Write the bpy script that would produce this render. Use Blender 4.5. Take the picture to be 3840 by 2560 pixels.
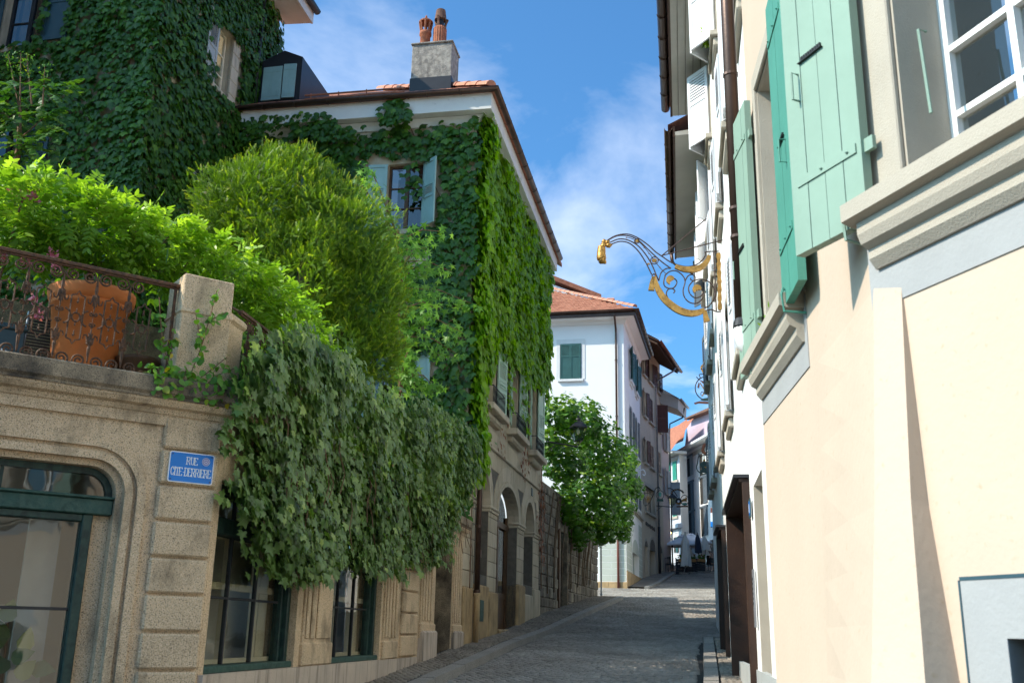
import bpy, math, random
import numpy as np
from math import sin, cos, tan, radians, pi, atan2, sqrt
from mathutils import Matrix, Vector
random.seed(7); RNG = np.random.default_rng(7)
SC = bpy.context.scene
for o in list(bpy.data.objects): bpy.data.objects.remove(o)
COL = SC.collection
# ---------------------------------------------------------------- camera (35 mm lens, tilted up 16.2 deg)
FPX, PITCH, ROLL, CZ = 3740.0, radians(16.2), radians(1.15), 1.75
_f = np.array([0, cos(PITCH), sin(PITCH)]); _u = np.array([0, -sin(PITCH), cos(PITCH)]); _x = np.array([1.0, 0, 0])
BX = _x*cos(ROLL)+_u*sin(ROLL); BU = -_x*sin(ROLL)+_u*cos(ROLL); BF = _f
cam = bpy.data.objects.new('camera', bpy.data.cameras.new('camera')); COL.objects.link(cam)
cam.data.lens = 36*FPX/3840; cam.data.sensor_width = 36; cam.data.clip_start = .05; cam.data.clip_end = 3000
cam.data.dof.use_dof = True; cam.data.dof.focus_distance = 24; cam.data.dof.aperture_fstop = 5.6
mw = Matrix.Identity(4)
for i in range(3):
    mw[i][0] = BX[i]; mw[i][1] = BU[i]; mw[i][2] = -BF[i]
mw[2][3] = CZ; cam.matrix_world = mw; SC.camera = cam
# ---------------------------------------------------------------- light
SUN_EL, SUN_PHI = radians(40), radians(16)      # the sun stands to the left and a little behind
SD = np.array([-cos(SUN_PHI)*cos(SUN_EL), -sin(SUN_PHI)*cos(SUN_EL), sin(SUN_EL)])
sun = bpy.data.objects.new('sun', bpy.data.lights.new('sun', 'SUN')); COL.objects.link(sun)
sun.data.energy = 2.0; sun.data.angle = radians(.53); sun.data.color = (1, .90, .76)
sun.rotation_euler = Vector(SD.tolist()).to_track_quat('Z', 'Y').to_euler()
wd = bpy.data.worlds.new('World'); SC.world = wd; wd.use_nodes = True
def world():
    nt = wd.node_tree; N = nt.nodes; L = nt.links; N.clear()
    out = N.new('ShaderNodeOutputWorld'); bg = N.new('ShaderNodeBackground'); bg.inputs[1].default_value = .15
    sky = N.new('ShaderNodeTexSky'); sky.sky_type = 'NISHITA'; sky.sun_disc = False
    sky.sun_elevation = SUN_EL; sky.sun_rotation = atan2(SD[0], SD[1]); sky.air_density = 1.0; sky.dust_density = 4.0; sky.ozone_density = 3.0; sky.altitude = 500
    tc = N.new('ShaderNodeTexCoord'); sep = N.new('ShaderNodeSeparateXYZ'); L.new(tc.outputs['Generated'], sep.inputs[0])
    def mth(op, a, b=None):
        n = N.new('ShaderNodeMath'); n.operation = op
        for i, v in enumerate((a, b)):
            if v is None: continue
            if isinstance(v, (int, float)): n.inputs[i].default_value = v
            else: L.new(v, n.inputs[i])
        return n.outputs[0]
    zz = mth('MAXIMUM', sep.outputs[2], .06)
    cx = mth('DIVIDE', sep.outputs[0], zz); cy = mth('DIVIDE', sep.outputs[1], zz)
    cmb = N.new('ShaderNodeCombineXYZ'); L.new(cx, cmb.inputs[0]); L.new(cy, cmb.inputs[1])
    mp = N.new('ShaderNodeMapping'); mp.inputs['Location'].default_value = (1.95, 1.0, 0); mp.inputs['Rotation'].default_value = (0, 0, .5); mp.inputs['Scale'].default_value = (1.0, .62, 1)
    L.new(cmb.outputs[0], mp.inputs[0])
    n1 = N.new('ShaderNodeTexNoise'); n1.inputs['Scale'].default_value = 1.25; n1.inputs['Detail'].default_value = 7; n1.inputs['Roughness'].default_value = .58; n1.inputs['Distortion'].default_value = .5
    L.new(mp.outputs[0], n1.inputs['Vector'])
    rp = N.new('ShaderNodeValToRGB'); rp.color_ramp.elements[0].position = .49; rp.color_ramp.elements[1].position = .88
    rp.color_ramp.elements[1].color = (.75, .75, .75, 1)
    L.new(n1.outputs[0], rp.inputs[0])
    tint = N.new('ShaderNodeMix'); tint.data_type = 'RGBA'; tint.blend_type = 'MULTIPLY'; tint.inputs[0].default_value = 1
    L.new(sky.outputs[0], tint.inputs[6]); tint.inputs[7].default_value = (.245, .475, .60, 1)
    mx = N.new('ShaderNodeMix'); mx.data_type = 'RGBA'; L.new(rp.outputs[0], mx.inputs[0]); L.new(tint.outputs[2], mx.inputs[6]); mx.inputs[7].default_value = (3.4, 3.5, 3.7, 1)
    L.new(mx.outputs[2], bg.inputs[0]); L.new(bg.outputs[0], out.inputs[0])
world()
SC.view_settings.view_transform = 'Standard'; SC.view_settings.look = 'None'; SC.view_settings.gamma = 1; SC.view_settings.exposure = 1.65
SC.cycles.max_bounces = 6; SC.cycles.diffuse_bounces = 4; SC.cycles.transparent_max_bounces = 8
# ---------------------------------------------------------------- pixels of the photograph -> directions and points on walls
def ray(px, py): return BX*(px-1920)/FPX+BU*(1280-py)/FPX+BF
def at_y(px, py, Y):
    d = ray(px, py); return np.array([0, 0, CZ])+d*(Y/d[1])
_RP = [(-60, -4), (-20, -1.37), (0, -.02), (15.2, .97), (26, 1.69), (54, 4.21), (70, 6.1), (85, 7.4), (120, 9.5), (200, 13)]
def rz0(y): return np.interp(y, [p[0] for p in _RP], [p[1] for p in _RP])
def rz(y): return float(np.mean([rz0(y+k) for k in (-2, -1, 0, 1, 2)]))
class Wall:
    """a vertical plane: origin p (x, y), heading h in degrees (0 = +Y, clockwise); side +1: outward is to its left, -1: to its right"""
    def __init__(s, p, h, side):
        s.p = np.array(p, float); s.h = h; s.side = side
        s.d = np.array([sin(radians(h)), cos(radians(h))]); s.n = np.array([-s.d[1], s.d[0]])*side
    def P(s, u, z, o=0):
        q = s.p+s.d*u+s.n*o; return (q[0], q[1], z)
    def uv(s, px, py, o=0):
        d = ray(px, py); q = s.p+s.n*o
        t, u = np.linalg.solve(np.array([[d[0], -s.d[0]], [d[1], -s.d[1]]]), q); return u, CZ+t*d[2]
    def xy(s, u, o=0): return s.p+s.d*u+s.n*o
# ---------------------------------------------------------------- objects
ORG = {}
def thing(name, label, cat, loc=(0, 0, 0), group=None, kind=None):
    o = bpy.data.objects.new(name, None); COL.objects.link(o); o.location = loc; o.empty_display_size = .2
    o['label'] = label; o['category'] = cat
    if group: o['group'] = group
    if kind: o['kind'] = kind
    ORG[o.name] = np.array(loc, float); return o
def tag(o, label, cat=None, group=None, kind=None):
    o['label'] = label
    if cat: o['category'] = cat
    if group: o['group'] = group
    if kind: o['kind'] = kind
    return o
def link(name, me, parent=None, kind=None):
    o = bpy.data.objects.new(name, me); COL.objects.link(o)
    if parent is not None:
        o.parent = parent; ORG[o.name] = ORG[parent.name]
    else: ORG[o.name] = np.zeros(3)
    if kind: o['kind'] = kind
    return o
def copy_tree(o, parent=None):
    c = o.copy(); COL.objects.link(c); c.parent = parent; ORG[c.name] = ORG.get(o.name, np.zeros(3))
    for ch in list(o.children): copy_tree(ch, c)
    return c
class MB:
    def __init__(s): s.v = []; s.f = []
    def add(s, vs, fs):
        b = len(s.v); s.v += [tuple(map(float, v)) for v in vs]; s.f += [tuple(b+i for i in f) for f in fs]; return s
    def box8(s, p, bev=0):
        return s.add(p, [(0, 3, 2, 1), (4, 5, 6, 7), (0, 1, 5, 4), (1, 2, 6, 5), (2, 3, 7, 6), (3, 0, 4, 7)])
    def box(s, c, d, rz_=0, bev=0):
        """axis box: centre, full sizes, turn about z, chamfer"""
        hx, hy, hz = d[0]/2, d[1]/2, d[2]/2; cr, sr = cos(rz_), sin(rz_)
        def T(x, y, z): return (c[0]+x*cr-y*sr, c[1]+x*sr+y*cr, c[2]+z)
        if bev <= 0:
            return s.box8([T(*p) for p in ((-hx, -hy, -hz), (hx, -hy, -hz), (hx, hy, -hz), (-hx, hy, -hz), (-hx, -hy, hz), (hx, -hy, hz), (hx, hy, hz), (-hx, hy, hz))])
        b = min(bev, hx*.9, hy*.9, hz*.9); vs = []; idx = {}
        for sx in (-1, 1):
            for sy in (-1, 1):
                for sz in (-1, 1):
                    for a in range(3):
                        q = [sx*hx, sy*hy, sz*hz]
                        for k in range(3):
                            if k != a: q[k] -= (sx, sy, sz)[k]*b
                        idx[(sx, sy, sz, a)] = len(vs); vs.append(T(*q))
        fs = []
        I = lambda x, y, z, a: idx[(x, y, z, a)]
        for q in (-1, 1):
            fs.append([I(q, -1, -1, 0), I(q, 1, -1, 0), I(q, 1, 1, 0), I(q, -1, 1, 0)][::q])
            fs.append([I(-1, q, -1, 1), I(-1, q, 1, 1), I(1, q, 1, 1), I(1, q, -1, 1)][::q])
            fs.append([I(-1, -1, q, 2), I(1, -1, q, 2), I(1, 1, q, 2), I(-1, 1, q, 2)][::q])
            for r in (-1, 1):
                fs.append([I(q, r, -1, 0), I(q, r, 1, 0), I(q, r, 1, 1), I(q, r, -1, 1)][::-q*r])
                fs.append([I(q, -1, r, 0), I(q, 1, r, 0), I(q, 1, r, 2), I(q, -1, r, 2)][::q*r])
                fs.append([I(-1, q, r, 1), I(1, q, r, 1), I(1, q, r, 2), I(-1, q, r, 2)][::-q*r])
                for t in (-1, 1): fs.append([I(q, r, t, 0), I(q, r, t, 1), I(q, r, t, 2)][::q*r*t])
        return s.add(vs, [tuple(f) for f in fs])
    def wbox(s, w, u0, u1, z0, z1, o0, o1, bev=0):
        c = w.P((u0+u1)/2, (z0+z1)/2, (o0+o1)/2)
        return s.box(c, (abs(o1-o0), abs(u1-u0), abs(z1-z0)), -radians(w.h), bev)
    def wpoly(s, w, pts, o0, o1):
        """polygon in (u, z) of wall w, extruded from o0 to o1"""
        n = len(pts); a = [w.P(u, z, o0) for u, z in pts]; b = [w.P(u, z, o1) for u, z in pts]
        return s.add(a+b, [tuple(range(n))[::-1], tuple(range(n, 2*n))]+[(i, (i+1) % n, n+(i+1) % n, n+i) for i in range(n)])
    def band(s, w, A, B, o0, o1):
        """strip between the polylines A and B (u, z) of wall w, from o0 to o1"""
        n = len(A); vs = [w.P(u, z, o) for o in (o0, o1) for L_ in (A, B) for u, z in L_]; fs = []
        for i in range(n-1):
            fs += [(2*n+i, 2*n+i+1, 3*n+i+1, 3*n+i), (i, i+1, 2*n+i+1, 2*n+i), (n+i, 3*n+i, 3*n+i+1, n+i+1), (i, n+i, n+i+1, i+1)]
        fs += [(0, 2*n, 3*n, n), (n-1, 2*n-1, 4*n-1, 3*n-1)]
        return s.add(vs, fs)
    def tube(s, path, r, n=6, closed=False, flat=None):
        P = [np.array(p, float) for p in path]; m = len(P); rs = r if hasattr(r, '__len__') else [r]*m; b = len(s.v)
        for i in range(m):
            t = P[(i+1) % m]-P[i-1] if closed else P[min(i+1, m-1)]-P[max(i-1, 0)]
            t = t/(np.linalg.norm(t)+1e-9)
            a = np.array([0, 0, 1.]) if abs(t[2]) < .9 else np.array([0, 1., 0])
            if flat is not None: a = np.array(flat, float)
            x = np.cross(t, a); x /= np.linalg.norm(x)+1e-9; y = np.cross(x, t)
            for k in range(n):
                g = 2*pi*k/n+pi/n; s.v.append(tuple(P[i]+x*cos(g)*rs[i]+y*sin(g)*rs[i]))
        q = m if closed else m-1
        for i in range(q):
            j = (i+1) % m
            for k in range(n):
                l = (k+1) % n; s.f.append((b+i*n+k, b+i*n+l, b+j*n+l, b+j*n+k))
        if not closed:
            s.f.append(tuple(b+k for k in range(n))[::-1]); s.f.append(tuple(b+(m-1)*n+k for k in range(n)))
        return s
    def lathe(s, c, prof, n=24, cap=True):
        b = len(s.v); m = len(prof)
        for r, z in prof:
            for k in range(n): s.v.append((c[0]+r*cos(2*pi*k/n), c[1]+r*sin(2*pi*k/n), c[2]+z))
        for i in range(m-1):
            for k in range(n):
                l = (k+1) % n; s.f.append((b+i*n+k, b+i*n+l, b+(i+1)*n+l, b+(i+1)*n+k))
        if cap: s.f.append(tuple(b+k for k in range(n))[::-1]); s.f.append(tuple(b+(m-1)*n+k for k in range(n)))
        return s
    def sweep(s, path, prof):
        """profile of (out, z) along a plan polyline of (x, y), outward to the right of its direction; mitred"""
        P = [np.array(p, float) for p in path]; m = len(P); k = len(prof); b = len(s.v)
        for i in range(m):
            t0 = P[i]-P[i-1] if i else P[1]-P[0]; t1 = P[i+1]-P[i] if i < m-1 else t0
            t0 = t0/np.linalg.norm(t0); t1 = t1/np.linalg.norm(t1)
            n0 = np.array([t0[1], -t0[0]]); n1 = np.array([t1[1], -t1[0]]); nn = n0+n1; nn = nn/np.linalg.norm(nn); nn = nn/max(.3, nn@n0)
            for o, z in prof: s.v.append((P[i][0]+nn[0]*o, P[i][1]+nn[1]*o, z))
        for i in range(m-1):
            for j in range(k):
                l = (j+1) % k; s.f.append((b+i*k+j, b+(i+1)*k+j, b+(i+1)*k+l, b+i*k+l))
        s.f.append(tuple(b+j for j in range(k))); s.f.append(tuple(b+(m-1)*k+j for j in range(k))[::-1])
        return s
    def build(s, name, m, parent=None, kind=None, smooth=False, label=None):
        me = bpy.data.meshes.new(name); org = ORG[parent.name] if parent is not None else np.zeros(3)
        me.from_pydata((np.array(s.v, float)-org).tolist(), [], s.f)
        if m is not None: me.materials.append(m)
        if smooth: me.polygons.foreach_set('use_smooth', [True]*len(me.polygons))
        me.update(); o = link(name, me, parent, kind)
        if label: o['label'] = label
        return o
def piece(name, w, u0, u1, z0, z1, o0, o1, m, parent, bev=.012, label=None):
    return MB().wbox(w, u0, u1, z0, z1, o0, o1, bev).build(name, m, parent, label=label)
def mesh_np(name, V, loops, sizes, m, parent=None, attr=None, kind=None, smooth=False):
    me = bpy.data.meshes.new(name); org = ORG[parent.name] if parent is not None else np.zeros(3)
    me.vertices.add(len(V)); me.vertices.foreach_set('co', (np.asarray(V, np.float32)-org.astype(np.float32)).ravel())
    me.loops.add(len(loops)); me.loops.foreach_set('vertex_index', np.asarray(loops, np.int32))
    st = np.concatenate([[0], np.cumsum(sizes)[:-1]]).astype(np.int32)
    me.polygons.add(len(sizes)); me.polygons.foreach_set('loop_start', st); me.polygons.foreach_set('loop_total', np.asarray(sizes, np.int32))
    if smooth: me.polygons.foreach_set('use_smooth', np.ones(len(sizes), bool))
    me.update(calc_edges=True)
    if attr is not None:
        a = me.attributes.new('tint', 'FLOAT', 'FACE'); a.data.foreach_set('value', np.asarray(attr, np.float32))
    me.materials.append(m); return link(name, me, parent, kind)
# ---------------------------------------------------------------- materials
def mat(name, col, rough=.8, var=.15, vs=2.5, spk=None, spks=260, spkt=(.48, .62), bump=.25, bs=45, metal=0, stain=None, stt=(.55, .75), sts=(1.2, 1.2, .5), spec=.4, coat=0, fine=None):
    m = bpy.data.materials.new(name); m.use_nodes = True; nt = m.node_tree; N = nt.nodes; L = nt.links
    b = N['Principled BSDF']; b.inputs['Roughness'].default_value = rough; b.inputs['Metallic'].default_value = metal; b.inputs['Specular IOR Level'].default_value = spec
    tc = N.new('ShaderNodeTexCoord').outputs['Object']
    def noise(sc, det=4, vec=tc, rg=.55):
        n = N.new('ShaderNodeTexNoise'); n.inputs['Scale'].default_value = sc; n.inputs['Detail'].default_value = det; n.inputs['Roughness'].default_value = rg; L.new(vec, n.inputs['Vector']); return n.outputs[0]
    def ramp(s, a, b_, ca=(0, 0, 0, 1), cb=(1, 1, 1, 1)):
        r = N.new('ShaderNodeValToRGB'); e = r.color_ramp.elements; e[0].position = a; e[1].position = b_; e[0].color = ca; e[1].color = cb; L.new(s, r.inputs[0]); return r.outputs[0]
    def mix(f, a, b_):
        x = N.new('ShaderNodeMix'); x.data_type = 'RGBA'; L.new(f, x.inputs[0])
        for i, v in ((6, a), (7, b_)):
            if isinstance(v, tuple): x.inputs[i].default_value = (*v[:3], 1)
            else: L.new(v, x.inputs[i])
        return x.outputs[2]
    c0 = tuple(max(0, x*(1-var)) for x in col); c1 = tuple(min(1, x*(1+var)) for x in col)
    c = mix(ramp(noise(vs), .3, .7), c0, c1)
    if fine: c = mix(ramp(noise(fine[1], 3), .4, .62), c, fine[0])
    if spk: c = mix(ramp(noise(spks, 2, rg=.4), *spkt), c, spk)
    if stain:
        mp = N.new('ShaderNodeMapping'); mp.inputs['Scale'].default_value = sts; L.new(tc, mp.inputs[0]); c = mix(ramp(noise(1.6, 6, mp.outputs[0], .65), *stt), c, stain)
    L.new(c, b.inputs['Base Color'])
    if bump:
        bp = N.new('ShaderNodeBump'); bp.inputs['Strength'].default_value = bump; bp.inputs['Distance'].default_value = .02; L.new(noise(bs, 5), bp.inputs['Height']); L.new(bp.outputs[0], b.inputs['Normal'])
    return m
def leafmat(name, c0, c1, c2, trans=.35, rough=.5):
    """leaf colours spread by a per-leaf value; light also passes through the blade"""
    m = bpy.data.materials.new(name); m.use_nodes = True; nt = m.node_tree; N = nt.nodes; L = nt.links; b = N['Principled BSDF']
    a = N.new('ShaderNodeAttribute'); a.attribute_name = 'tint'; r = N.new('ShaderNodeValToRGB'); e = r.color_ramp.elements
    e[0].color = (*c0, 1); e[1].color = (*c2, 1); k = e.new(.6); k.color = (*c1, 1); L.new(a.outputs['Fac'], r.inputs[0])
    L.new(r.outputs[0], b.inputs['Base Color']); b.inputs['Roughness'].default_value = rough; b.inputs['Specular IOR Level'].default_value = .35
    t = N.new('ShaderNodeBsdfTranslucent'); g = N.new('ShaderNodeMix'); g.data_type = 'RGBA'; g.blend_type = 'MULTIPLY'; g.inputs[0].default_value = 1; L.new(r.outputs[0], g.inputs[6]); g.inputs[7].default_value = (1.5, 1.6, .5, 1); L.new(g.outputs[2], t.inputs[0])
    x = N.new('ShaderNodeMixShader'); x.inputs[0].default_value = trans; L.new(b.outputs[0], x.inputs[1]); L.new(t.outputs[0], x.inputs[2]); L.new(x.outputs[0], N['Material Output'].inputs[0]); return m
def glassmat(name, tint=(.9, .95, .93), refl=.12, rough=.02):
    m = bpy.data.materials.new(name); m.use_nodes = True; nt = m.node_tree; N = nt.nodes; L = nt.links; N.remove(N['Principled BSDF'])
    tr = N.new('ShaderNodeBsdfTransparent'); tr.inputs[0].default_value = (*tint, 1); gl = N.new('ShaderNodeBsdfGlossy'); gl.inputs['Roughness'].default_value = rough
    fr = N.new('ShaderNodeFresnel'); fr.inputs[0].default_value = 1.5; ad = N.new('ShaderNodeMath'); ad.operation = 'ADD'; ad.inputs[1].default_value = refl; ad.use_clamp = True; L.new(fr.outputs[0], ad.inputs[0]); ge = N.new('ShaderNodeNewGeometry'); iv = N.new('ShaderNodeMath'); iv.operation = 'SUBTRACT'; iv.inputs[0].default_value = 1; L.new(ge.outputs['Backfacing'], iv.inputs[1]); mu = N.new('ShaderNodeMath'); mu.operation = 'MULTIPLY'; L.new(ad.outputs[0], mu.inputs[0]); L.new(iv.outputs[0], mu.inputs[1])
    tc = N.new('ShaderNodeTexCoord'); ns = N.new('ShaderNodeTexNoise'); ns.inputs['Scale'].default_value = 2.2; L.new(tc.outputs['Object'], ns.inputs['Vector']); bp = N.new('ShaderNodeBump'); bp.inputs['Strength'].default_value = .08; bp.inputs['Distance'].default_value = .05; L.new(ns.outputs[0], bp.inputs['Height']); L.new(bp.outputs[0], gl.inputs['Normal'])
    x = N.new('ShaderNodeMixShader'); L.new(mu.outputs[0], x.inputs[0]); L.new(tr.outputs[0], x.inputs[1]); L.new(gl.outputs[0], x.inputs[2]); L.new(x.outputs[0], N['Material Output'].inputs[0]); return m
K = {}
K['granite'] = mat('granite', (.58, .415, .25), .85, .22, 1.5, spk=(.14, .105, .07), spks=105, spkt=(.55, .70), bump=.5, bs=110, fine=((.72, .55, .37), 85), stain=(.20, .15, .095), stt=(.52, .72), sts=(1.6, 1.6, .8))
K['granite_dark'] = mat('granite_black', (.32, .245, .16), .9, .3, 3, spk=(.09, .075, .06), spks=110, spkt=(.5, .7), bump=.6, bs=60, stain=(.04, .034, .028), stt=(.42, .66), sts=(1.3, 1.3, 1.0))
K['ash'] = mat('ashlar', (.50, .415, .295), .85, .12, 1.6, bump=.3, bs=50, stain=(.20, .17, .13), stt=(.55, .8), sts=(2.5, 2.5, .6))
K['ash2'] = mat('ashlar_pale', (.56, .47, .345), .85, .12, 1.6, bump=.3, bs=50, stain=(.23, .19, .15), stt=(.55, .8), sts=(2.5, 2.5, .6))
K['joint'] = mat('joint', (.13, .115, .095), .95, .2, 6, bump=.3)
K['plinth'] = mat('plinth', (.50, .41, .33), .85, .15, 2, bump=.3, stain=(.16, .13, .1), stt=(.52, .72), sts=(6, 6, .35))
K['ochre'] = mat('ochre_stone', (.42, .29, .15), .9, .25, 3, bump=.5, bs=30, stain=(.12, .08, .05), stt=(.55, .7), sts=(5, 5, .8))
K['rubble'] = [mat('rubble_%d' % i, c, .92, .3, 5, bump=.8, bs=22, stain=(.04, .036, .03), stt=(.5, .68), sts=(5, 5, 1.2)) for i, c in enumerate(((.17, .145, .11), (.215, .185, .14), (.14, .12, .095), (.26, .225, .17)))]
K['mortar'] = mat('mortar', (.23, .20, .16), .95, .2, 8, bump=.5)
K['white'] = mat('white_render', (.80, .79, .77), .9, .03, .6, bump=.12, bs=60)
K['white2'] = mat('white_stone', (.66, .65, .63), .85, .05, 2, bump=.15)
K['cream'] = mat('cream_render', (.55, .435, .335), .9, .05, .9, bump=.12, bs=25, spk=(.49, .37, .26), spks=26, spkt=(.66, .80), stain=(.50, .41, .31), stt=(.62, .85), sts=(1.5, 1.5, .5))
K['ochre_r'] = mat('ochre_render', (.72, .575, .39), .9, .06, 1.2, bump=.15, bs=25)
K['trim'] = mat('stone_trim', (.42, .37, .30), .88, .08, 3, bump=.22, bs=110)
K['grey_trim'] = mat('grey_paint', (.34, .34, .335), .85, .05, 3, bump=.15)
K['beige'] = mat('beige_render', (.50, .43, .33), .9, .1, .8, bump=.2, bs=30, stain=(.33, .28, .22), stt=(.55, .85), sts=(.9, .9, .3))
K['pink'] = mat('pink_render', (.60, .47, .42), .9, .06, 1, bump=.15)
K['bluegrey'] = mat('bluegrey_render', (.55, .57, .60), .9, .06, 1, bump=.12)
K['purple'] = mat('purple_render', (.50, .40, .47), .9, .05, 1, bump=.1)
K['sage'] = mat('sage_paint', (.50, .53, .46), .88, .05, 2, bump=.1)
K['dgreen'] = mat('bottle_green_paint', (.010, .030, .025), .5, .35, 4, bump=.25, bs=30, fine=((.022, .055, .042), 14))
K['tgreen'] = mat('verdigris_paint', (.018, .06, .047), .6, .3, 6, bump=.3, bs=40, fine=((.04, .085, .065), 18))
K['shutblue'] = mat('pale_turquoise_paint', (.30, .46, .44), .6, .1, 3, bump=.15, bs=30, stain=(.2, .3, .29), stt=(.62, .8), sts=(4, 4, .5))
K['shutpale'] = mat('pale_green_paint', (.40, .55, .42), .5, .08, 3, bump=.1, bs=30)
K['shutsage'] = mat('sage_green_paint', (.24, .345, .27), .55, .08, 2, bump=.12, bs=20, stain=(.17, .26, .21), stt=(.6, .85), sts=(3.5, 3.5, .4))
K['shutteal'] = mat('teal_green_paint', (.075, .27, .205), .55, .1, 2, bump=.12, bs=20)
K['shutdark'] = mat('dark_green_paint', (.022, .085, .078), .5, .12, 3, bump=.1)
K['shutnavy'] = mat('blue_black_paint', (.03, .07, .09), .5, .12, 3, bump=.1)
K['shutwhite'] = mat('white_paint', (.78, .79, .81), .5, .03, 3, bump=.08)
K['shutgrey'] = mat('slate_grey_paint', (.10, .12, .14), .6, .1, 3, bump=.1)
K['shutpgrey'] = mat('pale_grey_paint', (.40, .42, .41), .6, .06, 3, bump=.1)
K['shutbrown'] = mat('brown_red_paint', (.095, .032, .02), .6, .2, 4, bump=.15)
K['greenwin'] = mat('emerald_paint', (.03, .27, .19), .6, .1, 3, bump=.1)
K['woodw'] = mat('white_boards', (.66, .65, .61), .75, .06, 2, bump=.2, stain=(.38, .35, .3), stt=(.62, .8), sts=(3, 3, 3))
K['soffit'] = mat('grey_boards', (.46, .44, .40), .75, .06, 2, bump=.2)
K['rafter'] = mat('dark_rafters', (.075, .04, .025), .75, .25, 5, bump=.3)
K['oak'] = mat('brown_oak', (.10, .048, .02), .55, .3, 3, bump=.25, bs=30)
K['walnut'] = mat('dark_walnut', (.036, .015, .007), .5, .3, 3, bump=.2, bs=30)
K['iron'] = mat('rusty_iron', (.075, .042, .026), .75, .35, 18, bump=.4, bs=90, fine=((.15, .068, .032), 35))
K['black'] = mat('black_iron', (.018, .018, .019), .5, .2, 8, bump=.15)
K['blackm'] = mat('dark_metal', (.03, .03, .033), .45, .2, 5, bump=.1, metal=.3)
K['copper'] = mat('brown_copper', (.085, .05, .037), .42, .2, 4, metal=.55, bump=.08, spec=.5)
K['copperred'] = mat('red_brown_pipe', (.18, .06, .045), .45, .15, 4, bump=.05)
K['zinc'] = mat('zinc', (.27, .27, .28), .45, .15, 4, metal=.5, bump=.1)
K['lead'] = mat('black_sheet', (.022, .022, .026), .4, .2, 3, bump=.1)
K['terra'] = mat('terracotta', (.62, .19, .05), .75, .14, 5, bump=.15, bs=60, stain=(.40, .2, .1), stt=(.6, .8))
K['terra2'] = mat('old_terracotta', (.37, .13, .065), .85, .25, 6, bump=.4, bs=60, stain=(.13, .06, .04), stt=(.5, .75), sts=(6, 6, 3))
K['tile'] = [mat('roof_tile_%d' % i, c, .85, .25, 7, bump=.4, bs=50) for i, c in enumerate(((.36, .135, .075), (.43, .175, .10), (.28, .10, .06)))]
K['hiptile'] = mat('hip_tile', (.52, .235, .15), .8, .15, 5, bump=.2, bs=50)
K['olddark'] = mat('dark_old_tile', (.17, .09, .06), .9, .3, 6, bump=.5)
K['cement'] = mat('weathered_cement', (.25, .235, .21), .95, .25, 3, bump=1, bs=30, fine=((.40, .37, .32), 9), stain=(.12, .11, .1), stt=(.5, .75), sts=(4, 4, 1))
K['gold'] = mat('old_gilding', (.42, .225, .06), .45, .3, 9, metal=.75, bump=.3, bs=25, stain=(.2, .1, .035), stt=(.52, .7), sts=(9, 9, 9))
K['rustiron'] = mat('brown_iron', (.06, .035, .028), .6, .3, 20, bump=.2, metal=.3)
K['blue'] = mat('enamel_blue', (.012, .19, .60), .25, .06, 3, bump=.03, spec=.5, stain=(.05, .25, .65), stt=(.62, .8), sts=(6, 6, 6))
K['enamel'] = mat('enamel_white', (.80, .81, .82), .3, .03, 3, bump=.02)
K['lilac'] = mat('lilac_paint', (.26, .24, .46), .5, .1, 8, bump=.02)
K['dark'] = mat('dark_interior', (.03, .026, .022), .9, .2, 2, bump=0)
K['room'] = mat('room_wall', (.5, .43, .34), .9, .1, 1, bump=0)
K['creamwood'] = mat('cream_joinery', (.80, .70, .52), .55, .06, 3, bump=.08)
K['whitewood'] = mat('white_joinery', (.80, .79, .76), .5, .04, 3, bump=.08)
K['curtain'] = mat('pale_curtain', (.62, .60, .58), .9, .06, 4, bump=.1)
K['asphalt'] = mat('grout', (.035, .033, .03), .95, .3, 6, bump=.5)
K['stonegrey'] = mat('sett_grey', (.17, .162, .15), .75, .25, .9, bump=.35, bs=60, stain=(.26, .25, .23), stt=(.55, .72), sts=(.6, .6, .6))
K['kerb'] = mat('kerb_granite', (.30, .28, .25), .8, .15, 2, spk=(.13, .12, .11), spks=120, spkt=(.5, .6), bump=.4, bs=90)
K['earth'] = mat('earth', (.12, .10, .07), .95, .3, 2, bump=.5)
K['bark'] = mat('bark', (.13, .09, .055), .95, .35, 9, bump=.9, bs=30)
K['twig'] = mat('twig', (.17, .095, .055), .9, .25, 8, bump=.3)
K['cloth'] = mat('ivory_canvas', (.72, .70, .64), .85, .05, 3, bump=.15)
K['cloth2'] = mat('pale_canvas', (.66, .70, .74), .85, .04, 3, bump=.1)
K['clothnavy'] = mat('navy_canvas', (.035, .045, .075), .85, .15, 4, bump=.15)
K['boards'] = mat('black_boards', (.03, .035, .045), .7, .25, 4, bump=.2)
K['pinewood'] = mat('pine_box', (.48, .25, .09), .65, .18, 4, bump=.15)
K['pvc'] = mat('white_plastic', (.78, .78, .76), .35, .03, 3, bump=.02)
K['glass'] = glassmat('window_glass', (.86, .86, .82), .06); K['glassd'] = glassmat('dim_glass', (.35, .36, .36), .08); K['glassl'] = glassmat('lantern_glass', (.82, .80, .62), .03)
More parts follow.
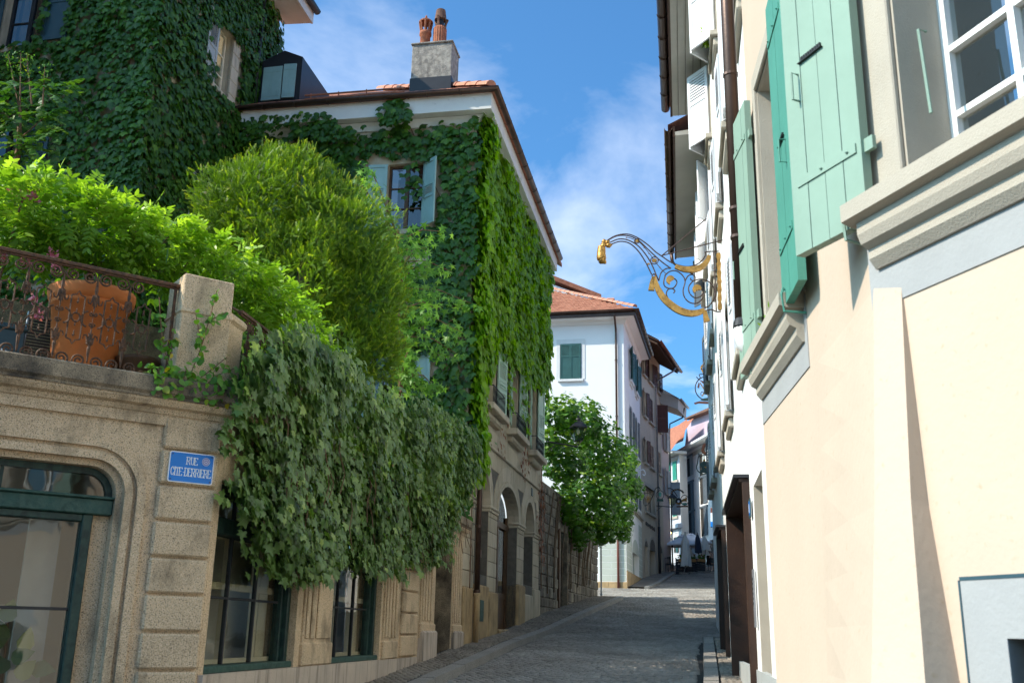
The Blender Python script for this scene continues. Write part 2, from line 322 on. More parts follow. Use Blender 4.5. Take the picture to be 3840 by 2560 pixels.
# ================================================================ ground, road, pavements
def settmat(name, c0, c1, rough=.7):
    m = mat(name, c0, rough, .1, 3, bump=.4, bs=70); nt = m.node_tree; N = nt.nodes; L = nt.links; b = N['Principled BSDF']
    a = N.new('ShaderNodeAttribute'); a.attribute_name = 'tint'; x = N.new('ShaderNodeMix'); x.data_type = 'RGBA'; L.new(a.outputs['Fac'], x.inputs[0]); x.inputs[6].default_value = (*c0, 1); x.inputs[7].default_value = (*c1, 1)
    y = N.new('ShaderNodeMix'); y.data_type = 'RGBA'; y.blend_type = 'MULTIPLY'; y.inputs[0].default_value = 1; L.new(x.outputs[2], y.inputs[6])
    n = N.new('ShaderNodeTexNoise'); n.inputs['Scale'].default_value = .8; n.inputs['Detail'].default_value = 5; tc = N.new('ShaderNodeTexCoord'); L.new(tc.outputs['Object'], n.inputs['Vector'])
    r = N.new('ShaderNodeValToRGB'); r.color_ramp.elements[0].position = .3; r.color_ramp.elements[1].position = .7; r.color_ramp.elements[0].color = (.7, .68, .66, 1); r.color_ramp.elements[1].color = (1.2, 1.2, 1.2, 1); L.new(n.outputs[0], r.inputs[0]); L.new(r.outputs[0], y.inputs[7]); L.new(y.outputs[2], b.inputs['Base Color']); return m
K['sett'] = settmat('road_sett', (.22, .20, .175), (.37, .34, .30)); K['sett2'] = settmat('pavement_sett', (.19, .165, .135), (.32, .28, .23))
LK = [(-3.4, 5.4), (-2.6, 7.6), (-1.95, 10), (-1.1, 14.4), (-.44, 18.1), (.22, 21.9), (1.2, 26.4), (2.2, 30.9), (3.92, 38), (4.72, 41.4)]
LW = [(-3.6, 8.7), (-2.73, 9.36), (-1.95, 14.3), (-.93, 20.74), (-.77, 21.63), (.935, 30.57), (1.21, 31.9), (3.8, 42.5)]
RK = [(1.0, -3), (1.1, 3), (1.2, 6), (1.45, 8), (2.1, 11.5), (3.06, 16.3), (4.63, 24.5)]
RW = [(1.7, -3), (1.5, 4), (1.8, 7), (2.1, 7.2), (5.2, 24.9)]
def lx(line, y): return float(np.interp(y, [p[1] for p in line], [p[0] for p in line]))
def sheet(name, xs0, xs1, y0, y1, dz, m, step=.5, nx=2, kind='structure'):
    b = MB(); ys = np.arange(y0, y1+1e-6, step); n = len(ys)
    for y in ys:
        a, c = xs0(y), xs1(y)
        for k in range(nx+1): b.v.append((a+(c-a)*k/nx, y, rz(y)+dz))
    for i in range(n-1):
        for k in range(nx): b.f.append((i*(nx+1)+k, i*(nx+1)+k+1, (i+1)*(nx+1)+k+1, (i+1)*(nx+1)+k))
    return b.build(name, m, None, kind)
g = MB()
xs = [-900, -200, -60, -20, 0, 20, 60, 200, 900]; ys = [-600, -60, -20, -5, 0, 5, 10, 15, 20, 26, 34, 44, 54, 62, 70, 78, 85, 100, 120, 200, 900]
for y in ys:
    for x in xs: g.v.append((x, y, rz(min(y, 200))-.05))
for j in range(len(ys)-1):
    for i in range(len(xs)-1): g.f.append((j*9+i, j*9+i+1, (j+1)*9+i+1, (j+1)*9+i))
tag(g.build('ground', K['asphalt'], None, 'structure'), 'grey ground the street and houses stand on')
road = tag(sheet('road', lambda y: -14 if y < 8 else (lx(LK, y)-.02 if y < 41.4 else (-6 if y < 50 else lx([(6.6, 50), (7.15, 50.8), (10.5, 63.8), (12, 70), (16, 100)], y))), lambda y: lx(RK, y)+.02 if y < 24.4 else 5.3+(y-24.5)*.205, -8, 100, -.012, K['asphalt'], .5, 4), 'cobbled grey street climbing between the houses')
def setts(name, parent, m, xa, xb, y0, y1, dz, sx=.115, sy=.098, arc=.2, per=1.5, ht=.026):
    P = []
    for j, y in enumerate(np.arange(y0, y1, sy)):
        a, b = xa(y), xb(y); off = (j % 2)*sx*.5
        P.append(np.stack([np.arange(a+off, b, sx), np.full(len(np.arange(a+off, b, sx)), y)], 1))
    P = np.concatenate(P); N = len(P); cx = P[:, 0]; P[:, 1] += arc*np.abs(np.sin(pi*cx/per)); P += RNG.normal(0, .006, P.shape)
    yaw = RNG.normal(0, .08, N)+arc*.9*np.cos(pi*cx/per)*np.sign(np.sin(pi*cx/per)); w = sx*RNG.uniform(.39, .46, N); l = sy*RNG.uniform(.37, .45, N); h = RNG.normal(0, .004, N)
    zs = np.array([rz(y) for y in np.arange(y0-1, y1+2, .25)]); zb = np.interp(P[:, 1], np.arange(y0-1, y1+2, .25), zs)+dz
    V = np.zeros((N, 8, 3)); q = [(-1, -1), (1, -1), (1, 1), (-1, 1)]; c, s = np.cos(yaw), np.sin(yaw)
    sl = np.gradient(np.interp(np.arange(y0-1, y1+2, .25), np.arange(y0-1, y1+2, .25), zs), .25); slp = np.interp(P[:, 1], np.arange(y0-1, y1+2, .25), sl)
    for k in range(8):
        a, b = q[k % 4]; f = 1 if k < 4 else .82; x = a*w*f; y = b*l*f
        V[:, k, 0] = P[:, 0]+x*c-y*s; dy = x*s+y*c; V[:, k, 1] = P[:, 1]+dy; V[:, k, 2] = zb+dy*slp+(-.02 if k < 4 else ht+h)
    F = np.array([[4, 5, 6, 7], [0, 1, 5, 4], [1, 2, 6, 5], [2, 3, 7, 6], [3, 0, 4, 7]]); loops = (F[None]+np.arange(N)[:, None, None]*8).reshape(-1)
    return mesh_np(name, V.reshape(-1, 3), loops, np.full(N*5, 4), m, parent, np.repeat(np.clip(RNG.beta(2, 3, N), 0, 1), 5), 'stuff')
setts('road_setts', road, K['sett'], lambda y: lx(LK, y)+.05 if y < 41.4 else 3.0, lambda y: (lx(RK, y)-.08 if y < 24.4 else 5.2+(y-24.5)*.2), 12.5, 70, -.012, .13, .112)
pv = tag(sheet('pavement', lambda y: lx(LW, y)-.1, lambda y: lx(LK, y)-.27, 8.8, 41.6, .105, K['asphalt'], .4, 1), 'narrow raised pavement along the granite and stone walls')
setts('pavement_setts', pv, K['sett2'], lambda y: lx(LW, y)+.02, lambda y: lx(LK, y)-.34, 12, 41.3, .105, .10, .10, 0)
pr = tag(sheet('pavement', lambda y: lx(RK, y)+.27, lambda y: lx(RW, y)+.1, -3, 24.4, .105, K['asphalt'], .4, 1), 'narrow pavement strip below the sunlit facades')
setts('pavement_setts', pr, K['sett2'], lambda y: lx(RK, y)+.33, lambda y: lx(RW, y)-.02, 11, 24.3, .105, .11, .11, 0)
K2 = [(6.95, 50.2), (7.15, 50.8), (8.9, 57.5), (10.5, 63.8)]
pw = tag(sheet('pavement', lambda y: lx([(5.8, 50.4), (7.7, 58.4), (9.9, 65)], y), lambda y: lx(K2, y)-.25, 50.4, 65, .10, K['sett2'], .4, 1), 'far pavement in front of the white house')
def kerbs(line, y0, y1, side, parent, step=1.05):
    y = y0
    while y < y1-.2:
        L_ = step*random.uniform(.85, 1.15); yb = min(y+L_, y1); pts = []
        for yy in (y+.006, yb-.006):
            x = lx(line, yy); pts += [(x, yy), (x-side*.25, yy)]
        dz = random.uniform(-.006, .006); P8 = []
        for z0 in (-.1, .14):
            for i in (0, 1, 3, 2):
                x, yy = pts[i]; ins = 0 if z0 < 0 or i in (1, 3) else .025*side
                P8.append((x-ins, yy, rz(yy)+z0+dz-(.0 if i in (1, 3) or z0 < 0 else .008)))
        if side < 0: P8 = [P8[i] for i in (1, 0, 3, 2, 5, 4, 7, 6)]
        MB().box8(P8).build('kerb_stone', K['kerb'], parent); y = yb
kerbs(LK, 9.2, 41.4, 1, pv); kerbs(RK, 5, 24.5, -1, pr); kerbs(K2, 50.3, 63.8, 1, pw, 1.3)
kx = lx(RK, 24.5); MB().box8([(kx, 24.5, rz(24.5)-.1), (kx+.6, 24.35, rz(24.5)-.1), (kx+.65, 24.6, rz(24.5)-.1), (kx+.04, 24.75, rz(24.5)-.1), (kx, 24.5, rz(24.5)+.14), (kx+.6, 24.35, rz(24.5)+.14), (kx+.65, 24.6, rz(24.5)+.14), (kx+.04, 24.75, rz(24.5)+.14)]).build('kerb_stone', K['kerb'], pr)
# ================================================================ granite corner pavilion with terrace
CW = Wall((-1.65, 16.2), 9, -1); CORN = CW.xy(-6.93); BW = Wall(CORN, 54, -1); TER = 3.9
def zg(w, u): return rz(w.xy(u)[1])+.11
pav = thing('corner_pavilion', 'low granite building with rounded shop window and quoined corner under the terrace', 'building', (CORN[0], CORN[1], zg(CW, -6.93)))
def opath(s0, s1, z0, z1, r, off=0, n=8):
    r2 = r+off; p = [(s1+off, z0)]
    p += [(s1-r+r2*cos(a), z1-r+r2*sin(a)) for a in np.linspace(0, pi/2, n)]
    p += [(s0+r+r2*cos(a), z1-r+r2*sin(a)) for a in np.linspace(pi/2, pi, n)]
    return p+[(s0-off, z0)]
S0, S1, Z0, Z1, RR = -2.75, -.88, .55, 3.08, .24
w = MB()
w.wbox(BW, S1+.22, 0, .3, 3.62, -.45, 0).wbox(BW, -4.2, S0-.22, .3, 3.62, -.45, 0).wbox(BW, S0-.22, S1+.22, Z1+.22, 3.62, -.45, -.001)
A = opath(S0, S1, Z0, Z1, RR, .22)
w.wpoly(BW, [(S1+.22, Z1-RR)]+A[1:9]+[(S1+.22, Z1+.22)], -.3, -.002).wpoly(BW, A[9:17]+[(S0-.22, Z1-RR), (S0-.22, Z1+.22)], -.3, -.002)
w.build('wall', K['granite'], pav)
for k, (a, b, o0, o1) in enumerate(((.0, .055, -.4, -.06), (.055, .125, -.3, .018), (.125, .16, -.3, -.012), (.16, .235, -.3, .03))):
    MB().band(BW, opath(S0, S1, Z0, Z1, RR, a), opath(S0, S1, Z0, Z1, RR, b), o0, o1).build('arch_moulding', K['granite'], pav)
for k in range(-2, 7):
    z = 1.37+.32*k; zt = min(z+.305, 3.6)
    piece('quoin_block', BW, -.55, -.02, z+.008, zt, -.1, .05+random.uniform(-.004, .004), K['granite'], pav, .018)
# green shop window in the arch
fr = MB().band(BW, opath(S0+.004, S1-.004, 2.70, Z1-.004, RR, -.055), opath(S0+.004, S1-.004, 2.70, Z1-.004, RR, 0), -.26, -.17).build('window_frame', K['dgreen'], pav)
piece('transom', BW, S0, S1, 2.665, 2.80, -.27, -.10, K['tgreen'], pav, .01); piece('transom_ledge', BW, S0, S1, 2.80, 2.825, -.27, -.075, K['tgreen'], pav, .006)
for u in (-1.80, -1.3-1.0): piece('glazing_bar', BW, u-.014, u+.014, 2.82, 3.03, -.23, -.19, K['dgreen'], pav, .004)
lf = MB()
for u0, u1 in ((-1.115, -1.03), (-2.60, -2.515), (-1.84, -1.80)): lf.wbox(BW, u0, u1, .6, 2.665, -.24, -.13, .008)
lf.wbox(BW, -2.515, -1.115, 2.60, 2.664, -.235, -.135, .008); lf.wbox(BW, -1.12, -1.075, .6, 2.62, -.27, -.16)
lf.build('casement', K['dgreen'], pav); piece('glazing_bar', BW, -2.515, -1.115, 1.85, 1.875, -.21, -.18, K['blackm'], pav, .003)
piece('jamb_stone', BW, -1.03, S1+.001, .5, 2.664, -.3, -.18, K['granite'], pav, .004)
for u0, u1, z0, z1 in ((-1.79, S1-.03, 2.82, 3.04), (-2.7, -1.81, 2.82, 3.04), (-1.80, -1.11, 1.87, 2.61), (-1.80, -1.11, .6, 1.85), (-2.52, -1.84, .6, 2.61)):
    MB().wbox(BW, u0, u1, z0, z1, -.205, -.2).build('pane', K['glass'], pav)
rm = MB().wbox(BW, -4.2, .2, .3, 3.6, -3.2, -3.1).wbox(CW, -6.2, 4, .3, 3.6, -3.2, -3.1); rm.build('room_wall', K['room'], pav)
MB().wbox(BW, -1.45, -1.18, .5, 2.64, -.62, -.58).build('curtain', K['curtain'], pav); MB().wbox(BW, -1.72, -1.40, .5, 1.9, -1.3, -1.26).build('door_leaf', K['creamwood'], pav)
# street side: plinth, windows, pilasters
pl = MB(); us = np.linspace(-6.93, .95, 9)
for a, b in zip(us[:-1], us[1:]):
    P8 = [CW.P(a, zg(CW, a)-.2, -.2), CW.P(a, zg(CW, a)-.2, .05), CW.P(b, zg(CW, b)-.2, .05), CW.P(b, zg(CW, b)-.2, -.2)]; P8 += [(x, y, 1.325) for x, y, _ in P8]
    MB().box8(P8).build('plinth_stone', K['plinth'], pav)
w = MB().wbox(CW, -6.93, -6.83, 1.325, 3.62, -.45, 0).wbox(CW, -4.58, -3.37, 1.325, 3.62, -.45, 0).wbox(CW, -1.15, 2.25, 1.0, 3.62, -.45, 0).wbox(CW, -6.83, -4.58, 3.08, 3.62, -.45, -.002).wbox(CW, -3.37, -1.15, 3.08, 3.62, -.45, -.002).wbox(CW, 2.25, 3.78, 3.35, 3.62, -.45, -.002).wbox(CW, 3.78, 4.62, 1.2, 3.62, -.45, 0)
w.build('wall', K['granite'], pav)
def street_window(u0, u1):
    f = MB()
    f.wbox(CW, u0, u0+.05, 1.36, 3.08, -.24, -.14, .006).wbox(CW, u1-.13, u1-.08, 1.36, 3.08, -.24, -.14, .006).wbox(CW, u1-.08, u1, 1.36, 3.08, -.24, -.08, .01).wbox(CW, u0, u1, 3.0, 3.08, -.28, -.14)
    fo = f.build('window_frame', K['dgreen'], pav)
    piece('transom', CW, u0, u1-.08, 2.60, 2.76, -.28, -.09, K['dgreen'], pav, .012)
    piece('sill', CW, u0-.02, u1+.02, 1.325, 1.39, -.3, -.02, K['tgreen'], pav, .01)
    n = 3; d = (u1-.12-u0-.07)/n; zz = [(1.39, 2.6), (2.76, 3.0)]
    for k in range(1, n): piece('glazing_bar', CW, u0+.07+d*k-.014, u0+.07+d*k+.014, 1.38, 3.0, -.21, -.165, K['blackm'], fo, .004)
    piece('glazing_bar', CW, u0+.07, u1-.15, 2.0, 2.025, -.205, -.17, K['blackm'], fo, .004)
    for k in range(n):
        for a, b in ((1.39, 2.0), (2.025, 2.6), (2.76, 3.0)): MB().wbox(CW, u0+.07+d*k+.015, u0+.07+d*(k+1)-.015, a, b, -.19, -.187).build('pane', K['glass'], fo)
    c = MB(); d2 = (u1-u0)/3
    for k in range(4):
        c.wbox(CW, u0-.05+d2*k+.16, u0-.05+d2*k+.27, 1.36, 3.0, -.31, -.25, .006)
    for z in (1.40, 2.13, 2.62, 2.95): c.wbox(CW, u0+.1, u1+.1, z-.035, z+.035, -.305, -.255, .004)
    c.wbox(CW, u1-.34, u1-.1, 1.36, 3.0, -.42, -.32); c.build('inner_casement', K['creamwood'], pav); MB().wbox(CW, u0+.55, u0+1.0, 1.36, 3.0, -.56, -.54).build('curtain', K['curtain'], pav); MB().wbox(CW, u0+1.3, u1+.3, 1.36, 3.0, -.66, -.64).build('curtain', K['curtain'], pav)
street_window(-6.83, -4.58); street_window(-3.37, -1.15)
def pilaster(u0, u1, z0, z1, ribs, m=K['granite']):
    b = MB().wbox(CW, u0, u1, z0, z1, -.06, .03, .008)
    for a, c in ribs: b.wbox(CW, a, c, z0+.3, z1, .03, .052, .01)
    b.wbox(CW, u0-.02, u1+.02, z0, z0+.26, -.06, .055, .02).build('pilaster', m, pav)
pilaster(-4.40, -3.42, 1.326, 3.55, ((-4.36, -4.26), (-4.2, -4.08), (-4.0, -3.5))); pilaster(-1.05, -.32, 1.326, 3.55, ((-1.0, -.9), (-.84, -.74), (-.66, -.56), (-.48, -.38)))
for k in range(7):
    z = 1.335+.333*k; piece('quoin_block', CW, -.06, .90, z+.01, min(z+.323, 3.6), -.1, .05, K['granite'], pav, .02)
for u0, u1 in ((1.15, 2.2), (3.80, 4.58)):
    pilaster(u0+.02, u1-.02, 1.6, 3.55, tuple((u0+.08+.2*i, u0+.2+.2*i) for i in range(int((u1-u0-.1)/.2))))
    piece('pier_base', CW, u0, u1, zg(CW, u0)-.25, 1.74, -.45, .10, K['plinth'], pav, .03)
MB().wbox(CW, 3.775, 3.80, 1.2, 3.5, -.9, -.02, .004).build('gate_jamb', K['granite_dark'], pav)
pth = [BW.xy(-4.2), CORN, CW.xy(4.62)]
for nm, m, pr in (('frieze', K['granite'], [(0, 3.50), (.035, 3.50), (.035, 3.60), (0, 3.60)]), ('cornice', K['granite'], [(0, 3.60), (.05, 3.60), (.07, 3.645), (.12, 3.66), (.15, 3.70), (.15, 3.72), (0, 3.72)]),
                  ('parapet_stone', K['granite_dark'], [(-.55, 3.72), (.165, 3.72), (.165, 3.745), (.19, 3.77), (.19, 3.905), (.17, 3.92), (-.55, 3.92)])):
    MB().sweep(pth, pr).build(nm, m, pav)
def pill(w, u0, u1, o0, o1, cap):
    b = MB().wbox(w, u0, u1, 3.92, 4.99, o0, o1, .012).wbox(w, u0-.012, u1+.012, 4.60, 4.64, o0-.012, o1+.012, .01)
    if cap: b.wbox(w, u0-.02, u1+.02, 4.66, 4.69, o0-.02, o1+.02, .01)
    b.wbox(w, u0-.035, u1+.035, 3.92, 4.06, o0-.03, o1+.035, .012)
    return b.build('pillar', K['granite'], pav)
pill(BW, -.53, -.04, -.42, .04, False); b = MB().wbox(CW, -6.95, -6.55, 3.92, 4.74, -.42, -.06, .02).wbox(CW, -6.99, -6.5, 4.60, 4.74, -.46, -.03, .05).build('pillar_shoulder', K['granite'], pav)
ter = MB(); poly = [BW.xy(-4.2, -.2), BW.xy(0, -.2), CW.xy(4.6, -.2), (-7.2, 22), (-12, 18), (-13, 6)]; n = len(poly)
ter.add([(x, y, TER-.02) for x, y in poly]+[(x, y, 3.4) for x, y in poly], [tuple(range(n))[::-1], tuple(range(n, 2*n))]+[(i, (i+1) % n, n+(i+1) % n, n+i) for i in range(n)])
tag(ter.build('terrace', K['earth'], None, 'structure'), 'garden terrace behind the railings')
# ---- iron gate between the piers
gate = thing('iron_gate', 'black wrought iron garden gate between granite piers', 'gate', CW.P(3.0, zg(CW, 3), -.35))
MB().wbox(CW, 2.28, 2.33, zg(CW, 2.3), 3.3, -.38, -.34).wbox(CW, 3.70, 3.75, zg(CW, 3.7), 3.3, -.38, -.34).wbox(CW, 2.33, 3.7, 3.22, 3.27, -.375, -.345).wbox(CW, 2.33, 3.7, 2.05, 2.1, -.375, -.345).wbox(CW, 2.33, 3.7, 1.55, 1.6, -.375, -.345).build('gate_frame', K['black'], gate)
for k in range(11): MB().tube([CW.P(2.4+.125*k, 1.5, -.36), CW.P(2.4+.125*k, 3.24, -.36)], .011, 6).build('gate_bar', K['black'], gate)
MB().wbox(CW, 2.33, 3.7, zg(CW, 3)-.05, 1.55, -.37, -.35).build('gate_plate', K['black'], gate)
# ---- wrought iron railings
def spiral(w, u, z, r, turns, start, hand, o, n=26):
    return [w.P(u+hand*r*(1-.82*t/n)*cos(start+turns*2*pi*t/n), z+r*(1-.82*t/n)*sin(start+turns*2*pi*t/n), o) for t in range(n+1)]
def railing(w, us, p, z0, z1, o, label, ends):
    r = thing('iron_railing', label, 'railing', w.P(np.mean(us), z0, o), 'rusty scrollwork railings on the terrace edge'); H = z1-z0
    MB().wbox(w, ends[0], ends[1], z1-.035, z1, o-.03, o+.03, .006).wbox(w, ends[0], ends[1], z1-.05, z1-.036, o-.012, o+.012).build('top_rail', K['iron'], r)
    MB().wbox(w, ends[0], ends[1], z0+.0, z0+.014, o-.014, o+.014).build('bottom_rail', K['iron'], r)
    MB().wbox(w, ends[1]-.055, ends[1]-.03, z0, z1-.04, o-.012, o+.012).build('end_post', K['iron'], r)
    Z = lambda f: z0+.012+f*(H-.06)
    for u in us:
        rr = .215*p
        for hu in (-1, 1):
            MB().tube(spiral(w, u+hu*.25*p, Z(1)-rr, rr, 1.75, pi/2, hu, o), .0095, 5, flat=(w.n[0], w.n[1], 0)).build('scroll', K['iron'], r)
            MB().tube(spiral(w, u+hu*.25*p, Z(0)+rr, rr, 1.75, -pi/2, hu, o), .0095, 5, flat=(w.n[0], w.n[1], 0)).build('scroll', K['iron'], r)
        b = MB(); prof = [(.006, Z(.06)), (.017, Z(.2)), (.011, Z(.24)), (.021, Z(.27)), (.006, Z(.31)), (.011, Z(.34)), (.006, Z(.4)), (.004, Z(.42)), (.004, Z(.58)), (.006, Z(.6)), (.011, Z(.66)), (.006, Z(.69)), (.021, Z(.73)), (.011, Z(.76)), (.017, Z(.80)), (.003, Z(.97))]
        q = w.P(u, 0, o); b.lathe((q[0], q[1], 0), prof, 7)
        for hu in (-1, 1):
            for zc, sg in ((.27, 1), (.73, -1)):
                b.tube([w.P(u+hu*p*x, Z(zc)+sg*H*y, o) for x, y in ((.01, -.04), (.06, -.02), (.09, .03), (.13, .065), (.19, .06), (.22, .03), (.2, .02))], [.006, .014, .011, .009, .008, .006, .004], 5)
                b.tube([w.P(u+hu*p*x, Z(zc)+sg*H*y, o) for x, y in ((.01, -.03), (.045, .02), (.04, .06), (.06, .085))], [.006, .011, .008, .004], 5)
            c = [(0.02, .035), (.05, .055), (.09, .04), (.07, .0), (.02, .02)]
            ring = [w.P(u+hu*(.03+.245*p*sin(a)) if 0 < a < pi else u, Z(.5)+.255*p*cos(a), o) for a in np.linspace(.25, pi-.25, 14)]
            b.tube(ring, .0095, 5); 
            for sg in (-1, 1): b.tube(spiral(w, u+hu*.05*p, Z(.5)+sg*.17*p, .07*p, 1.2, sg*pi/2, -hu, o, 12), .0075, 5)
        b.build('baluster', K['iron'], r)
        f = MB(); m = u+p/2; hw = .2*p
        for hu in (-1, 1): f.tube([w.P(m+hu*hw, Z(.28), o), w.P(m+hu*hw, Z(.72), o)], .0085, 4)
        for zz, sg in ((.28, -1), (.72, 1)): f.tube([w.P(m-hw, Z(zz), o), w.P(m-hw*.35, Z(zz)+sg*.012, o), w.P(m, Z(zz)+sg*.05, o), w.P(m+hw*.35, Z(zz)+sg*.012, o), w.P(m+hw, Z(zz), o)], .0085, 4); f.lathe((*w.P(m, 0, o)[:2], Z(zz)-sg*.045), [(.002, -.03), (.013, -.01), (.006, .005), (.009, .015), (.002, .035)], 6)
        f.tube([w.P(m+.115*p*sin(a), Z(.5)+.15*p*cos(a), o) for a in np.linspace(0, 2*pi, 16)[:-1]], .0085, 5, True)
        for sg in (-1, 1): f.lathe((*w.P(m, 0, o)[:2], Z(.5)+sg*.19*p), [(.002, -.03), (.010, -.012), (.004, 0), (.009, .012), (.002, .03)], 6); f.wbox(w, m+sg*.15*p-.02*p, m+sg*.15*p+.04*p, Z(.5)-.006, Z(.5)+.006, o-.006, o+.006)
        f.build('panel', K['iron'], r)
    return r
su = [BW.uv(*q, -.1)[0] for q in ((102, 1060), (234, 1085), (357, 1112), (482, 1140))]; per = (su[3]-su[0])/3
railing(BW, [su[3]-per*k for k in range(0, 6)], per, 3.93, 4.90, -.1, 'rusty scrollwork railing in front of the big terracotta pot', (-3.0, -.52))
railing(CW, [-6.3+.31*k for k in range(9)], .31, 3.93, 4.86, -.12, 'rusty scrollwork railing beside the granite pillar, half hidden by ivy', (-6.55, -3.5))
# ---- big pot and the things on the terrace
pc = BW.xy(BW.uv(345, 1120, -.62)[0], -.62); yy = pc[1]; rimz = at_y(345, 1112, yy)[2]; R0 = (at_y(505, 1150, yy)[0]-at_y(190, 1090, yy)[0])/2*.97
pot = thing('flower_pot', 'large orange terracotta pot behind the scrollwork railing', 'pot', (pc[0], pc[1], TER-.02))
hh = rimz-TER+.06
MB().lathe((pc[0], pc[1], TER-.02), [(R0*.62, 0), (R0*.64, .02), (R0*.86, hh*.80), (R0*.87, hh*.80), (R0*.90, hh*.83), (R0*.885, hh*.85)], 48).build('body', K['terra'], pot, smooth=True)
MB().lathe((pc[0], pc[1], TER-.02), [(R0*.885, hh*.85), (R0*.95, hh*.87), (R0*.97, hh*.90), (R0*.99, hh*.95), (R0*.985, hh*.99), (R0*.93, hh), (R0*.90, hh*.985), (R0*.88, hh*.9)], 48, False).build('rim', K['terra'], pot, smooth=True)
MB().lathe((pc[0], pc[1], TER-.02+hh*.9), [(0.01, 0), (R0*.88, 0)], 32, False).build('soil', K['earth'], pot)
p2 = BW.xy(BW.uv(520, 1330, -.45)[0], -.45); dp = thing('flower_pot', 'small dark glazed pot next to the big terracotta one', 'pot', (p2[0], p2[1], TER-.02))
MB().lathe((p2[0], p2[1], TER-.02), [(.12, 0), (.13, .02), (.19, .25), (.21, .28), (.21, .31), (.18, .31), (.17, .27)], 28).build('body', K['oak'], dp, smooth=True)
ch = thing('deck_chair', 'dark slatted folding chair standing behind the railing', 'chair', BW.P(BW.uv(165, 1250, -.9)[0], TER-.02, -.9)); cu = BW.uv(165, 1250, -.9)[0]
for sg in (-1, 1): MB().tube([BW.P(cu+sg*.19, TER-.02, -.75), BW.P(cu+sg*.19+.05, TER+.72, -1.0)], .014, 6).build('leg', K['zinc'], ch); MB().tube([BW.P(cu+sg*.19, TER-.02, -1.15), BW.P(cu+sg*.19, TER+.4, -.8)], .014, 6).build('leg', K['zinc'], ch)
for k in range(15): MB().box(BW.P(cu+.03*k/15, TER+.2+.033*k, -.82-.012*k), (.012, .38, .016), -radians(54)).build('slat', K['blackm'], ch)
bx = thing('storage_chest', 'dark blue wooden chest at the end of the terrace', 'chest', BW.P(-2.05, TER-.02, -.85)); MB().wbox(BW, -2.4, -1.72, TER-.02, TER+.42, -1.2, -.62, .01).build('body', K['shutnavy'], bx); MB().wbox(BW, -2.42, -1.70, TER+.42, TER+.47, -1.22, -.6, .01).build('lid', K['shutnavy'], bx)
MB().tube([BW.P(-1.98, TER+.0, -.55), BW.P(-1.98, TER+.16, -.55), BW.P(-1.93, TER+.2, -.55), BW.P(-1.80, TER+.16, -.55), BW.P(-1.80, TER, -.55)], .018, 8).build('handle', K['cloth2'], bx)
bk = tag(MB().wbox(BW, -3.6, .1, TER, TER+1.15, -2.3, -2.2).build('terrace_wall', K['granite_dark']), 'low rendered wall behind the pot on the terrace', 'wall')
# ---- blue street name plate
sg = thing('street_name_sign', 'blue enamel street name plate screwed to the granite quoins', 'sign', BW.P(-.277, 3.14, .052))
def rrect(u0, u1, z0, z1, r, n=5):
    return [(cx+r*cos(a), cz+r*sin(a)) for cx, cz, a0 in ((u1-r, z1-r, 0), (u0+r, z1-r, pi/2), (u0+r, z0+r, pi), (u1-r, z0+r, 1.5*pi)) for a in np.linspace(a0, a0+pi/2, n)]
su0, su1, sz0, sz1 = -.485, -.07, 2.995, 3.275
MB().wpoly(BW, rrect(su0, su1, sz0, sz1, .022), .048, .060).build('plate', K['enamel'], sg); MB().wpoly(BW, rrect(su0+.009, su1-.009, sz0+.009, sz1-.009, .016), .060, .062).build('enamel_field', K['blue'], sg)
GL = {'R': [[(0, 0), (0, 1)], [(0, 1), (.5, 1), (.68, .9), (.7, .75), (.62, .58), (.45, .5), (0, .5)], [(.38, .5), (.6, .2), (.72, 0), (.85, 0)]],
      'U': [[(0.05, 1), (.05, .3), (.15, .07), (.38, 0), (.6, .07), (.7, .3), (.7, 1)]], 'E': [[(0, 0), (0, 1)], [(0, 1), (.62, 1), (.62, .84)], [(0, .52), (.42, .52)], [(0, 0), (.65, 0), (.65, .17)]],
      'C': [[(.68, .72), (.66, .92), (.4, 1), (.15, .9), (.03, .65), (.03, .35), (.15, .1), (.4, 0), (.62, .08), (.7, .27)]], 'I': [[(.1, 0), (.1, 1)]], 'T': [[(0, .84), (0, 1), (.7, 1), (.7, .84)], [(.35, 1), (.35, 0)]],
      '-': [[(.05, .45), (.4, .45)]], 'D': [[(0, 0), (0, 1)], [(0, 1), (.4, 1), (.62, .85), (.7, .6), (.7, .4), (.62, .15), (.4, 0), (0, 0)]]}
SERIF = {'R': [(0, 0), (0, 1)], 'U': [(.05, 1), (.7, 1)], 'E': [(0, 0), (0, 1)], 'I': [(.1, 0), (.1, 1)], 'T': [(.35, 0)], 'D': [(0, 0), (0, 1)], 'C': [], '-': []}
ADV = {'R': .98, 'U': .93, 'E': .85, 'C': .9, 'I': .36, 'T': .88, '-': .52, 'D': .92}
def lettering(w, text, u0, u1, z0, h, o, m, parent, t=.017):
    tot = sum(ADV[c] for c in text)-.15; sx = (u1-u0)/tot; x = u0
    for c in text:
        b = MB()
        for st in GL[c]:
            for (xa, ya), (xb, yb) in zip(st[:-1], st[1:]):
                pa = np.array([x+xa*sx, z0+ya*h]); pb = np.array([x+xb*sx, z0+yb*h]); d = pb-pa; l = np.linalg.norm(d); d /= l; n_ = np.array([-d[1], d[0]]); tt = t*(.62 if abs(d[0]) > .8 else 1)/2
                b.wpoly(w, [tuple(pa-n_*tt-d*tt*.6), tuple(pb-n_*tt+d*tt*.6), tuple(pb+n_*tt+d*tt*.6), tuple(pa+n_*tt-d*tt*.6)], o, o+.0012)
        for sx_, sy_ in SERIF[c]: b.wbox(w, x+sx_*sx-.0085, x+sx_*sx+.0085, z0+sy_*h-.003, z0+sy_*h+.003, o+.0002, o+.0013)
        b.build('letter', m, parent); x += ADV[c]*sx
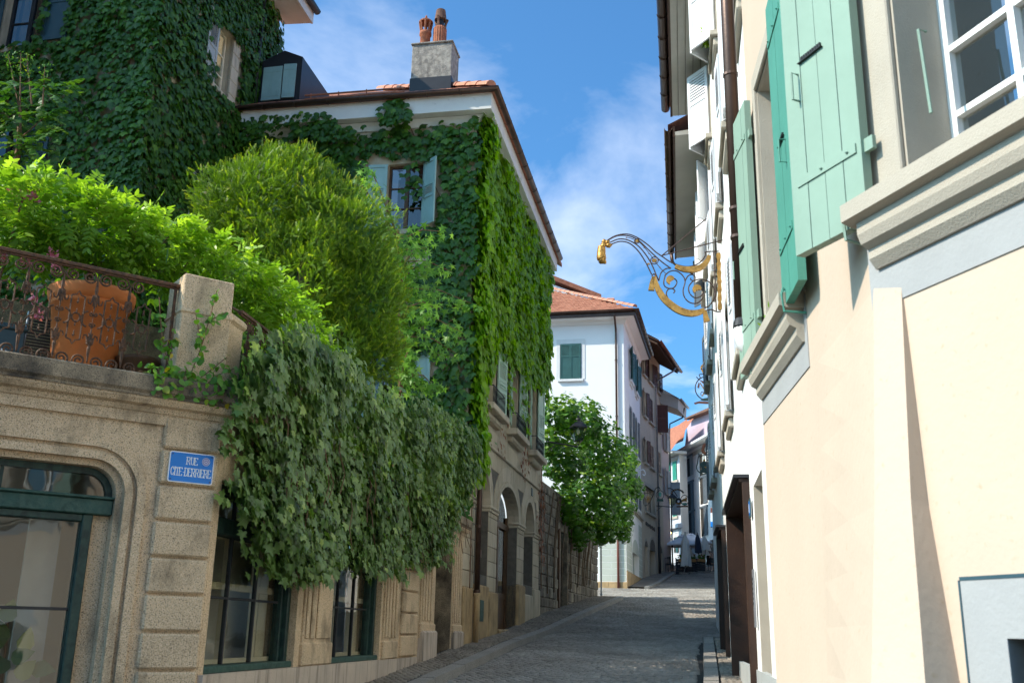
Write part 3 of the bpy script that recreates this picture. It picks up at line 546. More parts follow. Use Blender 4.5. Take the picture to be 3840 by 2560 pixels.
lettering(BW, 'RUE', -.325, -.225, 3.165, .065, .0622, K['enamel'], sg, .0072); lettering(BW, 'CITE-DERRIERE', -.462, -.092, 3.058, .072, .0622, K['enamel'], sg, .0072)
def disc(w, u, z, r0, r1, o0, o1, n=24):
    if r0 <= 0: return MB().wpoly(w, [(u+r1*cos(a), z+r1*sin(a)) for a in np.linspace(0, 2*pi, n+1)[:-1]], o0, o1)
    A_ = [(u+r0*cos(a), z+r0*sin(a)) for a in np.linspace(0, 2*pi, n+1)]; B_ = [(u+r1*cos(a), z+r1*sin(a)) for a in np.linspace(0, 2*pi, n+1)]; return MB().band(w, A_, B_, o0, o1)
disc(BW, -.148, 3.205, 0, .034, .0622, .0632).build('sticker', K['lilac'], sg); disc(BW, -.148, 3.205, .018, .022, .0633, .0638).build('sticker_ring', K['enamel'], sg); disc(BW, -.148, 3.205, 0, .006, .0633, .0638, 8).build('sticker_dot', K['enamel'], sg); disc(BW, -.148, 3.205, .0345, .037, .0622, .0636).build('sticker_ring', K['enamel'], sg)
for u in (su0+.025, su1-.025):
    for z in (sz0+.025, sz1-.025): disc(BW, u, z, 0, .006, .062, .066, 8).build('screw', K['rustiron'], sg)
# ================================================================ generic house pieces
class Leaf:
    """a hinged leaf on wall w: local x runs from the hinge, t outward from the leaf's back"""
    def __init__(s, w, uh, o, sgn, ang): s.w, s.uh, s.o, s.sgn, s.a = w, uh, o, sgn, radians(ang)
    def P(s, x, z, t): return s.w.P(s.uh+s.sgn*(x*cos(s.a)-t*sin(s.a)*1), z, s.o+x*sin(s.a)+t*cos(s.a))
def lbox(b, L, x0, x1, z0, z1, t0, t1, tilt=0):
    p = [L.P(x0, z0, t0), L.P(x1, z0, t0), L.P(x1, z0, t1), L.P(x0, z0, t1)]; q = [L.P(x0, z1, t0), L.P(x1, z1, t0), L.P(x1, z1, t1), L.P(x0, z1, t1)]
    if tilt: p = [L.P(x0, z0, t1), L.P(x1, z0, t1), L.P(x1, z0-.004, t1+.004), L.P(x0, z0-.004, t1+.004)]; q = [L.P(x0, z1, t0), L.P(x1, z1, t0), L.P(x1, z1-.004, t0+.004), L.P(x0, z1-.004, t0+.004)]
    b.box8(p+q)
def shutter(parent, w, hinge, width, sgn, z0, z1, o, m, ang=0, louv=((.62, .93),), name='shutter', fine=.05, th=.035, st=.07):
    L = Leaf(w, hinge, o, sgn, ang); b = MB(); H = z1-z0; s = min(st, width*.2)
    lbox(b, L, 0, s, z0, z1, 0, th); lbox(b, L, width-s, width, z0, z1, 0, th); zs = [z0]
    for a, c in louv: zs += [z0+a*H, z0+c*H]
    zs.append(z1); lv = MB()
    for i in range(0, len(zs), 2):
        a, c = zs[i], zs[i+1]; lbox(b, L, s, width-s, a, min(a+s, c), 0, th*.98); lbox(b, L, s, width-s, max(c-s, a), c, 0, th*.97)
        if c-a > 2*s+.02: lbox(b, L, s, width-s, a+s, c-s, .006, th*.45)
    for i in range(1, len(zs)-1, 2):
        a, c = zs[i], zs[i+1]; n = max(2, int((c-a)/fine)); d = (c-a)/n
        for k in range(n): lbox(lv, L, s*.9, width-s*.9, a+d*k, a+d*(k+1.1), .004, th*.9, 1)
    so = b.build(name, m, parent)
    if lv.v: lv.build('louvre', m, so)
    return so
def board_shutter(parent, w, hinge, width, sgn, z0, z1, o, m, ang=0, nb=3, th=.035, straps=(.12, .85)):
    L = Leaf(w, hinge, o, sgn, ang); so = None
    for k in range(nb):
        b = MB(); lbox(b, L, width*k/nb+.002, width*(k+1)/nb-.002, z0, z1, 0, th+.001*(k % 2)); q = b.build('shutter' if so is None else 'board', m, parent if so is None else so); so = so or q
    for f in straps: b = MB(); lbox(b, L, .01, width-.02, z0+f*(z1-z0)-.02, z0+f*(z1-z0)+.02, th+.001, th+.008); b.build('strap_hinge', m, so)
    return so
def window(parent, w, u0, u1, z0, z1, dep, fm, nv=2, nh=3, gl='glassd', fw=.06, sill=None, sout=.12, curtain=None, name='window'):
    """glazed frame set back by dep in an opening of wall w, with panes and a dark room behind"""
    f = MB().wbox(w, u0, u0+fw, z0, z1, -dep-.06, -dep).wbox(w, u1-fw, u1, z0, z1, -dep-.06, -dep).wbox(w, u0+fw, u1-fw, z0, z0+fw, -dep-.06, -dep).wbox(w, u0+fw, u1-fw, z1-fw, z1, -dep-.06, -dep)
    fo = f.build(name, fm, parent); du = (u1-u0-2*fw)/nv; dz = (z1-z0-2*fw)/nh; bars = MB()
    for k in range(1, nv): c = u0+fw+du*k; t = .045 if (nv == 2 or k*2 == nv) else .016; bars.wbox(w, c-t, c+t, z0+fw, z1-fw, -dep-.055, -dep+.004)
    for k in range(1, nh): c = z0+fw+dz*k; bars.wbox(w, u0+fw, u1-fw, c-.014, c+.014, -dep-.05, -dep-.002)
    if bars.v: bars.build('glazing_bar', fm, fo)
    MB().wbox(w, u0+fw*.8, u1-fw*.8, z0+fw*.8, z1-fw*.8, -dep-.035, -dep-.03).build('pane', K[gl], fo)
    MB().wbox(w, u0, u1, z0, z1, -dep-.75, -dep-.7).build('room', K['dark'], fo)
    if curtain: MB().wbox(w, u0+curtain[0]*(u1-u0), u0+curtain[1]*(u1-u0), z0, z1-.1, -dep-.2, -dep-.19).build('curtain', K['curtain'], fo)
    if sill: MB().wbox(w, u0-.1, u1+.1, z0-.13, z0, -dep, sout, .015).build('sill', sill, fo)
    return fo
def wallgrid(w, u0, u1, z0, z1, ops, dep=.25, o=0):
    """front face of a wall with rectangular openings and their reveals"""
    b = MB(); U = sorted({u0, u1, *[x for q in ops for x in q[:2] if u0 < x < u1]}); Z = sorted({z0, z1, *[x for q in ops for x in q[2:4] if z0 < x < z1]})
    for i in range(len(U)-1):
        for j in range(len(Z)-1):
            cu, cz = (U[i]+U[i+1])/2, (Z[j]+Z[j+1])/2
            if any(q[0] < cu < q[1] and q[2] < cz < q[3] for q in ops): continue
            b.add([w.P(U[i], Z[j], o), w.P(U[i+1], Z[j], o), w.P(U[i+1], Z[j+1], o), w.P(U[i], Z[j+1], o)], [(0, 1, 2, 3)])
    for a, c, d, e in ops:
        q = [(a, d), (c, d), (c, e), (a, e)]; n = [w.P(u, z, o) for u, z in q]+[w.P(u, z, o-dep) for u, z in q]; b.add(n, [(0, 1, 5, 4), (1, 2, 6, 5), (2, 3, 7, 6), (3, 0, 4, 7)])
    return b
def gutter(parent, path, z, r, m, label=None, brackets=0):
    """half-round gutter along a plan polyline (outer side to the right), with bead and joints"""
    pr = [(r*cos(a), z+r*sin(a)) for a in np.linspace(pi, 2*pi, 9)]+[(r*.9*cos(a), z+r*.9*sin(a)) for a in np.linspace(2*pi, pi, 9)]
    g_ = MB().sweep(path, pr).build('gutter', m, parent, smooth=True); P = [np.array(p, float) for p in path]
    for a, c in zip(P[:-1], P[1:]):
        L_ = np.linalg.norm(c-a); n = int(L_/.75)
        for k in range(1, n):
            q = a+(c-a)*k/n; t = (c-a)/L_; nn = np.array([t[1], -t[0]])
            MB().tube([(q[0]+nn[0]*r*1.03*cos(x), q[1]+nn[1]*r*1.03*cos(x), z+r*1.03*sin(x)) for x in np.linspace(pi, 2*pi, 9)], .012, 4).build('bracket', m, g_)
    return g_
# ================================================================ ivy-clad house with the arcade
DW = Wall((-.77, 21.63), 10.8, -1); DC = DW.xy(-.79); EW = Wall(DC, -79.5, 1); DEND = 9.6
ih = thing('ivy_house', 'ivy-clad house with stone arcade, pale green shutters and tall chimney', 'house', (DC[0], DC[1], zg(DW, -.79)))
EAV = 13.55
DOP = [(.9, 2.1, 6.75, 9.1), (3.95, 5.15, 6.75, 9.1), (7.1, 8.3, 6.75, 9.1), (.9, 2.1, 10.3, 12.2), (3.95, 5.15, 10.3, 12.2), (7.1, 8.3, 10.3, 12.2)]
wallgrid(DW, -.79, DEND, 5.95, EAV-.3, DOP, .3).build('wall', K['ash'], ih)
EOP = [(1.2, 2.08, 10.5, 12.15), (3.45, 4.35, 10.5, 12.15), (1.3, 2.2, 6.0, 7.6), (3.5, 4.4, 6.0, 7.6)]
wallgrid(EW, 0, 5.9, 3.5, EAV-.3, EOP, .25).build('wall', K['ash'], ih)
# arcade storey: recessed backing with arched openings, then the dressed blocks in front
IMP = 4.55
ARC = [(.25, 1.70, .72, 2.95), (2.70, 5.45, .74, 1.60), (6.45, 8.03, .76, 3.0)]   # u0, u1, rise, bottom
def arcpts(u0, u1, rise, off=0, n=14): return [((u0+u1)/2-((u1-u0)/2+off)*cos(a), IMP+(rise+off)*sin(a)) for a in np.linspace(0, pi, n)]
bk = MB(); edges = [-.79]
for u0, u1, rs, zb in ARC:
    A = arcpts(u0, u1, rs); zt = 5.95
    for (ua, za), (ub, zb_) in zip(A[:-1], A[1:]):
        bk.add([DW.P(ua, za+.05, -.02), DW.P(ub, zb_+.05, -.02), DW.P(ub, zt, -.02), DW.P(ua, zt, -.02)], [(0, 1, 2, 3)])
    for u in (u0, u1): bk.add([DW.P(u, zb, -.02), DW.P(u, IMP, -.02), DW.P(u, IMP, -.32), DW.P(u, zb, -.32)], [(0, 1, 2, 3)])
    edges += [u0, u1]
edges.append(9.08)
for i in range(0, len(edges), 2): bk.add([DW.P(edges[i], .8, -.02), DW.P(edges[i+1], .8, -.02), DW.P(edges[i+1], 5.95, -.02), DW.P(edges[i], 5.95, -.02)], [(0, 1, 2, 3)])
for (u0, u1, rs, zb) in (ARC[0], ARC[2]): bk.add([DW.P(u0, .8, -.02), DW.P(u1, .8, -.02), DW.P(u1, zb, -.02), DW.P(u0, zb, -.02)], [(0, 1, 2, 3)]); bk.add([DW.P(u0, zb, -.3), DW.P(u1, zb, -.3), DW.P(u1, IMP+1, -.3), DW.P(u0, IMP+1, -.3)], [(0, 1, 2, 3)])
bk.build('arcade_wall', K['joint'], ih)
CH = .335
def blocks(u0, u1, z0, z1, o1=.0, first=0):
    z = z0; j = first
    while z < z1-.05:
        zt = min(z+CH, z1); n = max(1, round((u1-u0)/.95)); off = 0 if j % 2 == 0 or n == 1 else .45; x = u0; cuts = [u0]+[u0+(u1-u0)*(k+ (.5 if j % 2 else 0))/n for k in range(1 if j % 2 == 0 else 0, n) if u0 < u0+(u1-u0)*(k+(.5 if j % 2 else 0))/n < u1-.1]+[u1]
        for a, c in zip(cuts[:-1], cuts[1:]): piece('stone_block', DW, a+.005, c-.005, z+.005, zt-.005, -.3, o1+random.uniform(-.004, .004), random.choice((K['ash'], K['ash'], K['ash2'])), ih, .01)
        z = zt; j += 1
for u0, u1 in ((-.79, .25), (1.70, 2.70), (5.45, 6.45), (8.03, 9.08)):
    zb = zg(DW, u0); pt = 2.62 if u0 < 3 else 2.95
    blocks(u0, u1, pt, IMP-.14)
    piece('plinth_stone', DW, u0-(.0 if u0 > 0 else 0), u1+.03, zb-.3, pt-.004, -.35, .06, K['ochre'] if u0 < 7 else K['ash'], ih, .03)
    MB().wbox(DW, u0-.02, u1+.02, IMP-.14, IMP-.07, -.32, .03, .012).wbox(DW, u0-.045, u1+.045, IMP-.07, IMP, -.32, .055, .02).build('impost', K['ash2'], ih)
for i, (u0, u1, rs, zb) in enumerate(ARC):
    A0 = arcpts(u0, u1, rs, 0, 15); A1 = arcpts(u0, u1, rs, .10, 15); MB().band(DW, A0, A1, -.3, .035).build('archivolt', K['ash2'], ih); MB().band(DW, A1, arcpts(u0, u1, rs, .14, 15), -.3, .012).build('archivolt', K['ash'], ih)
    nv = 9 if i == 1 else 7; Ai = arcpts(u0, u1, rs, .142, nv+1); Ao = arcpts(u0, u1, rs, .50, nv+1)
    for (a, c, d, e) in zip(Ai[:-1], Ai[1:], Ao[1:], Ao[:-1]):
        g = np.mean([a, c, d, e], 0); q = [tuple(g+(np.array(p)-g)*.985) for p in (a, c, d, e)]; q = [(min(max(u, -.78), 9.07), min(z, 5.86)) for u, z in q]
        MB().wpoly(DW, q, -.1, .0+random.uniform(-.003, .003)).build('voussoir', random.choice((K['ash'], K['ash2'])), ih)
for i, (a, c) in enumerate(((-.79, -.25), (2.20, 2.28), (5.98, 6.0), (8.55, 9.08))):
    if c-a > .3: blocks(a, c, IMP+.0, 5.88)
for u in np.arange(-.79, 9.0, .98): piece('stone_block', DW, u+.005, min(u+.975, 9.08), 5.45, 5.88, -.05, -.008, K['ash'], ih, .01)
MB().wbox(DW, -.79, 9.12, 5.88, 5.95, -.1, .05, .015).build('string_course', K['ash2'], ih)
for k, u in enumerate(np.arange(-.79, 9.4, .85)): piece('stone_block', DW, u+.005, min(u+.845, DEND), 5.955, 6.40, -.05, .006, random.choice((K['ash'], K['ash2'])), ih, .008)
piece('sill_slope', DW, .25, 1.70, 2.72, 2.95, -.5, -.03, K['plinth'], ih, .05); piece('sill_slope', DW, 6.45, 8.03, 2.75, 3.0, -.5, -.03, K['ash'], ih, .04)
piece('plinth_stone', DW, .25, 1.70, zg(DW, .3)-.3, 2.72, -.4, .05, K['ochre'], ih, .03); piece('plinth_stone', DW, 6.45, 8.03, zg(DW, 6.5)-.3, 2.75, -.4, .02, K['ash'], ih, .03); piece('vent_grille', DW, .75, 1.12, 1.95, 2.40, .04, .06, K['tgreen'], ih, .004); piece('door_step', DW, 2.70, 5.45, 1.2, 1.80, -.6, .12, K['ochre'], ih, .03)
# wooden arcade door
dr = MB().wbox(DW, 2.72, 2.86, 1.80, IMP+.1, -.36, -.26).wbox(DW, 5.29, 5.43, 1.80, IMP+.1, -.36, -.26).wbox(DW, 2.72, 5.43, IMP-.25, IMP-.10, -.38, -.24).wbox(DW, 4.0, 4.12, 1.80, 5.25, -.36, -.25)
for a, c in ((2.86, 4.0), (4.12, 5.29)): dr.wbox(DW, a, c, 1.80, 2.55, -.34, -.29).wbox(DW, a, a+.12, 2.55, IMP-.25, -.34, -.27).wbox(DW, c-.12, c, 2.55, IMP-.25, -.34, -.27).wbox(DW, a, c, 2.55, 2.68, -.34, -.27)
door = dr.build('door', K['oak'], ih)
for a, c in ((2.98, 3.88), (4.24, 5.17)): MB().wbox(DW, a, c, 2.68, IMP-.25, -.32, -.31).build('pane', K['glassd'], door); MB().wbox(DW, a+.1, c-.1, 1.95, 2.42, -.29, -.27).build('panel', K['oak'], door)
MB().wpoly(DW, [(2.8, IMP-.1)]+arcpts(2.8, 5.35, .66)+[(5.35, IMP-.1)], -.32, -.31).build('fanlight', K['glassd'], door); MB().wbox(DW, 2.75, 5.4, 1.8, 5.3, -1.1, -1.0).build('room', K['dark'], door)
# upper windows with sills, rails and shutters
for k, (u0, u1, z0, z1) in enumerate(DOP):
    wn = window(ih, DW, u0, u1, z0, z1, .2, K['creamwood'], 2, 3, 'glassd')
    if k < 3:
        s = MB().wbox(DW, u0-.35, u1+.35, 6.60, 6.75, -.1, .30, .015).build('sill', K['ash2'], ih); MB().wbox(DW, u0-.2, u1+.2, 6.42, 6.60, -.1, .16, .05).build('sill_bracket', K['ash'], s)
        rl = MB().tube([DW.P(u0-.1, 7.2, .02), DW.P(u0-.1, 7.2, .22), DW.P(u1+.1, 7.2, .22), DW.P(u1+.1, 7.2, .02)], .014, 5).tube([DW.P(u0-.1, 6.8, .22), DW.P(u1+.1, 6.8, .22)], .012, 5)
        for q in np.linspace(u0-.1, u1+.1, 13): rl.tube([DW.P(q, 6.76, .22), DW.P(q+.05, 6.98, .22), DW.P(q, 7.2, .22)], .007, 4).tube([DW.P(q, 6.76, .22), DW.P(q-.05, 6.98, .22), DW.P(q, 7.2, .22)], .007, 4)
        rl.build('window_rail', K['black'], ih)
        shutter(ih, DW, u0, .64, -1, 6.85, 9.05, .04, K['shutpale'], 8, ((.27, .33), (.40, .58)), fine=.055); shutter(ih, DW, u1, .64, 1, 6.85, 9.05, .04, K['shutpale'], 8, ((.27, .33), (.40, .58)), fine=.055)
window(ih, EW, 1.2, 2.08, 10.5, 12.15, .12, K['oak'], 2, 3, 'glassd', .05, K['ash'], .05, (.25, .75))
shutter(ih, EW, 2.08, .46, 1, 10.52, 12.13, .03, K['shutblue'], 4, ((.40, .62),), fine=.045); shutter(ih, EW, 1.2, .46, -1, 10.52, 12.13, .03, K['shutblue'], 38, ((.46, .60),), fine=.045)
window(ih, EW, 3.45, 4.35, 10.5, 12.15, .12, K['oak'], 2, 3, 'glassd', .05, K['ash'], .05); shutter(ih, EW, 4.35, .46, 1, 10.52, 12.13, .03, K['shutblue'], 4, ((.40, .62),)); shutter(ih, EW, 3.45, .46, -1, 10.52, 12.13, .03, K['shutblue'], 6, ((.40, .62),))
for u0, u1 in ((1.3, 2.2), (3.5, 4.4)):
    window(ih, EW, u0, u1, 6.0, 7.6, .12, K['oak'], 2, 3, 'glassd', .05, K['ash'], .05)
    for h, sg_ in ((u0, -1), (u1, 1)): shutter(ih, EW, h, .46, sg_, 6.02, 7.58, .03, K['shutblue'], 5, ((.40, .62),))
# eaves, gutter, roof
DEr = DW.xy(DEND); ev = [EW.xy(5.9), DC, DEr]
MB().sweep(ev, [(-.1, EAV-.31), (.40, EAV-.36), (.40, EAV-.33), (-.1, EAV-.28)]).build('soffit', K['woodw'], ih); MB().sweep(ev, [(.38, EAV-.36), (.42, EAV-.36), (.42, EAV+.13), (.36, EAV+.13)]).build('fascia', K['woodw'], ih); MB().sweep(ev, [(0, EAV-.52), (.05, EAV-.52), (.10, EAV-.42), (.16, EAV-.35), (0, EAV-.35)]).build('eaves_moulding', K['woodw'], ih)
ge = [np.array(EW.xy(5.9, .52)), DC+EW.n*.52+DW.n*.52, np.array(DW.xy(DEND, .52))]; gutter(ih, ge, EAV+.10, .095, K['copper'])
PI2 = .64
def roofplane(w, u0, u1, a0, a1, z0, run, pitch):
    """roof slab: eave from u0 to u1 at out .5, top edge inset by a0, a1 after a horizontal run"""
    e = [w.P(u0, z0, .5), w.P(u1, z0, .5), w.P(u1+a1, z0+pitch*run, .5-run), w.P(u0+a0, z0+pitch*run, .5-run)]; return MB().add(e+[(x, y, z-.12) for x, y, z in e], [(0, 1, 2, 3), (7, 6, 5, 4), (0, 4, 5, 1), (1, 5, 6, 2), (2, 6, 7, 3), (3, 7, 4, 0)])
rf = roofplane(EW, -.5, 9, 5.2, 0, EAV+.12, 5.2, PI2).add([], []); e2 = roofplane(DW, -1.29, 10.2, 5.2, 0, EAV+.12, 5.2, PI2); rf.add(e2.v, e2.f); roof = rf.build('roof', K['tile'][0], ih)
for nrow in range(7):
    for k in range(48):
        u = -.42+.15*k+(.075 if nrow % 2 else 0); o = .54-.27*nrow; z = EAV+.135+PI2*.27*nrow
        if u+o < -.35+.54*0-.0: continue
        if u < .0+nrow*.27-.55 or u > 6.3 or (1.0-.45 < u < 1.78 and 2 <= nrow): continue
        b = MB(); c = EW.P(u, z, o-.15); b.add([EW.P(u-.07, z-.02, o), EW.P(u+.07, z-.02, o), EW.P(u+.07, z+PI2*.30, o-.32), EW.P(u-.07, z+PI2*.30, o-.32), EW.P(u-.07, z+.0, o+.0), EW.P(u+.07, z+.0, o), EW.P(u+.07, z+.015+PI2*.30, o-.32), EW.P(u-.07, z+.015+PI2*.30, o-.32)], [(0, 1, 5, 4), (4, 5, 6, 7), (1, 2, 6, 5), (3, 0, 4, 7)])
        b.v = [(x+random.uniform(-.006, .006), y, zz+random.uniform(-.008, .008)) for x, y, zz in b.v]
        b.build('roof_tile', random.choice(K['tile']), roof)
def halftile(p0, p1, r, m, parent, n=8):
    p0, p1 = np.array(p0), np.array(p1); t = p1-p0; t = t/np.linalg.norm(t); x = np.cross(t, (0, 0, 1)); x /= np.linalg.norm(x); y = np.cross(x, t); b = MB()
    for q, rr in ((p0, r*1.08), (p1, r*.9)):
        for a in np.linspace(0, pi, n): b.v.append(tuple(q+x*cos(a)*rr+y*sin(a)*rr))
    for i in range(n-1): b.f.append((i, i+1, n+i+1, n+i))
    b.f.append(tuple(range(n))); return b.build('ridge_tile', m, parent, smooth=False)
h0 = np.array(EW.P(-.40, EAV+.22, .40)); hd = np.array([EW.d[0]+DW.d[0]*0-EW.n[0], EW.d[1]-EW.n[1], PI2]);
for k in range(12): halftile(h0+hd*.34*k, h0+hd*(.34*k+.38), .13, K['hiptile'], roof)
# chimney
cO = -.55; cu = lambda px, py: EW.uv(px, py, cO)
uR, uL = cu(1690, 300)[0], cu(1540, 300)[0]; zc1 = cu(1620, 165)[1]; cd = .72
chm = MB().wbox(EW, uR, uL, EAV+.2, zc1, cO-cd, cO, .01).build('chimney', K['cement'], roof)
MB().wbox(EW, uR-.03, uL+.03, zc1, zc1+.05, cO-cd-.04, cO+.04, .015).build('chimney', K['cement'], roof); MB().wbox(EW, uR-.02, uL+.02, EAV+.3, cu(1620, 290)[1], cO-cd-.02, cO+.025, .01).build('flashing', K['lead'], roof)
def spot(px, o): u = EW.uv(px, 100, o)[0]; return EW.P(u, zc1+.05, o)
c1 = spot(1597, cO-.28); c2 = spot(1651, cO-.3); k_ = .0048
MB().lathe(c1, [(.125, 0), (.13, .02), (.127, .36), (.155, .39), (.15, .47), (.11, .50)], 20).build('chimney_pot', K['terra2'], roof, smooth=True)
tp = MB()
for a in np.linspace(0, 2*pi, 9)[:-1]: tp.tube([(c1[0]+r_*cos(a), c1[1]+r_*sin(a), c1[2]+z_) for r_, z_ in ((.115, .48), (.14, .62), (.16, .75))], .026, 6)
tp.lathe(c1, [(.175, .74), (.18, .77), (.14, .81), (.045, .84), (.022, .87), (.032, .91), (.022, .95), (.004, .98)], 20).build('pot_cowl', K['terra2'], roof)
rb = MB(); n = 36
for r_, z_ in ((.17, 0), (.17, .54), (.13, .60)):
    for k in range(n): q = r_*(1 if k % 2 else .93); rb.v.append((c2[0]+q*cos(2*pi*k/n), c2[1]+q*sin(2*pi*k/n), c2[2]+z_))
for i in range(2):
    for k in range(n): l = (k+1) % n; rb.f.append((i*n+k, i*n+l, (i+1)*n+l, (i+1)*n+k))
rb.f.append(tuple(range(2*n, 3*n))); rb.build('chimney_pot', K['terra2'], roof)
MB().lathe((c2[0], c2[1], c2[2]+.58), [(.09, 0), (.09, .26)], 14).build('flue', K['black'], roof)
cw = MB().lathe((c2[0], c2[1], c2[2]+.80), [(.155, 0), (.153, .02), (.118, .28), (.06, .32), (.005, .33)], 16)
for a in (.2, 2.4, 4.4): cw.tube([(c2[0]+r_*cos(a), c2[1]+r_*sin(a), c2[2]+z_) for r_, z_ in ((.11, .58), (.13, .7), (.18, .84))], [.04, .035, .035], 5)
cw.build('pot_cowl', K['olddark'], roof)
# dormer with shuttered window, snow rails
dO = -.35; du = lambda px, py: EW.uv(px, py, dO); a0, a1 = du(1128, 300)[0], du(975, 300)[0]; zb, zm, zt = EAV+.3, du(1120, 215)[1], du(1068, 190)[1]; am = du(1068, 190)[0]
pts = [(a0, zb), (a0, zm), (am, zt), (a1, zm-.05), (a1, zb)]; MB().wpoly(EW, pts, dO-2.6, dO).build('dormer', K['lead'], roof)
zz0, zz1 = du(1060, 376)[1], du(1060, 248)[1]; ac = du(1062, 300)[0]
board_shutter(roof, EW, a1-.10, a1-.10-ac-.01, -1, zz0, zz1-.04, dO+.02, K['shutblue'], 2, 2); board_shutter(roof, EW, ac+.0-(ac-a0-.12), ac-a0-.14, 1, zz0+.03, zz1, dO+.03, K['shutblue'], 2, 2)
for dz in (0, .10): MB().tube([EW.P(4.25, EAV+.42+dz, .12), EW.P(1.75, EAV+.42+dz, .12)], .025, 6).build('snow_rail', K['tile'][0], roof)
for u in (4.1, 3.4, 2.7, 2.0): MB().tube([EW.P(u, EAV+.25, .1), EW.P(u, EAV+.56, .12)], .015, 5).build('rail_post', K['tile'][0], roof)
# downpipe by the arcade
dpx = DW.xy(.0, .14); dpz = rz(dpx[1])+.1
MB().tube([(dpx[0], dpx[1], 2.55), (dpx[0], dpx[1], 6.6)], .062, 10).build('downpipe', K['copper'], ih, smooth=True); MB().tube([(dpx[0], dpx[1], dpz), (dpx[0], dpx[1], 2.4), (dpx[0], dpx[1], 2.5)], [.058, .058, .085], 10).build('downpipe_foot', K['ochre'], ih, smooth=True)
for z in (2.55, 3.9, 5.2): MB().tube([(dpx[0], dpx[1], z-.03), (dpx[0], dpx[1], z+.03)], .075, 10).build('pipe_collar', K['copper'], ih)
MB().wbox(DW, .0-.0, .06, 3.25, 3.4, .195, .2).build('sticker', K['copperred'], ih)
piece('house_number', DW, 7.55, 7.75, 5.55, 5.78, .0, .02, K['shutnavy'], ih, .003)
# ================================================================ tall ivy building at the back left
AR = Wall((-6.64, 21.92), 11, -1); AC = AR.xy(-4.24); AF = Wall(AC, -79, 1)
ab = thing('ivy_building', 'tall dark house wrapped in ivy behind the terrace', 'house', (AC[0], AC[1], TER))
AROP = [(-1.75, -.95, 13.6, 15.3), (-1.75, -.95, 9.8, 11.5)]
wallgrid(AR, -4.24, 1.35, 3.5, 17.5, AROP, .25).build('wall', K['ash'], ab)
AFOP = [(2.5, 3.5, 13.25, 15.3), (2.5, 3.5, 9.6, 11.5), (5.2, 6.2, 13.25, 15.3)]
wallgrid(AF, 0, 8, 3.5, 17.5, AFOP, .25).build('wall', K['ash'], ab)
MB().add([AR.P(1.35, 3.5), AR.P(1.35, 17.5), AR.P(1.35, 17.5, -6), AR.P(1.35, 3.5, -6)], [(0, 1, 2, 3)]).build('wall', K['ash'], ab)
for q in AFOP: window(ab, AF, *q, .18, K['blackm'], 2, 3, 'glassd', .07, K['ash2'], .08)
for q in AROP: window(ab, AR, *q, .18, K['creamwood'], 2, 3, 'glass', .05, K['ash2'], .1, (0.1, .9))
for z0, z1 in ((13.3, 15.2), (9.7, 11.4)): shutter(ab, AF, 2.5, .62, -1, z0, z1, .05, K['shutnavy'], 3, ((.5, .9),)); shutter(ab, AF, 3.5, .62, 1, z0, z1, .05, K['shutnavy'], 3, ((.5, .9),))
for z0, z1 in ((13.6, 15.3), (9.8, 11.5)): shutter(ab, AR, -1.75, .5, -1, z0, z1, .05, K['shutpgrey'], 3, ((.5, .9),))
for z in np.arange(13.45, 15.5, .36): piece('surround_stone', AR, -.95, -.62, z, z+.35, -.1, .04, K['ash2'], ab, .012)
av = [AF.xy(8), AC, AR.xy(1.75)]; MB().sweep(av, [(-.1, 17.45), (.75, 17.40), (.75, 17.43), (-.1, 17.5)]).build('soffit', K['woodw'], ab); MB().sweep(av, [(.72, 17.38), (.78, 17.38), (.78, 17.72), (.72, 17.72)]).build('fascia', K['woodw'], ab)
gutter(ab, [AF.xy(8, .88), AC+AF.n*.88+AR.n*.88, AR.xy(1.75, .88)], 17.74, .1, K['blackm']); MB().add([AF.P(8, 17.72, .8), AF.P(-.8, 17.72, .8), AR.P(1.75, 17.72, .8), AR.P(1.75, 20.5, -3.2), AF.P(3.2, 20.5, -3.2), AF.P(8, 20.5, -3.2)], [(0, 1, 4, 5), (1, 2, 3, 4)]).build('roof', K['tile'][2], ab)
ax = AR.xy(.15, .12); MB().tube([(ax[0], ax[1], 13.75), (ax[0], ax[1], 17.4)], .05, 8).build('downpipe', K['blackm'], ab, smooth=True)
wg = MB()  # unseen wing and roof, added to cast shade on the ivy front
for a, b_ in (((-11.9, 15.6), (-11.9, 19.2)), ((-11.9, 19.2), (-18, 20.2)), ((-18, 20.2), (-18, 16.6)), ((-18, 16.6), (-11.9, 15.6))): wg.add([(*a, 3.5), (*b_, 3.5), (*b_, 21), (*a, 21)], [(0, 1, 2, 3)])
wg.build('shade_wing_wall', K['ash'], ab); MB().add([(-11.6, 15.3, 20.9), (-11.6, 19.4, 20.9), (-15, 19.9, 24), (-15, 16, 24), (-18.3, 20.4, 20.9), (-18.3, 16.4, 20.9)], [(0, 1, 2, 3), (3, 2, 4, 5), (0, 3, 5), (1, 4, 2)]).build('shade_wing_roof', K['tile'][2], ab)
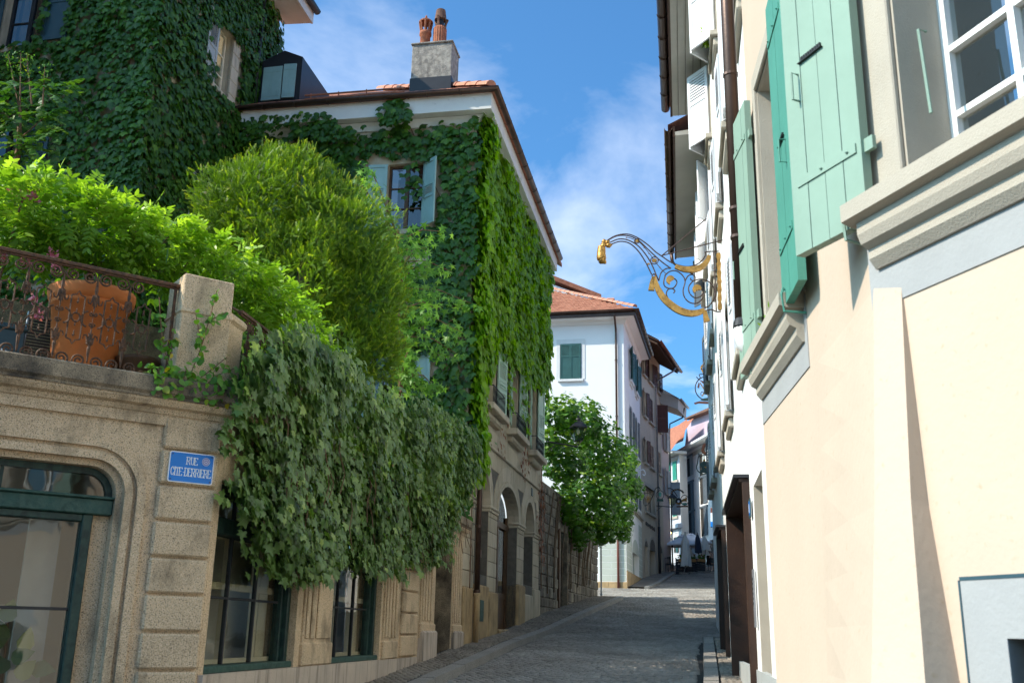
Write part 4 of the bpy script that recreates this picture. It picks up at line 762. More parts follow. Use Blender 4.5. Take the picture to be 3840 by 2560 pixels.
# ================================================================ rubble garden wall, lamp, post
GW = Wall((1.21, 31.9), 13.6, -1)
gw = thing('garden_wall', 'tall weathered stone garden wall under the hanging creeper', 'wall', GW.P(4, zg(GW, 4)))
MB().wbox(GW, -1.35, 2.15, 1.6, 6.3, -.6, -.03).wbox(GW, 3.55, 10.8, 1.9, 6.3, -.6, -.03).wbox(GW, 2.15, 3.55, 5.2, 6.3, -.6, -.03).build('mortar_core', K['mortar'], gw)
z = 1.9; j = 0
while z < 6.2:
    h = random.uniform(.27, .36); u = -1.35+random.uniform(-.2, 0)
    while u < 10.8:
        l = random.uniform(.28, .62); a, c = max(u, -1.35), min(u+l, 10.8)
        if c-a > .08 and not (a < 3.6 and c > 2.1 and z < 5.0) and z+h > zg(GW, a)-.1:
            piece('wall_stone', GW, a+.012, c-.012, z+.012, z+h-.012, -.2, random.uniform(-.012, .025), random.choice(K['rubble']), gw, .025)
        u += l
    z += h; j += 1
piece('door_post', GW, 2.0, 2.16, zg(GW, 2.1)-.1, 5.1, -.25, .05, K['oak'], gw, .01); piece('door_post', GW, 3.53, 3.64, zg(GW, 3.5)-.1, 5.1, -.25, .05, K['granite_dark'], gw, .02)
dg = piece('door', GW, 2.16, 3.53, zg(GW, 2.8)-.05, 5.0, -.42, -.36, K['dgreen'], gw, .005)
for k in range(4): piece('panel', GW, 2.3, 3.4, 2.7+.58*k, 3.2+.58*k, -.37, -.345, K['dgreen'], dg, .01)
pp = GW.xy(10.95, .12); sp = thing('sign_post', 'slim grey metal post at the end of the stone wall', 'post', (pp[0], pp[1], rz(pp[1])+.1))
MB().tube([(pp[0], pp[1], rz(pp[1])+.05), (pp[0], pp[1], 6.3)], .035, 8).build('pole', K['zinc'], sp); MB().lathe((pp[0], pp[1], rz(pp[1])+.1), [(.07, 0), (.07, .03), (.04, .05)], 10).build('base', K['zinc'], sp)
def lantern(nm, label, c, h, arm, m=K['black'], bulb=True, group='wall lanterns on iron brackets'):
    """four-sided tapering street lantern, c = centre of its foot; arm = list of points of the bracket"""
    t = thing(nm, label, 'street lamp', c, group); x, y, z = c; S = h/1.0
    MB().tube(arm, .022*S+.006, 6).build('bracket', m, t)
    MB().tube([(arm[0][0]*.7+arm[-2][0]*.3, arm[0][1]*.7+arm[-2][1]*.3, arm[0][2]-.03), (arm[0][0]*.85+arm[-2][0]*.15, arm[0][1]*.85+arm[-2][1]*.15, arm[0][2]-.18*S), (arm[0][0], arm[0][1], arm[0][2]-.35*S)], .014*S+.004, 5).build('brace', m, t)
    cage = MB(); r0, r1, z0, z1 = .13*S, .235*S, .12*S, .56*S; q = [(1, 1), (-1, 1), (-1, -1), (1, -1)]; a = radians(12); R = lambda u, v: (x+u*cos(a)-v*sin(a), y+u*sin(a)+v*cos(a))
    for i in range(4):
        (a0, b0), (a1, b1) = q[i], q[(i+1) % 4]; A = (*R(a0*r0, b0*r0), z+z0); B = (*R(a0*r1, b0*r1), z+z1); C = (*R(a1*r0, b1*r0), z+z0); D = (*R(a1*r1, b1*r1), z+z1)
        cage.tube([A, B], .014*S, 4).tube([A, C], .014*S, 4).tube([B, D], .02*S, 4)
        MB().add([A, C, D, B], [(0, 1, 2, 3)]).build('pane', K['glassl'], t)
    for i in range(4): a0, b0 = q[i]; cage.tube([(*R(a0*r0*.9, b0*r0*.9), z+z0), (*R(a0*r0*.5, b0*r0*.5), z+.04*S), (x, y, z)], .011*S, 4)
    cage.lathe((x, y, z), [(.03*S, -.02*S), (.035*S, 0), (.02*S, .03*S)], 8).build('cage', m, t)
    ro = MB(); p = [[(*R(u*rr, v*rr), z+zz) for u, v in q] for rr, zz in ((.255*S, z1), (.25*S, z1+.02*S), (.12*S, z1+.2*S), (.10*S, z1+.21*S))]
    vs = [k for l in p for k in l]; ro.add(vs, [(4*i+k, 4*i+(k+1) % 4, 4*i+4+(k+1) % 4, 4*i+4+k) for i in range(3) for k in range(4)]+[(3, 2, 1, 0), (12, 13, 14, 15)])
    ro.lathe((x, y, z+z1+.2*S), [(.085*S, 0), (.085*S, .07*S), (.10*S, .08*S), (.08*S, .12*S), (.02*S, .15*S), (.02*S, .18*S), (.03*S, .2*S), (.004*S, .24*S)], 10); ro.build('lantern_roof', m, t)
    MB().lathe((x, y, z+.32*S), [(.01, 0), (.03*S, .02*S), (.055*S, .10*S), (.05*S, .16*S), (.03*S, .2*S), (.025*S, .24*S)], 10).build('bulb', K['enamel'], t, smooth=True)
    return t
lp = at_y(2168, 1665, 32.6); lw = GW.xy(-.1, .02); lantern('street_lamp', 'black four-sided street lantern on a bracket before the creeper', (lp[0], lp[1], lp[2]), .98, [(lw[0], lw[1], lp[2]-.08), (lp[0]-.02, lp[1], lp[2]-.08), (lp[0], lp[1], lp[2])])
# ================================================================ white corner house
WC = (5.88, 50.4); WFW = Wall(WC, -77.8, 1); WRW = Wall(WC, 13, -1); WE = 17.75
wh = thing('white_house', 'white rendered corner house with dark green shutters and tiled hip roof', 'house', (WC[0], WC[1], rz(50.4)), None)
FO = [(2.25, 3.38, 14.55, 16.5)]; wallgrid(WFW, 0, 9, 3.2, WE, FO, .2).build('wall', K['white'], wh)
RO = [(2.7, 3.7, 15.1, 16.9), (5.5, 6.5, 15.1, 16.9), (2.7, 3.7, 11.3, 13.5), (5.5, 6.5, 11.3, 13.5), (2.7, 3.7, 8.4, 10.3), (5.5, 6.5, 8.4, 10.3), (2.9, 6.2, 4.0, 5.9)]
wallgrid(WRW, 0, 8.3, 3.2, WE, RO, .3).build('wall', K['white'], wh)
for q in FO: window(wh, WFW, *q, .15, K['whitewood'], 2, 3)
s0 = shutter(wh, WFW, 3.36, .55, -1, 14.57, 16.48, .03, K['shutdark'], 0, ((.66, .95),), fine=.06); shutter(wh, WFW, 2.27, .55, 1, 14.57, 16.48, .03, K['shutdark'], 0, ((.66, .95),), fine=.06)
MB().wbox(WFW, 2.13, 3.5, 14.42, 14.55, -.1, .14, .01).build('sill', K['white2'], wh)
sr = MB()
for a, c, d, e in ((2.05, 2.24, 14.55, 16.75), (3.39, 3.58, 14.55, 16.75), (2.24, 3.39, 16.5, 16.75)): sr.wbox(WFW, a, c, d, e, -.1, .025)
sr.build('surround', K['white2'], wh)
for k, q in enumerate(RO[:6]):
    u0, u1, z0, z1 = q; window(wh, WRW, *q, .2, K['whitewood'], 2, 3)
    MB().wbox(WRW, u0-.2, u1+.2, z0-.17, z0, -.1, .16, .015).wbox(WRW, u0-.12, u1+.12, z0-.3, z0-.17, -.1, .08, .015).build('sill', K['white2'], wh); MB().wbox(WRW, u0-.16, u0-.001, z0, z1+.2, -.1, .02).wbox(WRW, u1+.001, u1+.16, z0, z1+.2, -.1, .02).wbox(WRW, u0-.001, u1+.001, z1, z1+.2, -.1, .02).build('surround', K['white2'], wh)
    m = K['shutdark'] if k < 2 else K['shutgrey']; an = 20 if k < 2 else 3
    shutter(wh, WRW, u0, .5, -1, z0, z1, .05, m, an, ((.5, .93),), fine=.07); shutter(wh, WRW, u1, .5, 1, z0, z1, .05, m, an, ((.5, .93),), fine=.07)
MB().wbox(WRW, -.02, 8.35, 8.05, 8.22, -.1, .14, .02).wbox(WRW, -.01, 8.33, 7.97, 8.05, -.1, .06, .02).build('string_course', K['trim'], wh)
AW = [(2.9, 5.9)]+[(4.55-1.65*cos(a), 5.9+.75*sin(a)) for a in np.linspace(0, pi, 12)]+[(6.2, 5.9)]
sp_ = MB()
for (a, b), (c, d) in zip(AW[1:-2], AW[2:-1]): sp_.add([WRW.P(a, b, -.001), WRW.P(c, d, -.001), WRW.P(c, d, -.35), WRW.P(a, b, -.35)], [(0, 1, 2, 3)])
sp_.build('arch_reveal', K['white2'], wh)
dk = MB().wpoly(WRW, [(2.9, 4.0)]+AW[1:-1]+[(6.2, 4.0)], -.3, -.26); dk.build('door', K['sage'], wh); MB().wbox(WRW, 4.5, 4.62, 4.0, 6.4, -.26, -.2).build('door_post', K['oak'], wh)
# the arch above the rectangular opening is cut as a thin dark panel set in the wall
MB().wpoly(WRW, AW[1:-1], .002, .006).build('arch_panel', K['sage'], wh)
for w, u0, u1 in ((WFW, 0.02, 1.35), (WRW, .02, 2.7), (WRW, 6.3, 8.2)):
    for k in range(13 if w is WFW else 11):
        z = 4.22+.313*k; cut = [u0, u1] if u1-u0 < 1 else ([u0, u0+.42, u1] if k % 2 else [u0, u0+.75, u1]) if w is WFW else ([u0, (u0+u1)/2, u1] if k % 2 else [u0, u0+.5, u1])
        for a, c in zip(cut[:-1], cut[1:]): piece('ashlar_block', w, a+.012, c-.012, z+.012, z+.302, -.05, .008, K['sage'], wh, .003)
MB().wbox(WFW, -.05, 9, 3.2, 4.2, -.1, .05, .01).build('plinth_stone', K['ochre'], wh); MB().wbox(WRW, -.0, 8.3, 3.2, 4.75, -.1, .045, .01).build('plinth_stone', K['ochre'], wh)
ev = [WFW.xy(9), WC, WRW.xy(8.3)]
MB().sweep(ev, [(0, WE-.25), (.08, WE-.25), (.16, WE-.05), (.62, WE-.0), (.62, WE+.06), (0, WE+.06)]).build('cornice', K['white'], wh); MB().sweep(ev, [(.60, WE-.02), (.70, WE-.02), (.70, WE+.22), (.60, WE+.22)]).build('fascia', K['copper'], wh)
gutter(wh, [WFW.xy(9, .80), np.array(WC)+WFW.n*.8+WRW.n*.8, WRW.xy(8.3, .80)], WE+.28, .1, K['copper'])
PW = .58; wr = MB()
def hiproof(A, B, u0, uA, uB, z0, run, pitch, ov):
    b = MB()
    for w, L_ in ((A, uA), (B, uB)):
        e = [w.P(-ov, z0, ov), w.P(L_, z0, ov), w.P(L_, z0+pitch*run, ov-run), w.P(-ov+run, z0+pitch*run, ov-run)]; b.add(e, [(0, 1, 2, 3)])
    return b
wroof = hiproof(WFW, WRW, 0, 10, 8.3, WE+.28, 6, PW, .75).build('roof', K['tile'][2], wh)
tl = [MB(), MB(), MB()]
for r in range(22):
    for k in range(46):
        u = -.7+.2*k+(.1 if r % 2 else 0); o = .78-.26*r
        if u < -.75+.26*r+.15 or u > 8: continue
        z = WE+.30+PW*.26*r; h = random.uniform(0, .02); tl[random.randrange(3)].add([WFW.P(u-.09, z, o), WFW.P(u+.09, z, o), WFW.P(u+.09, z+PW*.28+h, o-.28), WFW.P(u-.09, z+PW*.28+h, o-.28), WFW.P(u-.09, z+.035+h, o), WFW.P(u+.09, z+.035+h, o)], [(0, 1, 5, 4), (4, 5, 2, 3)])
for i in range(3): tl[i].build('roof_tiles', K['tile'][(1, 0, 1)[i]], wroof, 'stuff')
hp0 = np.array(WFW.P(-.68, WE+.42, .68)); hv = np.array([WFW.d[0]-WFW.n[0], WFW.d[1]-WFW.n[1], PW])
for k in range(18): halftile(hp0+hv*.31*k, hp0+hv*(.31*k+.36), .14, K['hiptile'], wroof)
# dormer behind the hip, red verge of the gable behind
dq = MB().wbox(WRW, 2.2, 4.6, WE+1.2, WE+1.75, -3.2, -.9).build('dormer', K['zinc'], wroof); MB().wbox(WRW, 2.0, 4.8, WE+1.75, WE+1.82, -3.4, -.7).build('dormer_roof', K['tile'][0], wroof)
for k in range(7): halftile(WRW.P(2.2+.36*k*0+.0, WE+1.86, -3.3+.36*k), WRW.P(2.2, WE+1.86, -2.9+.36*k), .11, K['hiptile'], wroof)
gp = thing('gabled_house', 'white gable with red verge peeping over the white house roof', 'house', at_y(2150, 1150, 60)); q = [at_y(x, y, 60) for x, y in ((2000, 1040), (2245, 1128), (2250, 1230), (2000, 1230))]
MB().add(q+[(x, y+5, z) for x, y, z in q], [(0, 1, 2, 3), (4, 7, 6, 5), (0, 4, 5, 1), (1, 5, 6, 2), (2, 6, 7, 3), (3, 7, 4, 0)]).build('wall', K['white'], gp)
v0, v1 = at_y(1995, 1018, 59.8), at_y(2255, 1120, 59.8); MB().box8([tuple(v0), tuple(v1), (v1[0], v1[1]+5.5, v1[2]), (v0[0], v0[1]+5.5, v0[2]), (v0[0], v0[1], v0[2]+.3), (v1[0], v1[1], v1[2]+.3), (v1[0], v1[1]+5.5, v1[2]+.3), (v0[0], v0[1]+5.5, v0[2]+.3)]).build('roof', K['tile'][0], gp); MB().box8([tuple(at_y(1990, 1400, 60.5)), tuple(at_y(2250, 1400, 60.5)), tuple(at_y(2250, 1400, 64)), tuple(at_y(1990, 1400, 64)), tuple(at_y(1990, 1200, 60.5)), tuple(at_y(2250, 1200, 60.5)), tuple(at_y(2250, 1200, 64)), tuple(at_y(1990, 1200, 64))]).build('wall', K['white'], gp)
dpf = WFW.xy(.40, .10); MB().tube([WFW.P(.40, WE+.2, .72), WFW.P(.40, WE-.05, .66), WFW.P(.40, WE-.55, .12), WFW.P(.40, WE-.9, .10), (dpf[0], dpf[1], 8.2)], .055, 8).build('downpipe', K['copper'], wh, smooth=True); MB().tube([(dpf[0], dpf[1], 8.2), (dpf[0], dpf[1], 3.9)], .06, 8).build('downpipe', K['copperred'], wh, smooth=True)
for z in (15.5, 12.5, 9.5, 6.5): MB().tube([(dpf[0], dpf[1], z-.03), (dpf[0], dpf[1], z+.03)], .075, 8).build('pipe_collar', K['copper'], wh)
# ================================================================ beige house with the deep eaves
BWL = Wall((7.73, 58.4), 19, -1); bh = thing('beige_house', 'beige rendered house with brown louvred shutters and deep wooden eaves', 'house', (7.73, 58.4, rz(58.4)))
cols = [(.95, 1.85, 1), (2.75, 4.15, 2), (5.6, 6.5, 1)]; rows = [(17.1, 18.5), (14.5, 16.1), (11.65, 13.1)]
BO = [(a, c, z0, z1) for a, c, _ in cols for z0, z1 in rows]+[(1.1, 4.15, 8.75, 10.3)]+[(.75, 1.6, 4.6, 6.7), (2.2, 4.0, 4.9, 6.6), (5.2, 6.3, 5.6, 6.7)]
wallgrid(BWL, 0, 6.95, 3.8, 19.4, BO, .35).build('wall', K['beige'], bh)
for k, (a, c, z0, z1) in enumerate(BO[:9]):
    window(bh, BWL, a, c, z0, z1, .2, K['creamwood'], 2, 2, 'glassd', .06, K['trim'], .15)
    closed = k in (4, 7, 8, 5)
    an = 0 if closed else 12; W2 = (c-a)/2*.97
    if closed: shutter(bh, BWL, a+.01, W2, 1, z0+.02, z1-.02, -.05, K['shutbrown'], 0, ((.06, .48), (.54, .95)), fine=.08); shutter(bh, BWL, c-.01, W2, -1, z0+.02, z1-.02, -.05, K['shutbrown'], 0, ((.06, .48), (.54, .95)), fine=.08)
    else: shutter(bh, BWL, a, W2, -1, z0, z1, .05, K['shutbrown'], an, ((.06, .48), (.54, .95)), fine=.08); shutter(bh, BWL, c, W2, 1, z0, z1, .05, K['shutbrown'], 88 if k == 1+3 else an, ((.06, .48), (.54, .95)), fine=.08)
shutter(bh, BWL, 5.0, .75, 1, 14.2, 16.0, .06, K['shutbrown'], 70, ((.06, .48), (.54, .95)), fine=.08)
a, c, z0, z1 = BO[9]; window(bh, BWL, a, c, z0, z1, .2, K['trim'], 4, 1, 'glassd', .08, K['trim'], .15)
MB().wbox(BWL, a-.2, a, z0, z1+.2, -.1, .03).wbox(BWL, c, c+.2, z0, z1+.2, -.1, .03).wbox(BWL, a, c, z1, z1+.2, -.1, .03).build('surround', K['trim'], bh)
for (a, c, z0, z1) in BO[10:]:
    r = (c-a)/2; P_ = [((a+c)/2-r*cos(t), z1+r*.75*sin(t)) for t in np.linspace(0, pi, 12)]; MB().wpoly(BWL, P_, .003, .008).build('arch_head', K['joint'], bh); MB().band(BWL, P_, [((a+c)/2-(r+.14)*cos(t), z1+(r+.18)*.75*sin(t)) for t in np.linspace(0, pi, 12)], -.1, .02).build('arch_surround', K['trim'], bh); MB().wbox(BWL, a, c, 4.3, z1+.6, -.4, -.34).build('door', K['oak'] if a < 1 else K['dark'], bh); MB().wbox(BWL, a+.1, a+.28, 5, z1, -.34, -.28).build('door_leaf', K['oak'], bh)
for q in range(40):     # raised iron letters of the house inscription, too small to read
    u = 1.05+.073*q; h = random.uniform(.12, .32); MB().wbox(BWL, u, u+.03, 8.02-h*.4-.1*(q/40), 8.02+h*.5-.1*(q/40), .01, .03).build('inscription_stroke', K['black'], bh)
rk = MB()
for u in np.arange(-.6, 6.9, .42): rk.box8([BWL.P(u, 19.22, -.1), BWL.P(u+.12, 19.22, -.1), BWL.P(u+.12, 18.42, 1.25), BWL.P(u, 18.42, 1.25), BWL.P(u, 19.38, -.1), BWL.P(u+.12, 19.38, -.1), BWL.P(u+.12, 18.58, 1.25), BWL.P(u, 18.58, 1.25)])
rk.build('rafters', K['rafter'], bh, 'stuff')
MB().add([BWL.P(-.8, 19.42, -.1), BWL.P(7.1, 19.42, -.1), BWL.P(7.1, 18.6, 1.3), BWL.P(-.8, 18.6, 1.3), BWL.P(-.8, 19.47, -.1), BWL.P(7.1, 19.47, -.1), BWL.P(7.1, 18.65, 1.3), BWL.P(-.8, 18.65, 1.3)], [(0, 1, 2, 3), (7, 6, 5, 4), (0, 3, 7, 4), (1, 5, 6, 2), (3, 2, 6, 7)]).build('eaves_boards', K['rafter'], bh)
MB().add([BWL.P(-.8, 18.68, 1.36), BWL.P(7.1, 18.68, 1.36), BWL.P(7.1, 22.3, -4.5), BWL.P(-.8, 22.3, -4.5)], [(0, 1, 2, 3)]).build('roof', K['tile'][0], bh); gutter(bh, [BWL.xy(-.8, 1.42), BWL.xy(7.1, 1.42)], 18.66, .1, K['copperred'])
bp = BWL.xy(4.75, .12); MB().tube([BWL.P(5.2, 18.45, 1.36), BWL.P(5.1, 18.2, 1.2), BWL.P(4.75, 17.6, .3), BWL.P(4.75, 17.3, .12), (bp[0], bp[1], 8.2)], .06, 8).build('downpipe', K['zinc'], bh, smooth=True); MB().tube([(bp[0], bp[1], 8.2), (bp[0], bp[1], 5.0)], .085, 8).build('downpipe_foot', K['black'], bh, smooth=True)
# ================================================================ pale pink house with boxed white eaves
PKW = Wall(BWL.xy(6.95), 20, -1); ph = thing('pink_house', 'narrow pale pink house with white boxed eaves and grey shutters', 'house', (*BWL.xy(6.95), rz(65)))
PO = [(.75, 1.55, 13.6, 15.2), (.75, 1.55, 10.7, 12.3)]; wallgrid(PKW, 0, 2.4, 5, 16.6, PO, .25).build('wall', K['pink'], ph)
for q in PO:
    window(ph, PKW, *q, .18, K['whitewood'], 2, 2, 'glassd', .06, K['trim'], .14)
    for h, s_ in ((q[0], -1), (q[1], 1)): shutter(ph, PKW, h, .48, s_, q[2], q[3], .05, K['shutpgrey'], 10, ((.5, .9),), fine=.08)
MB().add([PKW.P(-.3, 16.5, 0), PKW.P(2.7, 16.5, 0), PKW.P(2.7, 16.0, 1.2), PKW.P(-.3, 16.0, 1.2), PKW.P(-.3, 17.3, 0), PKW.P(2.7, 17.3, 0), PKW.P(2.7, 16.7, 1.25), PKW.P(-.3, 16.7, 1.25)], [(0, 1, 2, 3), (0, 3, 7, 4), (1, 5, 6, 2), (3, 2, 6, 7)]).build('soffit', K['soffit'], ph); MB().add([PKW.P(-.5, 16.72, 1.3), PKW.P(2.8, 16.72, 1.3), PKW.P(2.8, 19.5, -3), PKW.P(-.5, 19.5, -3)], [(0, 1, 2, 3)]).build('roof', K['lead'], ph); gutter(ph, [PKW.xy(-.4, 1.36), PKW.xy(2.8, 1.36)], 16.75, .09, K['zinc'])
qx = PKW.xy(2.3, .1); MB().tube([PKW.P(1.6, 16.5, 1.3), PKW.P(1.9, 15.9, 1.1), PKW.P(2.3, 15.6, .15), (qx[0], qx[1], 14.8), (qx[0], qx[1], 5.6)], .05, 8).build('downpipe', K['black'], ph, smooth=True)
MB().add([PKW.P(2.4, 5, 0), PKW.P(2.4, 16.6, 0), PKW.P(2.4, 17.5, -5), PKW.P(2.4, 5, -5)], [(0, 1, 2, 3)]).build('wall', K['pink'], ph)
wq = [(8.6, 69.5), (12.0, 82), (6, 84), (3.5, 71)]; MB().box8([(x, y, 5) for x, y in wq]+[(x, y, 18) for x, y in wq]).build('shade_block', K['pink'], ph)  # unseen block, added to shade the lower part of the end house
shutter(ph, PKW, 2.3, .62, 1, 9.4, 11.6, .1, K['shutpgrey'], 80, ((.5, .9),), fine=.08)
# ================================================================ end of the street
K1 = Wall((14.75, 86), -15, 1); k1 = thing('corner_building', 'blue-grey corner building with emerald shutters at the end of the street', 'building', (14.75, 86, rz(86)))
def rect(w, x0, y0, x1, y1, o=0): a, b = w.uv(x0, y0, o), w.uv(x1, y1, o); return min(a[0], b[0]), max(a[0], b[0]), min(a[1], b[1]), max(a[1], b[1])
R1 = [rect(K1, 2524, 1732, 2540, 1798), rect(K1, 2506, 1735, 2516, 1808), rect(K1, 2524, 1862, 2540, 1934)]
wallgrid(K1, 0, 12, 6.5, 16.8, [], .2).build('wall', K['bluegrey'], k1)
for u0, u1, z0, z1 in R1:
    m_ = (u0+u1)/2; shutter(k1, K1, u1, (u1-u0)*.55, -1, z0, z1, .05, K['greenwin'], 0, ((.1, .9),), fine=.1); shutter(k1, K1, u0, (u1-u0)*.42, 1, z0, z1, .05, K['greenwin'], 0, ((.1, .9),), fine=.1); MB().wbox(K1, u0-.25, u1+.25, z0-.2, z0, -.1, .12).build('sill', K['trim'], k1); MB().wbox(K1, u0-.2, u1+.2, z1, z1+.2, -.1, .04).build('lintel', K['trim'], k1)
MB().wbox(K1, -.1, 12, 10.5, 10.9, -.1, .35, .04).build('string_course', K['bluegrey'], k1)
for k in range(8):
    for q in range(6): piece('ashlar_block', K1, q*1.2+.03+(.5 if k % 2 else 0), q*1.2+1.17+(.5 if k % 2 else 0), 7.2+.42*k, 7.6+.42*k, -.05, .03, K['bluegrey'], k1, .02)
for px0, px1 in ((2528, 2538), (2503, 2510)): u0, u1, z0, z1 = rect(K1, px0, 2015, px1, 2070); MB().wbox(K1, u0, u1, z0, z1, .02, .05).build('window', K['dark'], k1); shutter(k1, K1, u0, .5, -1, z0, z1, .06, K['shutdark'], 5, ((.1, .9),), fine=.1)
MB().add([(14.75, 86, 6), (15.6, 87.2, 6), (15.6, 87.2, 16.9), (14.75, 86, 16.8)], [(0, 1, 2, 3)]).build('corner_wall', K['white2'], k1); MB().wbox(K1, -.5, 12, 16.8, 17.05, -.5, .9, .03).build('eaves', K['soffit'], k1)
MB().add([K1.P(-.6, 17.05, 1), K1.P(12, 17.05, 1), K1.P(12, 20, -1.2), K1.P(-.6, 20, -1.2)], [(0, 1, 2, 3)]).build('roof', K['tile'][0], k1)
K2W = Wall((16.0, 90), 172, -1); k2 = thing('end_house', 'white house with slate grey shutters and lilac gable closing the street', 'house', (16.0, 90, rz(90)))
wallgrid(K2W, -1, 22, 6.5, 17.6, [], .2).build('wall', K['white'], k2)
for x0, y0, x1, y1, m in ((2589, 1712, 2601, 1778, 'shutpgrey'), (2636, 1700, 2647, 1775, 'shutpgrey'), (2591, 1810, 2605, 1908, 'shutgrey'), (2638, 1790, 2655, 1882, 'shutgrey'), (2595, 1920, 2608, 2004, 'shutgrey'), (2641, 1903, 2657, 2004, 'shutgrey')):  # top row paler: sunlight put into the shutter colour
    u0, u1, z0, z1 = rect(K2W, x0, y0, x1, y1); u1 = min(u1, u0+1.6); shutter(k2, K2W, u0, u1-u0, 1, z0, z1, .05, K[m], 0, ((.03, .97),), fine=.1); MB().wbox(K2W, u0-1.0, u1+.1, z1+.02, z1+.18, -.1, .1).build('lintel', K['shutgrey'], k2); MB().wbox(K2W, u0-.9, u0-.02, z0, z1, .01, .03).build('window', K['dark'], k2)
MB().wbox(K2W, -1, 22, 17.0, 17.35, -.1, .04).build('frieze', K['trim'], k2); MB().wbox(K2W, -1.2, 22, 17.6, 17.85, -.5, .9, .05).build('eaves', K['white2'], k2)
g0 = [K2W.uv(x, y, -.4) for x, y in ((2566, 1690), (2580, 1578), (2665, 1545), (2665, 1640))]; MB().wpoly(K2W, g0, -4, -.4).build('gable', K['purple'], k2)
g1 = [K2W.uv(x, y, 0) for x, y in ((2576, 1573), (2578, 1568), (2670, 1528), (2670, 1538))]; MB().wpoly(K2W, g1, -4.5, .3).build('verge', K['olddark'], k2)
pr_ = [at_y(x, y, Y) for x, y, Y in ((2533, 1665, 92), (2562, 1652, 90), (2578, 1570, 91), (2550, 1588, 94))]; MB().add(pr_, [(0, 1, 2, 3)]).build('roof', K['tile'][0], k2)
for x0, y0, x1, y1 in ((2664, 2025, 2688, 2040), (2664, 2045, 2688, 2130)): u0, u1, z0, z1 = rect(K2W, x0, y0, x1, y1); MB().wbox(K2W, u0, u1, z0, z1, .02, .06).build('shop_window', K['glassd'], k2); MB().wbox(K2W, u0, u1, z0, z1, .0, .015).build('shop_room', K['dark'], k2)
# ================================================================ right side: near cream house
HW = Wall((1.52, 3.9), 5, 1); GR = Wall((1.52, 3.9), -19, 1); IW = Wall((2.05, 7.0), 9.75, 1)
cr = thing('cream_house', 'sunlit cream house with green board shutters and moulded stone sills', 'house', (1.52, 3.9, rz(3.9)+.1))
HO = [(1.55, 2.55, 3.62, 5.55)]; GO = [(-1.65, -.22, 3.50, 5.45), (-1.2, -.47, .4, 1.76)]
wallgrid(HW, .0, 3.02, .05, 9.5, HO, .32).build('wall', K['cream'], cr); wallgrid(GR, -9, 0, -.6, 9.5, GO, .32).build('wall', K['cream'], cr)
MB().add([HW.P(3.02, 0, 0), HW.P(3.02, 9.5, 0), HW.P(3.02, 9.5, -2), HW.P(3.02, 0, -2)], [(0, 1, 2, 3)]).build('wall', K['cream'], cr)
# battered buttress on the bend of the wall
def bt(o, u, w, z): return w.P(u, z, o)
BUZ = [(0, -.42, .36), (1.6, -.23, .15), (2.24, -.16, .08), (3.15, -.13, .002)]; zt, zb = 3.15, .0; top = [GR.P(-.12, zt, .004), GR.P(0.02, zt, .02), HW.P(.55, zt, .02), HW.P(1.2, zt, .004)]; bot = [GR.P(-.16, zb, .21), GR.P(.08, zb, .25), HW.P(.6, zb, .25), HW.P(1.75, zb, .10)]
bk0 = [GR.P(-.12, zt, -.1), GR.P(-.16, zb, -.1), HW.P(1.2, zt, -.1), HW.P(1.75, zb, -.1)]
bu = MB(); NZ = 14; ring = []
for j in range(NZ+1):
    f = j/NZ; row = [tuple(np.array(b)*(1-f)+np.array(t)*f) for b, t in zip([bk0[1]]+bot+[bk0[3]], [bk0[0]]+top+[bk0[2]])]
    zz_ = zb+(zt-zb)*f; ub = float(np.interp(zz_, [q[0] for q in BUZ], [q[1] for q in BUZ])); ob = float(np.interp(zz_, [q[0] for q in BUZ], [q[2] for q in BUZ])); row[0] = GR.P(ub, zz_, -.05); row[1] = GR.P(ub, zz_, ob); row[2] = GR.P(.03, zz_, ob*1.1+.004); row[3] = HW.P(.55, zz_, ob*.75+.004); row[4] = HW.P(1.2+.5*(1-f), zz_, .004)
    row = [(x, y, z) for x, y, z in row]; ring.append(row)
n = 6
for r in ring: bu.v += r
for j in range(NZ):
    for i in range(n-1): bu.f.append((j*n+i, j*n+i+1, (j+1)*n+i+1, (j+1)*n+i))
bu.f.append(tuple(NZ*n+i for i in range(n))); bu.build('buttress', K['cream'], cr)
# window openings: stone surrounds, sills, joinery
def stone_window(w, u0, u1, z0, z1, sl):
    s = MB()
    for a, c, d, e in ((u0-.16, u0, z0, z1+.18), (u1, u1+.16, z0, z1+.18), (u0, u1, z1, z1+.18)): s.wbox(w, a, c, d, e, -.2, .012, .006)
    for a, c, d, e in ((u0-.045, u0, z0, z1+.045), (u1, u1+.045, z0, z1+.045), (u0, u1, z1, z1+.045)): s.wbox(w, a, c, d, e, -.2, .026, .006)
    for u in (u0, u1): s.wbox(w, u-.012, u+.012, z0, z1, -.32, -.0)
    s.wbox(w, u0, u1, z1-.01, z1+.01, -.32, 0); so = s.build('surround', K['trim'], cr)
    pr = [(-.3, z0-.09), (.10, z0-.09), (.145, z0-.075), (.145, z0-.0), (-.3, z0+.004)]; p2_ = [(-.1, z0-.28), (.02, z0-.28), (.05, z0-.24), (.05, z0-.20), (.085, z0-.18), (.10, z0-.14), (.10, z0-.09), (-.1, z0-.09)]
    a, c = sl; path = [w.xy(c), w.xy(a)]
    MB().sweep(path, pr).build('sill', K['trim'], cr); MB().sweep([w.xy(c-.04), w.xy(a+.04)], p2_).build('sill_moulding', K['trim'], cr)
    MB().wbox(w, a-.02, c+.02, z0-.44, z0-.02, -.05, .006).build('painted_band', K['grey_trim'], cr)
    window(cr, w, u0, u1, z0, z1, .24, K['whitewood'], 4, 6, 'glass', .05, None, 0, (.0, .28))
